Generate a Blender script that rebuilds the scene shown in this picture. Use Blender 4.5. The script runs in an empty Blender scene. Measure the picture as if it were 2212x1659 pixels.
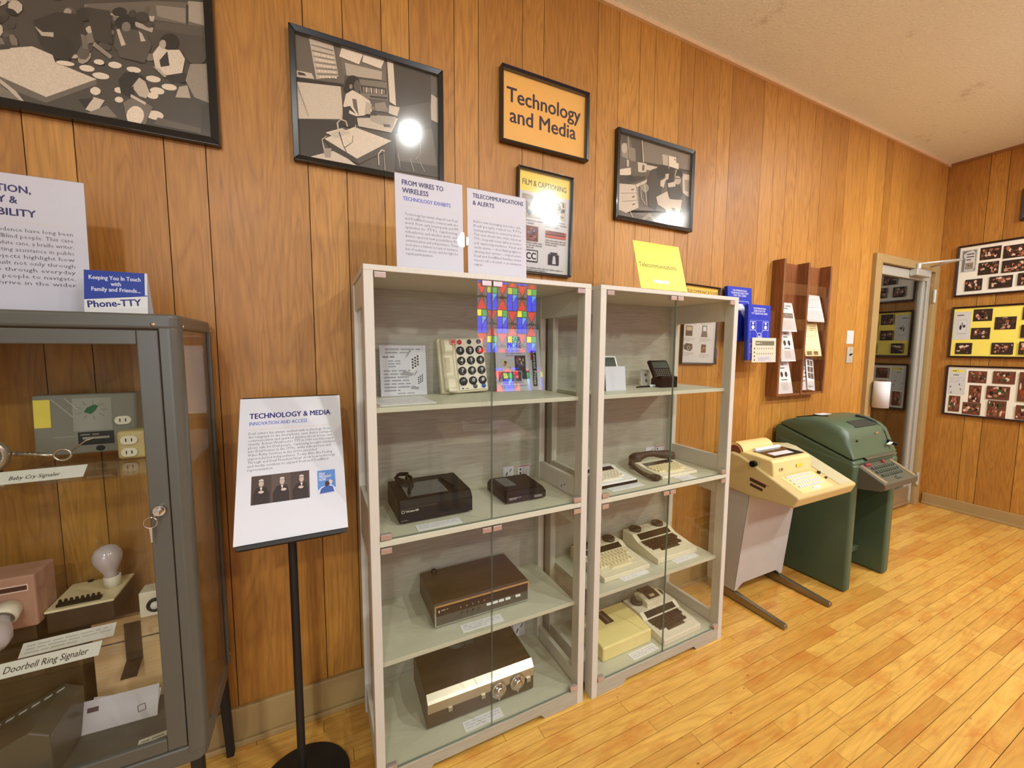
import bpy, bmesh, math, random
from mathutils import Vector, Matrix, Euler

S = bpy.context.scene
COL = S.collection
# ------------------------------------------------------------------ camera
cam_d = bpy.data.cameras.new('camera')
cam = bpy.data.objects.new('camera', cam_d)
COL.objects.link(cam)
YAW, PITCH, ROLL = 0.4545, 0.0882, 0.0043
fw = Vector((math.sin(YAW) * math.cos(PITCH), math.cos(YAW) * math.cos(PITCH), -math.sin(PITCH)))
r0 = Vector((math.cos(YAW), -math.sin(YAW), 0))
u0 = r0.cross(fw)
cr, sr = math.cos(ROLL), math.sin(ROLL)
rt, up = cr * r0 + sr * u0, -sr * r0 + cr * u0
cam.matrix_world = Matrix(((rt.x, up.x, -fw.x, -0.2635), (rt.y, up.y, -fw.y, -1.6044), (rt.z, up.z, -fw.z, 1.3967), (0, 0, 0, 1)))
cam_d.sensor_width = 36.0
cam_d.sensor_fit = 'HORIZONTAL'
cam_d.lens = 36.0 * 870.05 / 2212
cam_d.clip_start = 0.02
S.camera = cam
# ------------------------------------------------------------------ world, lamps, exposure
S.view_settings.view_transform = 'Standard'
S.view_settings.look = 'None'
S.view_settings.gamma = 1.0
S.view_settings.use_curve_mapping = False
S.view_settings.exposure = -0.26
S.cycles.transparent_max_bounces = 40
S.cycles.max_bounces = 10
W_ = bpy.data.worlds.new('world')
S.world = W_
W_.use_nodes = True
W_.node_tree.nodes['Background'].inputs[0].default_value = (1.0, 0.86, 0.70, 1)
W_.node_tree.nodes['Background'].inputs[1].default_value = 0.05
# x, y, watts, kind: ceiling spots turned to the panelled wall, small recessed lamps, unseen globes added to brighten the ceiling
LAMPS = [(1.26, -3.30, 150, 'spot'), (3.5, -3.10, 160, 'spot'), (-0.9, -3.35, 112, 'spot'),
    (0.41, -1.51, 13, 'can'), (-2.6, -1.75, 12, 'can'), (3.30, -1.12, 16, 'can'), (2.0, -2.3, 50, 'can'), (3.7, -2.2, 62, 'can'),  # last two cans added to brighten the floor and right wall
    (1.62, -1.50, 10, 'globe'), (3.25, -1.40, 13, 'globe'), (4.1, -2.6, 36, 'globe'), (-1.2, -3.9, 35, 'globe')]
LAMP_Z, GLOBE_Z = 2.955, 2.50
for lx, ly, watts, kind_ in LAMPS:
    ld = bpy.data.lights.new('lamp_light', {'spot': 'SPOT', 'can': 'AREA', 'globe': 'POINT'}[kind_])
    ld.energy, ld.color = watts, (0.93, 0.975, 0.96)
    lo = bpy.data.objects.new('lamp_light', ld)
    if kind_ == 'globe':
        ld.shadow_soft_size = 0.03; lo.location = (lx, ly, GLOBE_Z)
    elif kind_ == 'can':
        ld.shape, ld.size = 'DISK', 0.07; lo.location = (lx, ly, LAMP_Z - 0.012)
    else:
        ld.spot_size, ld.spot_blend, ld.shadow_soft_size = math.radians(88), 1.0, 0.06
        lo.location = (lx, ly, LAMP_Z - 0.16)
        lo.rotation_euler = (Vector((lx * 0.95, 0.0, 1.05)) - Vector(lo.location)).to_track_quat('-Z', 'Y').to_euler()
    COL.objects.link(lo)
wl = bpy.data.lights.new('added_daylight', 'AREA')      # fill light added for walls and ceiling through an unseen rear window
wl.shape, wl.size, wl.size_y, wl.energy, wl.color = 'RECTANGLE', 1.9, 1.9, 55, (0.86, 0.96, 1.06)
wo = bpy.data.objects.new('added_daylight', wl)
wo.location, wo.rotation_euler = (-1.15, -5.22, 1.45), (math.radians(90), 0, 0)
COL.objects.link(wo)

# ------------------------------------------------------------------ colour and mesh helpers
def lin(c):
    c = c / 255.0
    return c / 12.92 if c <= 0.04045 else ((c + 0.055) / 1.055) ** 2.4
def rgb(r, g=None, b=None):
    if g is None:
        if isinstance(r, (tuple, list)): r, g, b = r
        else: r, g, b = r, r, r
    return (lin(r), lin(g), lin(b), 1.0)
def sepia(v):
    return rgb(min(255, v * 1.0 + 6), v * 0.93 + 2, v * 0.82)

class MB:
    """collects shapes and links them as one mesh object"""
    def __init__(s, T=None):
        s.v, s.f, s.c, s.m, s.s = [], [], [], [], []
        s.T = T or Matrix()
        s.col = (1, 1, 1, 1)
        s.mi = 0
    def add(s, vs, fs, smooth=False, col=None, mi=None):
        b = len(s.v)
        s.v += [s.T @ Vector(p) for p in vs]
        for q in fs:
            s.f.append([b + i for i in q])
            s.c.append(col or s.col)
            s.m.append(s.mi if mi is None else mi)
            s.s.append(smooth)
    def box(s, x0, x1, y0, y1, z0, z1, **k):
        vs = [(x, y, z) for z in (z0, z1) for y in (y0, y1) for x in (x0, x1)]
        s.add(vs, [(0, 2, 3, 1), (4, 5, 7, 6), (0, 1, 5, 4), (1, 3, 7, 5), (3, 2, 6, 7), (2, 0, 4, 6)], **k)
        return s
    def hexa(s, lo, hi, **k):  # two quads (4 points each, counter-clockwise seen from above)
        s.add(list(lo) + list(hi), [(3, 2, 1, 0), (4, 5, 6, 7)] + [(i, (i + 1) % 4, 4 + (i + 1) % 4, 4 + i) for i in range(4)], **k)
        return s
    def prism(s, pts, axis, a0, a1, **k):
        """closed 2D profile swept along an axis: x: pts=(y,z), y: pts=(x,z), z: pts=(x,y)"""
        n = len(pts)
        def w(p, a):
            return {'x': (a, p[0], p[1]), 'y': (p[0], a, p[1]), 'z': (p[0], p[1], a)}[axis]
        vs = [w(p, a0) for p in pts] + [w(p, a1) for p in pts]
        s.add(vs, [tuple(range(n))[::-1], tuple(range(n, 2 * n))] + [(i, (i + 1) % n, n + (i + 1) % n, n + i) for i in range(n)], **k)
        return s
    def cyl(s, p0, p1, r0, r1=None, n=20, cap=True, smooth=True, **k):
        p0, p1 = Vector(p0), Vector(p1)
        r1 = r0 if r1 is None else r1
        d = (p1 - p0).normalized()
        a = d.orthogonal().normalized()
        b = d.cross(a)
        ring = [(math.cos(t) * a + math.sin(t) * b) for t in [2 * math.pi * i / n for i in range(n)]]
        vs = [p0 + q * r0 for q in ring] + [p1 + q * r1 for q in ring]
        s.add(vs, [(i, (i + 1) % n, n + (i + 1) % n, n + i) for i in range(n)], smooth, **k)
        if cap:
            s.add(vs[:n], [tuple(range(n))[::-1]], **k)
            s.add(vs[n:], [tuple(range(n))], **k)
        return s
    def lathe(s, prof, base=(0, 0, 0), axis=(0, 0, 1), n=24, smooth=True, **k):
        """prof: (radius, height) pairs turned round an axis through base"""
        base, d = Vector(base), Vector(axis).normalized()
        a = d.orthogonal().normalized()
        b = d.cross(a)
        vs = []
        for r, h in prof:
            for i in range(n):
                t = 2 * math.pi * i / n
                vs.append(base + d * h + (math.cos(t) * a + math.sin(t) * b) * max(r, 1e-5))
        fs = []
        for j in range(len(prof) - 1):
            for i in range(n):
                fs.append((j * n + i, j * n + (i + 1) % n, (j + 1) * n + (i + 1) % n, (j + 1) * n + i))
        fs.append(tuple(range(n))[::-1])
        m = (len(prof) - 1) * n
        fs.append(tuple(range(m, m + n)))
        s.add(vs, fs, smooth, **k)
        return s
    def tube(s, path, r, n=8, closed=False, **k):
        P = [Vector(p) for p in path]
        N = len(P)
        rs = r if isinstance(r, (list, tuple)) else [r] * N
        vs, a = [], None
        for i, p in enumerate(P):
            q0 = P[i - 1] if (i or closed) else P[i]
            q1 = P[(i + 1) % N] if (i < N - 1 or closed) else P[i]
            d = (q1 - q0).normalized()
            a = d.orthogonal().normalized() if a is None else (a - d * a.dot(d)).normalized()
            b = d.cross(a)
            vs += [p + (math.cos(2 * math.pi * j / n) * a + math.sin(2 * math.pi * j / n) * b) * rs[i] for j in range(n)]
        fs = []
        for i in range(N if closed else N - 1):
            i2 = (i + 1) % N
            fs += [(i * n + j, i * n + (j + 1) % n, i2 * n + (j + 1) % n, i2 * n + j) for j in range(n)]
        if not closed:
            fs += [tuple(range(n))[::-1], tuple(range((N - 1) * n, N * n))]
        s.add(vs, fs, True, **k)
        return s
    def loft(s, rings, cap=True, smooth=True, **k):
        n = len(rings[0])
        vs = [p for q in rings for p in q]
        fs = [(i * n + j, i * n + (j + 1) % n, (i + 1) * n + (j + 1) % n, (i + 1) * n + j) for i in range(len(rings) - 1) for j in range(n)]
        if cap:
            fs += [tuple(range(n))[::-1], tuple(range((len(rings) - 1) * n, len(rings) * n))]
        s.add(vs, fs, smooth, **k)
        return s
    def build(s, name, mats, parent=None, world=False, bevel=0.0, seg=2, subd=0):
        me = bpy.data.meshes.new(name)
        off = Vector(parent_world(parent)) if (world and parent) else Vector((0, 0, 0))
        me.from_pydata([tuple(p - off) for p in s.v], [], s.f)
        if not isinstance(mats, (list, tuple)): mats = [mats]
        for m in mats: me.materials.append(m)
        me.polygons.foreach_set('material_index', s.m)
        me.polygons.foreach_set('use_smooth', s.s)
        at = me.color_attributes.new('Col', 'FLOAT_COLOR', 'CORNER')
        flat = []
        for poly, c in zip(me.polygons, s.c):
            flat += list(c) * poly.loop_total
        at.data.foreach_set('color', flat)
        me.update()
        o = bpy.data.objects.new(name, me)
        COL.objects.link(o)
        if parent: o.parent = parent
        if bevel:
            bv = o.modifiers.new('bevel', 'BEVEL')
            bv.width, bv.segments, bv.limit_method, bv.angle_limit = bevel, seg, 'ANGLE', math.radians(40)
        if subd:
            sd = o.modifiers.new('subd', 'SUBSURF')
            sd.levels = sd.render_levels = subd
        return o

def parent_world(o):
    p = Vector((0, 0, 0))
    while o:
        p = p + Vector(o.location)
        o = o.parent
    return p
def tag(o, label=None, cat=None, group=None, kind=None):
    if label: o['label'] = label
    if cat: o['category'] = cat
    if group: o['group'] = group
    if kind: o['kind'] = kind
    return o
def thing(name, label, cat, loc=(0, 0, 0), rot=(0, 0, 0), group=None):
    o = bpy.data.objects.new(name, None)
    o.empty_display_size = 0.05
    COL.objects.link(o)
    o.location, o.rotation_euler = loc, rot
    return tag(o, label, cat, group)
def struct(o):
    o['kind'] = 'structure'
    return o
def dup(root, loc, rot=None, label=None):
    r = root.copy(); COL.objects.link(r); r.location = loc
    if rot is not None: r.rotation_euler = rot
    if label: r['label'] = label
    for ch in list(root.children):
        c = ch.copy(); COL.objects.link(c); c.parent = r
        for g in list(ch.children):
            d = g.copy(); COL.objects.link(d); d.parent = c
    return r

# ------------------------------------------------------------------ materials
def new_mat(name):
    m = bpy.data.materials.new(name)
    m.use_nodes = True
    nt = m.node_tree
    return m, nt, nt.nodes['Principled BSDF'], nt.links.new
def nd(nt, t, **k):
    n = nt.nodes.new(t)
    for a, b in k.items(): setattr(n, a, b)
    return n
def mixc(nt, fac, a, b, mode='MIX'):
    n = nd(nt, 'ShaderNodeMix', data_type='RGBA', blend_type=mode)
    for sock, val in ((0, fac), (6, a), (7, b)):
        if hasattr(val, 'links') or isinstance(val, bpy.types.NodeSocket): nt.links.new(val, n.inputs[sock])
        else: n.inputs[sock].default_value = val
    return n.outputs[2]
def plain(name, c, rough=0.45, metal=0.0, var=0.06, scale=30.0, bump=0.0, bscale=400.0, coat=0.0, spec=0.5):
    m, nt, b, L = new_mat(name)
    tc = nd(nt, 'ShaderNodeTexCoord')
    no = nd(nt, 'ShaderNodeTexNoise'); no.inputs['Scale'].default_value = scale; no.inputs['Detail'].default_value = 4
    L(tc.outputs['Object'], no.inputs['Vector'])
    c = rgb(c)
    k0, k1 = 1 - var, 1 + var
    L(mixc(nt, no.outputs[0], (c[0] * k0, c[1] * k0, c[2] * k0, 1), (c[0] * k1, c[1] * k1, c[2] * k1, 1)), b.inputs['Base Color'])
    b.inputs['Roughness'].default_value, b.inputs['Metallic'].default_value = rough, metal
    b.inputs['Coat Weight'].default_value = coat
    b.inputs['Specular IOR Level'].default_value = spec
    if bump:
        n2 = nd(nt, 'ShaderNodeTexNoise'); n2.inputs['Scale'].default_value = bscale
        L(tc.outputs['Object'], n2.inputs['Vector'])
        bp = nd(nt, 'ShaderNodeBump'); bp.inputs['Strength'].default_value = bump; bp.inputs['Distance'].default_value = 0.002
        L(n2.outputs[0], bp.inputs['Height']); L(bp.outputs[0], b.inputs['Normal'])
    return m
def attr_mat(name, rough, grain=0.0, coat=0.0, spec=0.5):
    """colour comes from what is printed on each face"""
    m, nt, b, L = new_mat(name)
    a = nd(nt, 'ShaderNodeAttribute', attribute_name='Col')
    out = a.outputs['Color']
    if grain:
        tc = nd(nt, 'ShaderNodeTexCoord')
        no = nd(nt, 'ShaderNodeTexNoise'); no.inputs['Scale'].default_value = 320; no.inputs['Detail'].default_value = 5
        L(tc.outputs['Object'], no.inputs['Vector'])
        mr = nd(nt, 'ShaderNodeMapRange'); mr.inputs[1].default_value, mr.inputs[2].default_value = 0.3, 0.7
        mr.inputs[3].default_value, mr.inputs[4].default_value = 1 - grain, 1 + grain
        L(no.outputs[0], mr.inputs[0])
        out = mixc(nt, 1.0, out, mr.outputs[0], 'MULTIPLY')
    L(out, b.inputs['Base Color'])
    b.inputs['Roughness'].default_value = rough
    b.inputs['Coat Weight'].default_value = coat
    b.inputs['Specular IOR Level'].default_value = spec
    return m
def glass_mat(name, tint=(0.985, 0.99, 0.985), ior=1.5, rough=0.0, dirt=0.0):
    m = bpy.data.materials.new(name); m.use_nodes = True
    nt = m.node_tree; L = nt.links.new
    nt.nodes.remove(nt.nodes['Principled BSDF'])
    out = nt.nodes['Material Output']
    geo = nd(nt, 'ShaderNodeNewGeometry')
    mr = nd(nt, 'ShaderNodeMapRange')
    mr.inputs[3].default_value, mr.inputs[4].default_value = ior, 1 / ior
    L(geo.outputs['Backfacing'], mr.inputs[0])
    fr = nd(nt, 'ShaderNodeFresnel'); L(mr.outputs[0], fr.inputs['IOR'])
    tr = nd(nt, 'ShaderNodeBsdfTransparent'); tr.inputs[0].default_value = (*tint, 1)
    gl = nd(nt, 'ShaderNodeBsdfGlossy'); gl.inputs['Roughness'].default_value = rough
    mx = nd(nt, 'ShaderNodeMixShader')
    L(fr.outputs[0], mx.inputs[0]); L(tr.outputs[0], mx.inputs[1]); L(gl.outputs[0], mx.inputs[2])
    sh = mx.outputs[0]
    if dirt:
        tc = nd(nt, 'ShaderNodeTexCoord')
        mp = nd(nt, 'ShaderNodeMapping'); mp.inputs['Scale'].default_value = (9, 9, 2.2)
        L(tc.outputs['Object'], mp.inputs['Vector'])
        no = nd(nt, 'ShaderNodeTexNoise'); no.inputs['Scale'].default_value = 1.6; no.inputs['Detail'].default_value = 7; no.inputs['Roughness'].default_value = 0.7
        L(mp.outputs[0], no.inputs['Vector'])
        m2 = nd(nt, 'ShaderNodeMapRange'); m2.inputs[1].default_value, m2.inputs[2].default_value = 0.5, 0.85
        m2.inputs[3].default_value, m2.inputs[4].default_value = 0.0, dirt
        L(no.outputs[0], m2.inputs[0])
        df = nd(nt, 'ShaderNodeBsdfDiffuse'); df.inputs[0].default_value = (0.75, 0.74, 0.7, 1)
        mx2 = nd(nt, 'ShaderNodeMixShader')
        L(m2.outputs[0], mx2.inputs[0]); L(sh, mx2.inputs[1]); L(df.outputs[0], mx2.inputs[2])
        sh = mx2.outputs[0]
    L(sh, out.inputs['Surface'])
    return m

def wood_panel(name, dark, mid, light, axis='z', rough=0.38, fine=1.0, seedsock=True, contrast=1.0, coat=0.15):
    """veneer with cathedral grain along an axis; each board carries its own tone and offset in Col"""
    m, nt, b, L = new_mat(name)
    tc = nd(nt, 'ShaderNodeTexCoord')
    at = nd(nt, 'ShaderNodeAttribute', attribute_name='Col')
    sp = nd(nt, 'ShaderNodeSeparateColor'); L(at.outputs['Color'], sp.inputs[0])
    sc = {'z': (1, 1, 0.085), 'x': (0.085, 1, 1), 'y': (1, 0.085, 1)}[axis]
    off = nd(nt, 'ShaderNodeCombineXYZ')
    for i, f in enumerate((31.0, 17.0, 23.0)):
        mt = nd(nt, 'ShaderNodeMath', operation='MULTIPLY'); mt.inputs[1].default_value = f
        L(sp.outputs[2], mt.inputs[0]); L(mt.outputs[0], off.inputs[i])
    va = nd(nt, 'ShaderNodeVectorMath', operation='ADD'); L(tc.outputs['Object'], va.inputs[0]); L(off.outputs[0], va.inputs[1])
    mp = nd(nt, 'ShaderNodeMapping'); mp.inputs['Scale'].default_value = sc; L(va.outputs[0], mp.inputs['Vector'])
    n1 = nd(nt, 'ShaderNodeTexNoise'); n1.inputs['Scale'].default_value = 7.0 * fine; n1.inputs['Detail'].default_value = 2; n1.inputs['Distortion'].default_value = 0.5
    L(mp.outputs[0], n1.inputs['Vector'])
    ml = nd(nt, 'ShaderNodeMath', operation='MULTIPLY'); ml.inputs[1].default_value = 34.0; L(n1.outputs[0], ml.inputs[0])
    fr = nd(nt, 'ShaderNodeMath', operation='PINGPONG'); fr.inputs[1].default_value = 1.0; L(ml.outputs[0], fr.inputs[0])
    pw = nd(nt, 'ShaderNodeMath', operation='POWER'); pw.inputs[1].default_value = 2.2; L(fr.outputs[0], pw.inputs[0])
    n2 = nd(nt, 'ShaderNodeTexNoise'); n2.inputs['Scale'].default_value = 95.0 * fine; n2.inputs['Detail'].default_value = 5
    L(mp.outputs[0], n2.inputs['Vector'])
    n3 = nd(nt, 'ShaderNodeTexNoise'); n3.inputs['Scale'].default_value = 3.5 * fine; n3.inputs['Detail'].default_value = 3
    L(mp.outputs[0], n3.inputs['Vector'])
    base = mixc(nt, sp.outputs[0], rgb(dark), rgb(light))
    base = mixc(nt, 0.56, base, rgb(mid))
    c1 = mixc(nt, n3.outputs[0], base, rgb(light)); c1 = mixc(nt, 0.5, base, c1)
    k = nd(nt, 'ShaderNodeMath', operation='MULTIPLY'); k.inputs[1].default_value = 0.42 * contrast; L(pw.outputs[0], k.inputs[0])
    c2 = mixc(nt, k.outputs[0], c1, rgb(dark))
    mr = nd(nt, 'ShaderNodeMapRange'); mr.inputs[1].default_value, mr.inputs[2].default_value = 0.3, 0.7
    mr.inputs[3].default_value, mr.inputs[4].default_value = 1 - 0.2 * contrast, 1 + 0.14 * contrast
    L(n2.outputs[0], mr.inputs[0])
    c3 = mixc(nt, 1.0, c2, mr.outputs[0], 'MULTIPLY')
    L(c3, b.inputs['Base Color'])
    b.inputs['Roughness'].default_value = rough
    b.inputs['Coat Weight'].default_value = coat
    b.inputs['Coat Roughness'].default_value = 0.25
    bp = nd(nt, 'ShaderNodeBump'); bp.inputs['Strength'].default_value = 0.12; bp.inputs['Distance'].default_value = 0.001
    L(n2.outputs[0], bp.inputs['Height']); L(bp.outputs[0], b.inputs['Normal'])
    return m

M = {}
M['wall'] = wood_panel('oak_veneer_panelling', (124, 70, 20), (181, 121, 44), (204, 148, 64), 'z', contrast=0.8, rough=0.48, coat=0.04, fine=1.35)
M['floor'] = wood_panel('maple_strip_flooring', (158, 90, 26), (207, 150, 60), (231, 188, 96), 'x', rough=0.32, fine=1.1, contrast=0.6, coat=0.35)
M['laminate'] = wood_panel('grey_oak_laminate', (128, 119, 100), (170, 163, 144), (194, 189, 170), 'x', rough=0.45, fine=1.5, contrast=0.5, coat=0.0)
M['laminate_v'] = wood_panel('grey_oak_laminate_upright', (182, 175, 160), (202, 195, 180), (212, 206, 193), 'z', rough=0.45, fine=2.0, contrast=0.16, coat=0.0)
M['laminate_shelf'] = wood_panel('pale_grey_laminate', (178, 176, 152), (196, 194, 170), (207, 205, 183), 'x', rough=0.4, fine=2.0, contrast=0.2, coat=0.0)
M['rack_wood'] = wood_panel('stained_oak', (84, 44, 20), (128, 74, 36), (158, 98, 52), 'z', rough=0.4)
M['walnut'] = wood_panel('walnut_vinyl', (48, 36, 18), (74, 56, 30), (92, 70, 40), 'x', rough=0.42, contrast=0.5)
M['trim'] = plain('tan_painted_trim', (166, 138, 88), 0.5, var=0.08, scale=12)
M['gap'] = plain('dark_board_seam', (58, 28, 10), 0.8)
M['wall_gap'] = plain('dark_groove', (126, 72, 28), 0.8)
M['print'] = attr_mat('printed_card', 0.45, spec=0.35)
M['photo'] = attr_mat('silver_print', 0.4, grain=0.12, spec=0.35)
M['paint'] = attr_mat('coloured_plastic', 0.38)
M['glass'] = glass_mat('clear_cabinet_glass', (0.965, 0.975, 0.96), ior=1.38, dirt=0.003)
M['glass_side'] = glass_mat('clear_side_glass', (0.965, 0.975, 0.96), ior=1.42, dirt=0.012)
M['picture_glass'] = glass_mat('picture_glass', (0.98, 0.98, 0.975), rough=0.11)
M['door_glass'] = glass_mat('door_glass', (0.8, 0.82, 0.78), ior=1.7)
M['acrylic'] = glass_mat('clear_acrylic', (0.985, 0.985, 0.985), ior=1.49)
M['glass_edge'] = plain('glass_edge', (112, 124, 106), 0.25)
M['bulb'] = plain('frosted_bulb_glass', (196, 184, 182), 0.12, var=0.05, coat=0.6)
M['black_frame'] = plain('black_lacquer_frame', (16, 15, 15), 0.28, var=0.1, coat=0.3)
M['black'] = plain('black_plastic', (10, 10, 10), 0.4, var=0.1, spec=0.15)
M['black_metal'] = plain('black_powder_coat', (20, 18, 17), 0.5, var=0.1)
M['brown_plastic'] = plain('dark_brown_plastic', (58, 40, 26), 0.4)
M['rubber'] = plain('brown_rubber', (54, 38, 26), 0.6)
M['cream'] = plain('cream_plastic', (226, 212, 166), 0.42)
M['cream_pale'] = plain('pale_cream_plastic', (226, 216, 190), 0.4)
M['yellow_cream'] = plain('yellowed_plastic', (232, 214, 140), 0.45)
M['tty'] = plain('ivory_plastic', (224, 214, 182), 0.42)
M['beige'] = plain('beige_housing', (224, 200, 136), 0.45, bump=0.1)
M['beige_dark'] = plain('tan_housing', (196, 174, 116), 0.5, bump=0.1)
M['grey_beige'] = plain('warm_grey_enamel', (180, 176, 168), 0.45)
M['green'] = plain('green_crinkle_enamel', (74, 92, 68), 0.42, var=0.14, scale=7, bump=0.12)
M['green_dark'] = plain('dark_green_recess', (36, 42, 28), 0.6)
M['gunmetal'] = plain('grey_brown_enamel', (84, 80, 66), 0.35)
M['chrome'] = plain('chrome', (210, 206, 200), 0.12, metal=1.0, var=0.02)
M['brushed'] = plain('brushed_aluminium', (196, 186, 166), 0.3, metal=0.85, var=0.04)
M['clip'] = plain('satin_metal_clip', (196, 176, 164), 0.3, metal=0.6, var=0.04)
M['alu'] = plain('pale_aluminium', (196, 194, 182), 0.35, metal=0.35)
M['steel_leg'] = plain('brushed_steel', (150, 138, 112), 0.3, metal=0.8)
M['cab_grey'] = plain('grey_green_metal_enamel', (86, 84, 74), 0.33, var=0.05)
M['white_plastic'] = plain('white_plastic', (226, 224, 218), 0.35)
M['white_paper'] = plain('white_paper', (212, 212, 212), 0.6, var=0.02)
M['screen'] = plain('dark_display_glass', (30, 22, 20), 0.1, coat=0.5)
M['lcd'] = plain('grey_green_lcd', (70, 80, 72), 0.15)
M['smoke'] = plain('smoked_plastic', (58, 66, 66), 0.08, coat=0.6)
M['pink_box'] = plain('dusty_pink_housing', (176, 132, 110), 0.5)
M['grey_box'] = plain('grey_hammered_metal', (128, 126, 108), 0.45)
M['tan_wood'] = wood_panel('pale_birch', (188, 146, 96), (222, 182, 128), (236, 200, 150), 'x', fine=2, contrast=0.5)
M['paper_roll'] = plain('buff_paper', (240, 196, 128), 0.7)
M['sepia_frame'] = plain('dark_brown_frame', (40, 16, 14), 0.35)

# ------------------------------------------------------------------ room shell
XL, XR, YB, HC = -4.2, 4.707, -5.2, 2.986     # left wall, right wall, rear wall, ceiling
rnd = random.Random(11)
def boards_x(xs, z0, z1, y, cut=None, face=-1):
    """upright boards with 3 mm open grooves along x, front face at y"""
    mb = MB()
    for a, b in zip(xs[:-1], xs[1:]):
        col = (rnd.random(), rnd.random(), rnd.random(), 1)
        lo, hi = z0, z1
        segs = [(a, b, lo)]
        if cut and b > cut[0] and a < cut[1]:
            segs = []
            if a < cut[0]: segs.append((a, cut[0], lo))
            segs.append((max(a, cut[0]), min(b, cut[1]), cut[2]))
            if b > cut[1]: segs.append((cut[1], b, lo))
        for p, q, l in segs:
            mb.box(p + 0.0012, q - 0.0012, y, y + 0.006, l, hi, col=col)
            mb.box(p - 0.0012, q + 0.0012, y + 0.003, y + 0.03, l, hi, mi=1)
    return mb
PAT = (0.286, 0.123, 0.130, 0.099, 0.174, 0.101, 0.198, 0.103)
def groove_list(a, b, start):
    xs, x, i = [a], start, 0
    while x < b - 0.02:
        if x > a + 0.02: xs.append(x)
        x += PAT[i % 8]; i += 1
    return xs + [b]
DX0, DX1, DZ = 3.63, 4.575, 2.07
struct(boards_x(groove_list(XL, XR, -0.548 - 1.214 * 4), 0, HC, 0.0, (DX0, DX1, DZ)).build('wall_back', [M['wall'], M['wall_gap']]))
def boards_y(ys, x, sgn):
    mb = MB()
    for a, b in zip(ys[:-1], ys[1:]):
        col = (rnd.random(), rnd.random(), rnd.random(), 1)
        x0, x1 = sorted((x, x + sgn * 0.006)); x2, x3 = sorted((x + sgn * 0.004, x + sgn * 0.03))
        mb.box(x0, x1, a + 0.0015, b - 0.0015, 0, HC, col=col)
        mb.box(x2, x3, a - 0.0015, b + 0.0015, 0, HC, mi=1)
    return mb
struct(boards_y(groove_list(YB, 0, YB + 0.1), XR, 1).build('wall_right', [M['wall'], M['wall_gap']]))
WX0, WX1, WZ0, WZ1 = 2.06, 3.15, 1.33, 2.48     # stained glass opening in the rear wall
m_plaster = plain('pale_plaster', (226, 220, 206), 0.8, scale=6)
mb = MB(); mb.box(XL - 0.1, XL, YB, 0.03, 0, HC)
struct(mb.build('wall_left', m_plaster))
VX0, VX1, VZ0, VZ1 = -2.15, -0.15, 0.45, 2.45       # opening for the rear window added as a fill light source
mb = MB()
mb.box(XL, VX0, YB - 0.1, YB, 0, HC); mb.box(VX1, WX0, YB - 0.1, YB, 0, HC); mb.box(VX0, VX1, YB - 0.1, YB, 0, VZ0); mb.box(VX0, VX1, YB - 0.1, YB, VZ1, HC); mb.box(WX1, XR, YB - 0.1, YB, 0, HC)
mb.box(WX0, WX1, YB - 0.1, YB, 0, WZ0); mb.box(WX0, WX1, YB - 0.1, YB, WZ1, HC)
struct(mb.build('wall_front', plain('brown_boarded_wall', (122, 82, 46), 0.6, scale=3)))

# strip floor: every strip is a face of its own with seams between
mb = MB()
y = 0.012
while y > YB:
    x = XL - rnd.random() * 0.8
    tone = rnd.random()
    while x < XR:
        l = rnd.choice((0.32, 0.45, 0.6, 0.75, 0.95)) * (0.85 + 0.3 * rnd.random())
        a, b = max(x, XL), min(x + l, XR)
        if b > a + 0.01:
            t = min(1, max(0, rnd.gauss(0.55, 0.36)))
            mb.box(a + 0.0007, b - 0.0007, y - 0.0519, y - 0.0012, -0.012, 0.0, col=(t, rnd.random(), rnd.random(), 1))
        x += l
    y -= 0.0528
mb.box(XL, XR, YB, 0.03, -0.03, -0.006, mi=1)

def floor_mat():
    m = M['floor']; nt = m.node_tree; L = nt.links.new
    b = nt.nodes['Principled BSDF']
    src = b.inputs['Base Color'].links[0].from_socket
    tc = nd(nt, 'ShaderNodeTexCoord')
    mp = nd(nt, 'ShaderNodeMapping'); mp.inputs['Scale'].default_value = (1.0, 2.4, 1)
    L(tc.outputs['Object'], mp.inputs['Vector'])
    n = nd(nt, 'ShaderNodeTexNoise'); n.inputs['Scale'].default_value = 4.5; n.inputs['Detail'].default_value = 6; n.inputs['Roughness'].default_value = 0.65
    L(mp.outputs[0], n.inputs['Vector'])
    r = nd(nt, 'ShaderNodeMapRange'); r.inputs[1].default_value, r.inputs[2].default_value = 0.5, 0.72; r.inputs[4].default_value = 0.7
    L(n.outputs[0], r.inputs[0])
    c = mixc(nt, r.outputs[0], src, rgb(186, 102, 30))          # worn amber patches in the varnish
    v = nd(nt, 'ShaderNodeTexVoronoi'); v.inputs['Scale'].default_value = 9.0
    L(mp.outputs[0], v.inputs['Vector'])
    r2 = nd(nt, 'ShaderNodeMapRange'); r2.inputs[1].default_value, r2.inputs[2].default_value = 0.02, 0.085; r2.inputs[3].default_value, r2.inputs[4].default_value = 0.85, 0.0
    L(v.outputs['Distance'], r2.inputs[0])
    n4 = nd(nt, 'ShaderNodeTexNoise'); n4.inputs['Scale'].default_value = 3.0; L(tc.outputs['Object'], n4.inputs['Vector'])
    r3 = nd(nt, 'ShaderNodeMapRange'); r3.inputs[1].default_value, r3.inputs[2].default_value = 0.5, 0.56; L(n4.outputs[0], r3.inputs[0])
    mu = nd(nt, 'ShaderNodeMath', operation='MULTIPLY'); L(r2.outputs[0], mu.inputs[0]); L(r3.outputs[0], mu.inputs[1])
    c = mixc(nt, mu.outputs[0], c, rgb(104, 58, 24))             # small dark knots and dents
    L(c, b.inputs['Base Color'])
floor_mat()
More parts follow.
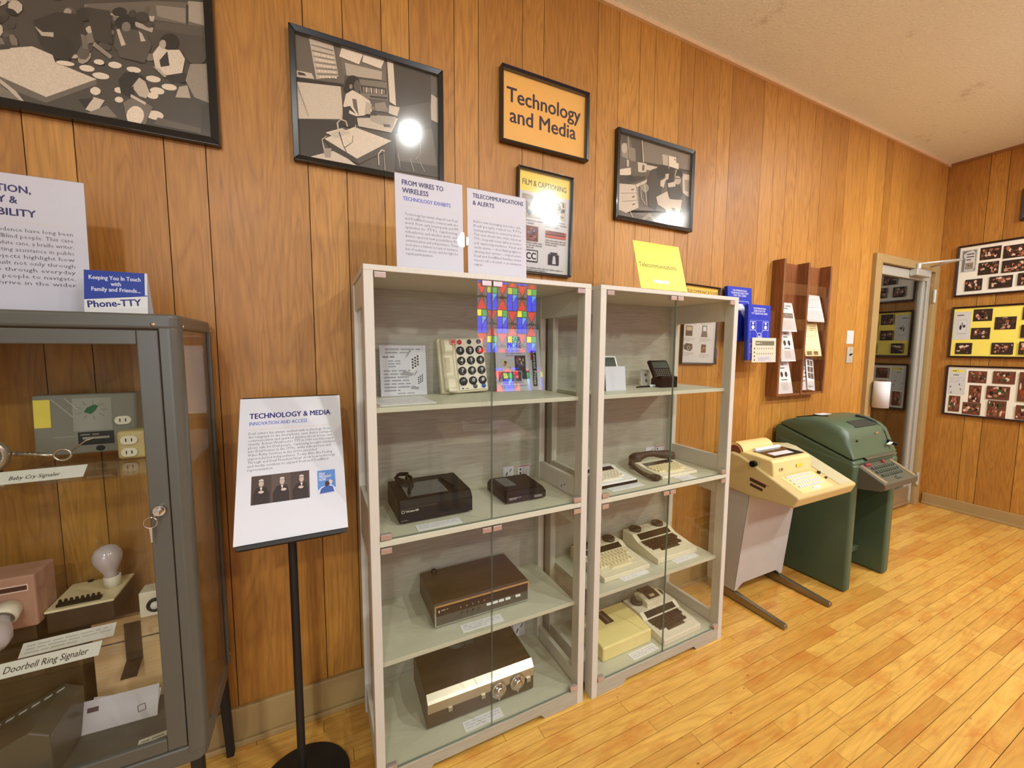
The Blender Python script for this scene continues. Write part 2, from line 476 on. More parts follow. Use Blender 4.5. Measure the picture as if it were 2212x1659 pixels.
struct(mb.build('floor', [M['floor'], M['gap']]))

# sprayed ceiling
def ceiling_mat():
    m, nt, b, L = new_mat('sprayed_ceiling')
    tc = nd(nt, 'ShaderNodeTexCoord')
    n = nd(nt, 'ShaderNodeTexNoise'); n.inputs['Scale'].default_value = 75; n.inputs['Detail'].default_value = 5
    L(tc.outputs['Object'], n.inputs['Vector'])
    n2 = nd(nt, 'ShaderNodeTexNoise'); n2.inputs['Scale'].default_value = 3.2; n2.inputs['Detail'].default_value = 8; n2.inputs['Roughness'].default_value = 0.75
    L(tc.outputs['Object'], n2.inputs['Vector'])
    c = mixc(nt, n.outputs[0], rgb(224, 226, 206), rgb(244, 252, 246))
    r = nd(nt, 'ShaderNodeMapRange'); r.inputs[1].default_value, r.inputs[2].default_value = 0.6, 0.78; r.inputs[4].default_value = 0.75
    L(n2.outputs[0], r.inputs[0])
    c = mixc(nt, r.outputs[0], c, rgb(150, 118, 74))
    L(c, b.inputs['Base Color']); b.inputs['Roughness'].default_value = 0.95
    bp = nd(nt, 'ShaderNodeBump'); bp.inputs['Strength'].default_value = 0.5; bp.inputs['Distance'].default_value = 0.006
    L(n.outputs[0], bp.inputs['Height']); L(bp.outputs[0], b.inputs['Normal'])
    return m
mb = MB(); mb.box(XL, XR, YB, 0.03, HC, HC + 0.05)
struct(mb.build('ceiling', ceiling_mat()))
M['crown'] = plain('pale_ceiling_moulding', (222, 190, 146), 0.6)
mb = MB(); mb.prism([(0.0, HC - 0.022), (-0.012, HC - 0.02), (-0.02, HC)], 'x', XL, XR) if False else mb.box(XL, XR, -0.016, 0.0, HC - 0.02, HC)
struct(mb.build('trim_1', M['crown']))
mb = MB(); mb.box(XR - 0.014, XR, YB, -0.016, HC - 0.018, HC)
struct(mb.build('trim_2', plain('brown_ceiling_moulding', (150, 104, 60), 0.6)))
mb = MB(); mb.box(XL, 3.545, -0.016, 0.0, 0, 0.135); mb.box(XL, 3.545, -0.028, -0.016, 0, 0.02)
struct(mb.build('baseboard_back', M['trim'], bevel=0.003))
mb = MB(); mb.box(XR - 0.016, XR, YB, -0.03, 0, 0.1); mb.box(XR - 0.028, XR - 0.016, YB, -0.03, 0, 0.02)
struct(mb.build('baseboard_right', M['trim'], bevel=0.003))

# ---- glass door in the corner
door = struct(thing('door_1', None, None, ((DX0 + DX1) / 2, 0, 0)))
mb = MB()
mb.box(3.548, DX0 + 0.012, -0.028, 0.075, 0, DZ + 0.055); mb.box(DX1 - 0.012, 4.64, -0.028, 0.075, 0, DZ + 0.055); mb.box(DX0 + 0.012, DX1 - 0.012, -0.028, 0.075, DZ - 0.008, DZ + 0.055)
mb.build('door_frame', M['trim'], door, True, bevel=0.003)
leaf = MB()
X0, X1 = DX0 + 0.02, DX1 - 0.02
leaf.box(X0, X0 + 0.055, 0.0, 0.045, 0.012, DZ - 0.014); leaf.box(X1 - 0.055, X1, 0.0, 0.045, 0.012, DZ - 0.014)
leaf.box(X1 - 0.125, X1 - 0.085, 0.005, 0.04, 0.18, DZ - 0.08)
leaf.box(X0 + 0.055, X1 - 0.055, 0.0, 0.045, DZ - 0.085, DZ - 0.014)
lf = leaf.build('door_leaf', M['alu'], door, True, bevel=0.003)
mb = MB(); mb.box(X0 + 0.05, X1 - 0.05, 0.018, 0.026, 0.17, DZ - 0.08)
mb.build('pane', M['door_glass'], lf, False).location = Vector((0, 0, 0)) - Vector(door.location)
mb = MB(); mb.box(X0 + 0.055, X1 - 0.055, -0.002, 0.045, 0.012, 0.18); mb.box(X0 + 0.1, X1 - 0.06, -0.012, -0.002, 0.02, 0.05)
mb.build('kick_plate', M['brushed'], door, True, bevel=0.002)
mb = MB(); mb.box(4.15, 4.40, -0.055, 0.0, DZ - 0.068, DZ - 0.012)
cl = mb.build('door_closer', M['alu'], door, True, bevel=0.008)
mb = MB(); mb.tube([(4.19, -0.04, DZ + 0.0), (4.19, -0.05, DZ + 0.028), (4.37, -0.235, DZ + 0.044)], 0.009)
mb.cyl((4.19, -0.04, DZ - 0.012), (4.19, -0.04, DZ + 0.03), 0.018)
mb.tube([(4.37, -0.235, DZ + 0.044), (4.42, -0.11, DZ + 0.036), (4.45, -0.03, DZ + 0.03)], 0.007)
mb.build('closer_arm', M['alu'], cl, False).location = -Vector(door.location)
mb = MB()
for z in (1.86, 0.25): mb.cyl((X1 + 0.005, -0.032, z - 0.055), (X1 + 0.005, -0.032, z + 0.055), 0.011)
mb.build('hinge', M['alu'], door, True)
mb = MB(); mb.cyl((X0 + 0.028, -0.004, 1.345), (X0 + 0.028, 0.0, 1.345), 0.016)
mb.build('lock_cylinder', M['chrome'], door, True)
# dark space beyond the glass
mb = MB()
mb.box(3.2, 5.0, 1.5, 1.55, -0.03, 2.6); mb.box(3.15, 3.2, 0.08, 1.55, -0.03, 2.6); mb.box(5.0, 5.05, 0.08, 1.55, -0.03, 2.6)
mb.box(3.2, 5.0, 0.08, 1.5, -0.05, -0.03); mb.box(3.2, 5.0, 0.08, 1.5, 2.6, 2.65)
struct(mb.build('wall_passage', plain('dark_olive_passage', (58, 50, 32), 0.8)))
t = thing('paper_roll', 'white cylindrical paper roll hanging beside the glass door', 'paper roll', (3.640, -0.084, 0.955))
mb = MB(); mb.lathe([(0.018, 0), (0.05, 0), (0.05, 0.2), (0.018, 0.2), (0.018, 0.0)])
mb.build('roll', M['white_paper'], t)
mb = MB(); mb.box(-0.012, 0.012, 0.0, 0.082, 0.2, 0.206); mb.cyl((0, 0, 0.19), (0, 0, 0.206), 0.012)
mb.build('hanger', M['chrome'], t)

# ---- stained glass window in the rear wall (seen mirrored in the cabinet glass)
win = struct(thing('window_1', None, None, ((WX0 + WX1) / 2, YB, WZ0)))
def pane_mat():
    m, nt, b, L = new_mat('backlit_stained_glass')
    a = nd(nt, 'ShaderNodeAttribute', attribute_name='Col')
    L(a.outputs['Color'], b.inputs['Emission Color']); b.inputs['Emission Strength'].default_value = 28.0
    L(a.outputs['Color'], b.inputs['Base Color']); b.inputs['Roughness'].default_value = 0.3
    return m
mb = MB()
RED, YEL, GRN, BLU, CYA, LIL, YG = (0.62, 0.01, 0.015, 1), (0.9, 0.72, 0.02, 1), (0.04, 0.36, 0.09, 1), (0.012, 0.03, 0.8, 1), (0.08, 0.35, 0.85, 1), (0.11, 0.085, 0.12, 1), (0.45, 0.5, 0.05, 1)
yw = YB - 0.03
def pane(pts, c): mb.add([(x, yw, z) for x, z in pts], [tuple(range(len(pts)))], col=c)
ncol = 6; cw = (WX1 - WX0) / ncol; g = 0.006
per = 0.79; s = per / 330.0
for i in range(ncol):
    # columns run right to left so that the reflection reads like the photograph
    a = WX1 - (i + 1) * cw + g; b = WX1 - i * cw - g
    a, b = WX0 + i * cw + g, WX0 + (i + 1) * cw - g
    mid = (a + b) / 2
    top = WZ1 + (0.0 if i % 2 else 0.42) + 0.10
    def P(pts, c):
        q = [(x, max(WZ0, min(WZ1, z))) for x, z in pts]
        if max(z for x, z in q) - min(z for x, z in q) > 0.004: pane(q, c)
    for k in range(5):
        t0 = top - k * per
        z1, z2, z3, z4, z5 = t0 - 0.19, t0 - 0.30, t0 - 0.57, t0 - 0.75, t0 - per
        P([(a, z1 + g), (b, z1 + g), (mid, t0 - g)], RED)
        P([(a, t0 - g), (a, z1 + 3 * g), (mid - 2 * g, t0 - g)], LIL); P([(b, t0 - g), (mid + 2 * g, t0 - g), (b, z1 + 3 * g)], LIL)
        P([(a, z2 + g), (mid - g, z2 + g), (mid - g, z1 - g), (a, z1 - g)], YEL if k % 2 else YG)
        P([(mid + g, z2 + g), (b, z2 + g), (b, z1 - g), (mid + g, z1 - g)], GRN)
        P([(a, z3 + g), (mid - g, z3 + g), (mid - g, z2 - g), (a, z2 - g)], BLU)
        P([(mid + g, z3 + g), (b, z3 + g), (b, z2 - 0.02), (mid + g, z2 - 0.14)], BLU)
        P([(mid + g, z2 - 0.13), (b, z2 - g), (mid + g, z2 - g)], CYA)
        P([(a, z3 - g), (mid, z4 + g), (b, z3 - g)], RED)
        P([(a, z3 - 3 * g), (a, z5 + g), (mid - 2 * g, z4)], LIL); P([(b, z3 - 3 * g), (mid + 2 * g, z4), (b, z5 + g)], LIL)
mb.build('leaded_panes', pane_mat(), win, True)
mb = MB(); mb.box(WX0, WX1, YB - 0.05, YB - 0.04, WZ0, WZ1)
for a, b, c, d in ((WX0 - 0.05, WX0, WZ0 - 0.05, WZ1 + 0.05), (WX1, WX1 + 0.05, WZ0 - 0.05, WZ1 + 0.05), (WX0, WX1, WZ0 - 0.05, WZ0), (WX0, WX1, WZ1, WZ1 + 0.05)):
    mb.box(a, b, YB - 0.05, YB + 0.02, c, d)
mb.build('window_frame', plain('dark_window_lead', (34, 30, 28), 0.5), win, True)

win2 = struct(thing('added_window', None, None, ((VX0 + VX1) / 2, YB, VZ0)))  # unseen window, added to carry the fill light
mb = MB()
for a, b, c, d in ((VX0, VX0 + 0.05, VZ0, VZ1), (VX1 - 0.05, VX1, VZ0, VZ1), (VX0 + 0.05, VX1 - 0.05, VZ0, VZ0 + 0.05), (VX0 + 0.05, VX1 - 0.05, VZ1 - 0.05, VZ1)): mb.box(a, b, YB - 0.07, YB + 0.015, c, d)
mb.build('window_frame', M['white_plastic'], win2, True)

# ---- lamps: recessed cans near the wall, hanging globes added as ceiling fill
def emis(name, c, e):
    m, nt, b, L = new_mat(name)
    b.inputs['Base Color'].default_value = (0.8, 0.8, 0.8, 1)
    b.inputs['Emission Color'].default_value = c; b.inputs['Emission Strength'].default_value = e
    return m
M['lens'] = emis('lit_lamp_lens', (1, 0.97, 0.92, 1), 40)
WHERE = ('in the rear row, middle of the room', 'in the rear row, toward the right wall', 'in the rear row, toward the left wall',
    'over the grey oak cabinets', 'near the left end of the panelled wall', 'nearest the glass door', 'added to brighten the middle of the floor', 'added to brighten the right side of the floor',
    'closest to the second glass cabinet', 'in front of the teletype machines', 'nearest the right wall', 'in front of the added rear window')
protos = {}
for (lx, ly, watts, kind_), wh in zip(LAMPS, WHERE):
    lab = {'globe': 'white fill globe added ', 'can': 'round recessed ceiling lamp ', 'spot': 'white ceiling spotlight '}[kind_] + wh
    if kind_ not in protos:
        if kind_ == 'globe':
            t = thing('fill_globe', lab, 'pendant lamp', (lx, ly, HC), group='added fill globes')
            d = GLOBE_Z - HC
            mb = MB(); mb.lathe([(0.05, 0), (0.05, -0.012), (0.03, -0.025), (0.006, -0.03)], n=24); mb.build('ceiling_rose', M['white_plastic'], t)
            mb = MB(); mb.cyl((0, 0, -0.02), (0, 0, d + 0.09), 0.005, n=10); mb.build('rod', M['alu'], t)
            mb = MB(); mb.lathe([(0.012, d + 0.095), (0.02, d + 0.065), (0.014, d + 0.05)], n=20); mb.build('lamp_holder', M['white_plastic'], t)
            mb = MB(); mb.lathe([(0.003 + 0.035 * math.sin(math.pi * i / 12), d + 0.02 + 0.035 * -math.cos(math.pi * i / 12)) for i in range(13)], n=24)
            mb.build('glowing_bulb', M['lens'], t)
        elif kind_ == 'can':
            t = thing('ceiling_lamp', lab, 'ceiling light', (lx, ly, HC), group='recessed ceiling lamps')
            mb = MB(); mb.lathe([(0.10, 0.0), (0.11, -0.02), (0.09, -0.03), (0.08, -0.012)], n=32); mb.build('trim_ring', M['white_plastic'], t)
            mb = MB(); mb.lathe([(0.0, -0.004), (0.055, -0.006), (0.05, -0.016), (0.0, -0.02)], n=24); mb.build('lens', M['lens'], t)
        else:
            t = thing('spotlight', lab, 'spotlight', (lx, ly, HC), group='ceiling spotlights')
            mb = MB(); mb.cyl((0, 0, 0), (0, 0, -0.012), 0.05, n=24); mb.cyl((0, 0, -0.012), (0, 0, -0.09), 0.008, n=10); mb.build('stem', M['white_plastic'], t)
            mb = MB(); mb.lathe([(0.03, -0.06), (0.042, -0.05), (0.05, 0.05), (0.046, 0.05), (0.038, -0.03), (0, -0.03)], (0, -0.03, -0.125), (0, 1, -0.5), n=28); hd_ = mb.build('lamp_head', M['white_plastic'], t)
            mb = MB(); mb.lathe([(0.0, 0.0), (0.038, 0.002), (0.036, 0.006), (0, 0.008)], (0, -0.03, -0.125), (0, 1, -0.5), n=24); mb.build('lens', M['lens'], hd_)
        protos[kind_] = t
    else:
        dup(protos[kind_], (lx, ly, HC), label=lab)

# ------------------------------------------------------------------ printed sheets, signs and pictures
_fonts = {}
def text_mesh(s, bold=0.0, res=2):
    key = (s, bold, res)
    if key in _fonts: return _fonts[key]
    cu = bpy.data.curves.new('txt', 'FONT')
    cu.body = s; cu.size = 1.0; cu.offset = bold; cu.resolution_u = res
    ob = bpy.data.objects.new('txt', cu); COL.objects.link(ob)
    me = bpy.data.meshes.new_from_object(ob.evaluated_get(bpy.context.evaluated_depsgraph_get()))
    vs = [(v.co.x, v.co.y) for v in me.vertices]
    fs = [tuple(p.vertices) for p in me.polygons]
    bpy.data.objects.remove(ob); bpy.data.curves.remove(cu); bpy.data.meshes.remove(me)
    _fonts[key] = (vs, fs)
    return vs, fs

class Sheet(MB):
    """flat print: origin at its lower left corner, u to the right, v up, printed side facing -w"""
    def __init__(s, w, h, th=0.003, base=(255, 255, 255), edge=None, T=None, lift=0.00010, mi=0):
        MB.__init__(s, T)
        s.w, s.h, s.lift, s.layer = w, h, lift, 0
        s.box(0, w, 0, th, 0, h, col=rgb(edge or base), mi=mi)
        s.rect(0, 0, w, h, base)
    def up(s): s.layer += 1; return s
    def poly(s, pts, c):
        y = -s.lift * (s.layer + 1)
        area = sum(p[0] * q[1] - q[0] * p[1] for p, q in zip(pts, pts[1:] + pts[:1]))
        pts = pts if area > 0 else pts[::-1]
        s.add([(p[0], y, p[1]) for p in pts], [tuple(range(len(pts)))], col=c if len(c) == 4 else rgb(c))
    def rect(s, u0, v0, u1, v1, c): s.poly([(u0, v0), (u1, v0), (u1, v1), (u0, v1)], c)
    def disc(s, u, v, ru, rv, c, n=18): s.poly([(u + ru * math.cos(2 * math.pi * i / n), v + rv * math.sin(2 * math.pi * i / n)) for i in range(n)], c)
    def line(s, pts, wd, c):
        for (a, b), (p, q) in zip(pts[:-1], pts[1:]):
            l = math.hypot(p - a, q - b) or 1
            n = (-(q - b) / l * wd / 2, (p - a) / l * wd / 2)
            s.poly([(a - n[0], b - n[1]), (p - n[0], q - n[1]), (p + n[0], q + n[1]), (a + n[0], b + n[1])], c)
    def text(s, t, u, v, width=None, size=None, c=(20, 20, 20), bold=0.0, align='l', res=2, rot=0.0):
        """baseline at v; fitted to width if given, letter height from size (cap height about 0.72 of size)"""
        vs, fs = text_mesh(t, 0.0, res)
        if not vs: return
        x0, x1 = min(p[0] for p in vs), max(p[0] for p in vs)
        ku = kv = size
        if width: ku = width / (x1 - x0); kv = size or ku
        L = (x1 - x0) * ku
        du = {'l': 0, 'c': -L / 2, 'r': -L}[align]
        y = -s.lift * (s.layer + 1)
        cr_, sr_ = math.cos(rot), math.sin(rot)
        out = []
        for p in vs:
            a, b = (p[0] - x0) * ku + du, p[1] * kv
            out.append((u + a * cr_ - b * sr_, y, v + a * sr_ + b * cr_))
        c4 = c if len(c) == 4 else rgb(c)
        s.add(out, fs, col=c4)
        if bold > 0.004:      # heavier strokes
            d = bold * 0.9 * kv
            for k, (a, b) in enumerate(((d, 0), (-d, 0), (0, d * .7), (0, -d * .7))):
                s.add([(p[0] + a, p[1] - 0.000012 * (k + 1), p[2] + b) for p in out], fs, col=c4)
    def para(s, lines, u, v, w, lead, size, c, justify=True, res=1, full=None):
        for i, l in enumerate(lines):
            last = i == len(lines) - 1
            if justify and not last: s.text(l, u, v - i * lead, w, size, c, res=res)
            else:
                s.text(l, u, v - i * lead, (full or w / 46.0) * len(l), size, c, res=res)
    def scribble(s, u0, v0, u1, v1, n, c, seed=0, dens=0.8):
        """lines of print too small to read"""
        r = random.Random(seed)
        lead = (v1 - v0) / n
        for i in range(n):
            u, v = u0, v1 - (i + 0.75) * lead
            end = u1 if i < n - 1 else u0 + (u1 - u0) * 0.6
            while u < end:
                l = min(end - u, lead * r.uniform(1.2, 4.2))
                s.rect(u, v, u + l, v + lead * 0.42, c)
                u += l + lead * 0.5
    def blobs(s, u0, v0, u1, v1, base, cols, n, seed):
        """a small printed photograph: tonal patches inside a rectangle"""
        r = random.Random(seed)
        s.rect(u0, v0, u1, v1, base); s.up()
        W, H = u1 - u0, v1 - v0
        for k in range(n):
            ru, rv = W * r.uniform(0.04, 0.16), H * r.uniform(0.06, 0.22)
            cu, cv = r.uniform(u0 + ru, u1 - ru), r.uniform(v0 + rv, v1 - rv)
            a0 = r.random() * 6
            m = r.choice((5, 6, 7))
            pts = [(cu + ru * r.uniform(0.55, 1) * math.cos(a0 + 2 * math.pi * i / m), cv + rv * r.uniform(0.55, 1) * math.sin(a0 + 2 * math.pi * i / m)) for i in range(m)]
            s.poly(pts, r.choice(cols))
            if k % 3 == 2: s.layer += 1
        s.layer += 1

def frame_bars(w, h, bar, d, T=None):
    """picture frame: outer w x h, origin lower left, hangs with its back at y=0 and front at y=-d"""
    mb = MB(T)
    for a, b in (((0, 0), (w, 0)), ((w, 0), (w, h)), ((w, h), (0, h)), ((0, h), (0, 0))):
        pass
    o = [(0, 0), (w, 0), (w, h), (0, h)]
    i = [(bar, bar), (w - bar, bar), (w - bar, h - bar), (bar, h - bar)]
    for k in range(4):
        a, b, c, e = o[k], o[(k + 1) % 4], i[(k + 1) % 4], i[k]
        q = [a, b, c, e]
        vs = [(p[0], 0, p[1]) for p in q] + [(p[0], -d, p[1]) for p in q[:2]] + [(p[0], -d * 0.8, p[1]) for p in q[2:]]
        mb.add(vs, [(0, 1, 2, 3)[::-1], (4, 5, 6, 7), (0, 1, 5, 4), (1, 2, 6, 5), (2, 3, 7, 6), (3, 0, 4, 7)])
    return mb
def framed(name, label, cat, x, z, w, h, bar, d, sheet_fn, frame_mat=None, mat='photo', glass=True, child='print', rot=0.0, back=0.006):
    t = thing(name, label, cat, (x, -0.001, z), (0, rot, 0))
    frame_bars(w, h, bar, d).build('frame', frame_mat or M['black_frame'], t, bevel=0.002)
    sh = Sheet(w - 2 * bar + 0.008, h - 2 * bar + 0.008, 0.003, T=Matrix.Translation((bar - 0.004, -back, bar - 0.004)))
    sh.up()
    sheet_fn(sh)
    sh.build(child, M[mat], t)
    if glass:
        mb = MB(); mb.box(bar - 0.003, w - bar + 0.003, -d * 0.8 + 0.0005, -d * 0.8 + 0.0025, bar - 0.003, h - bar + 0.003)
        mb.build('glazing', M['picture_glass'], t)
    return t

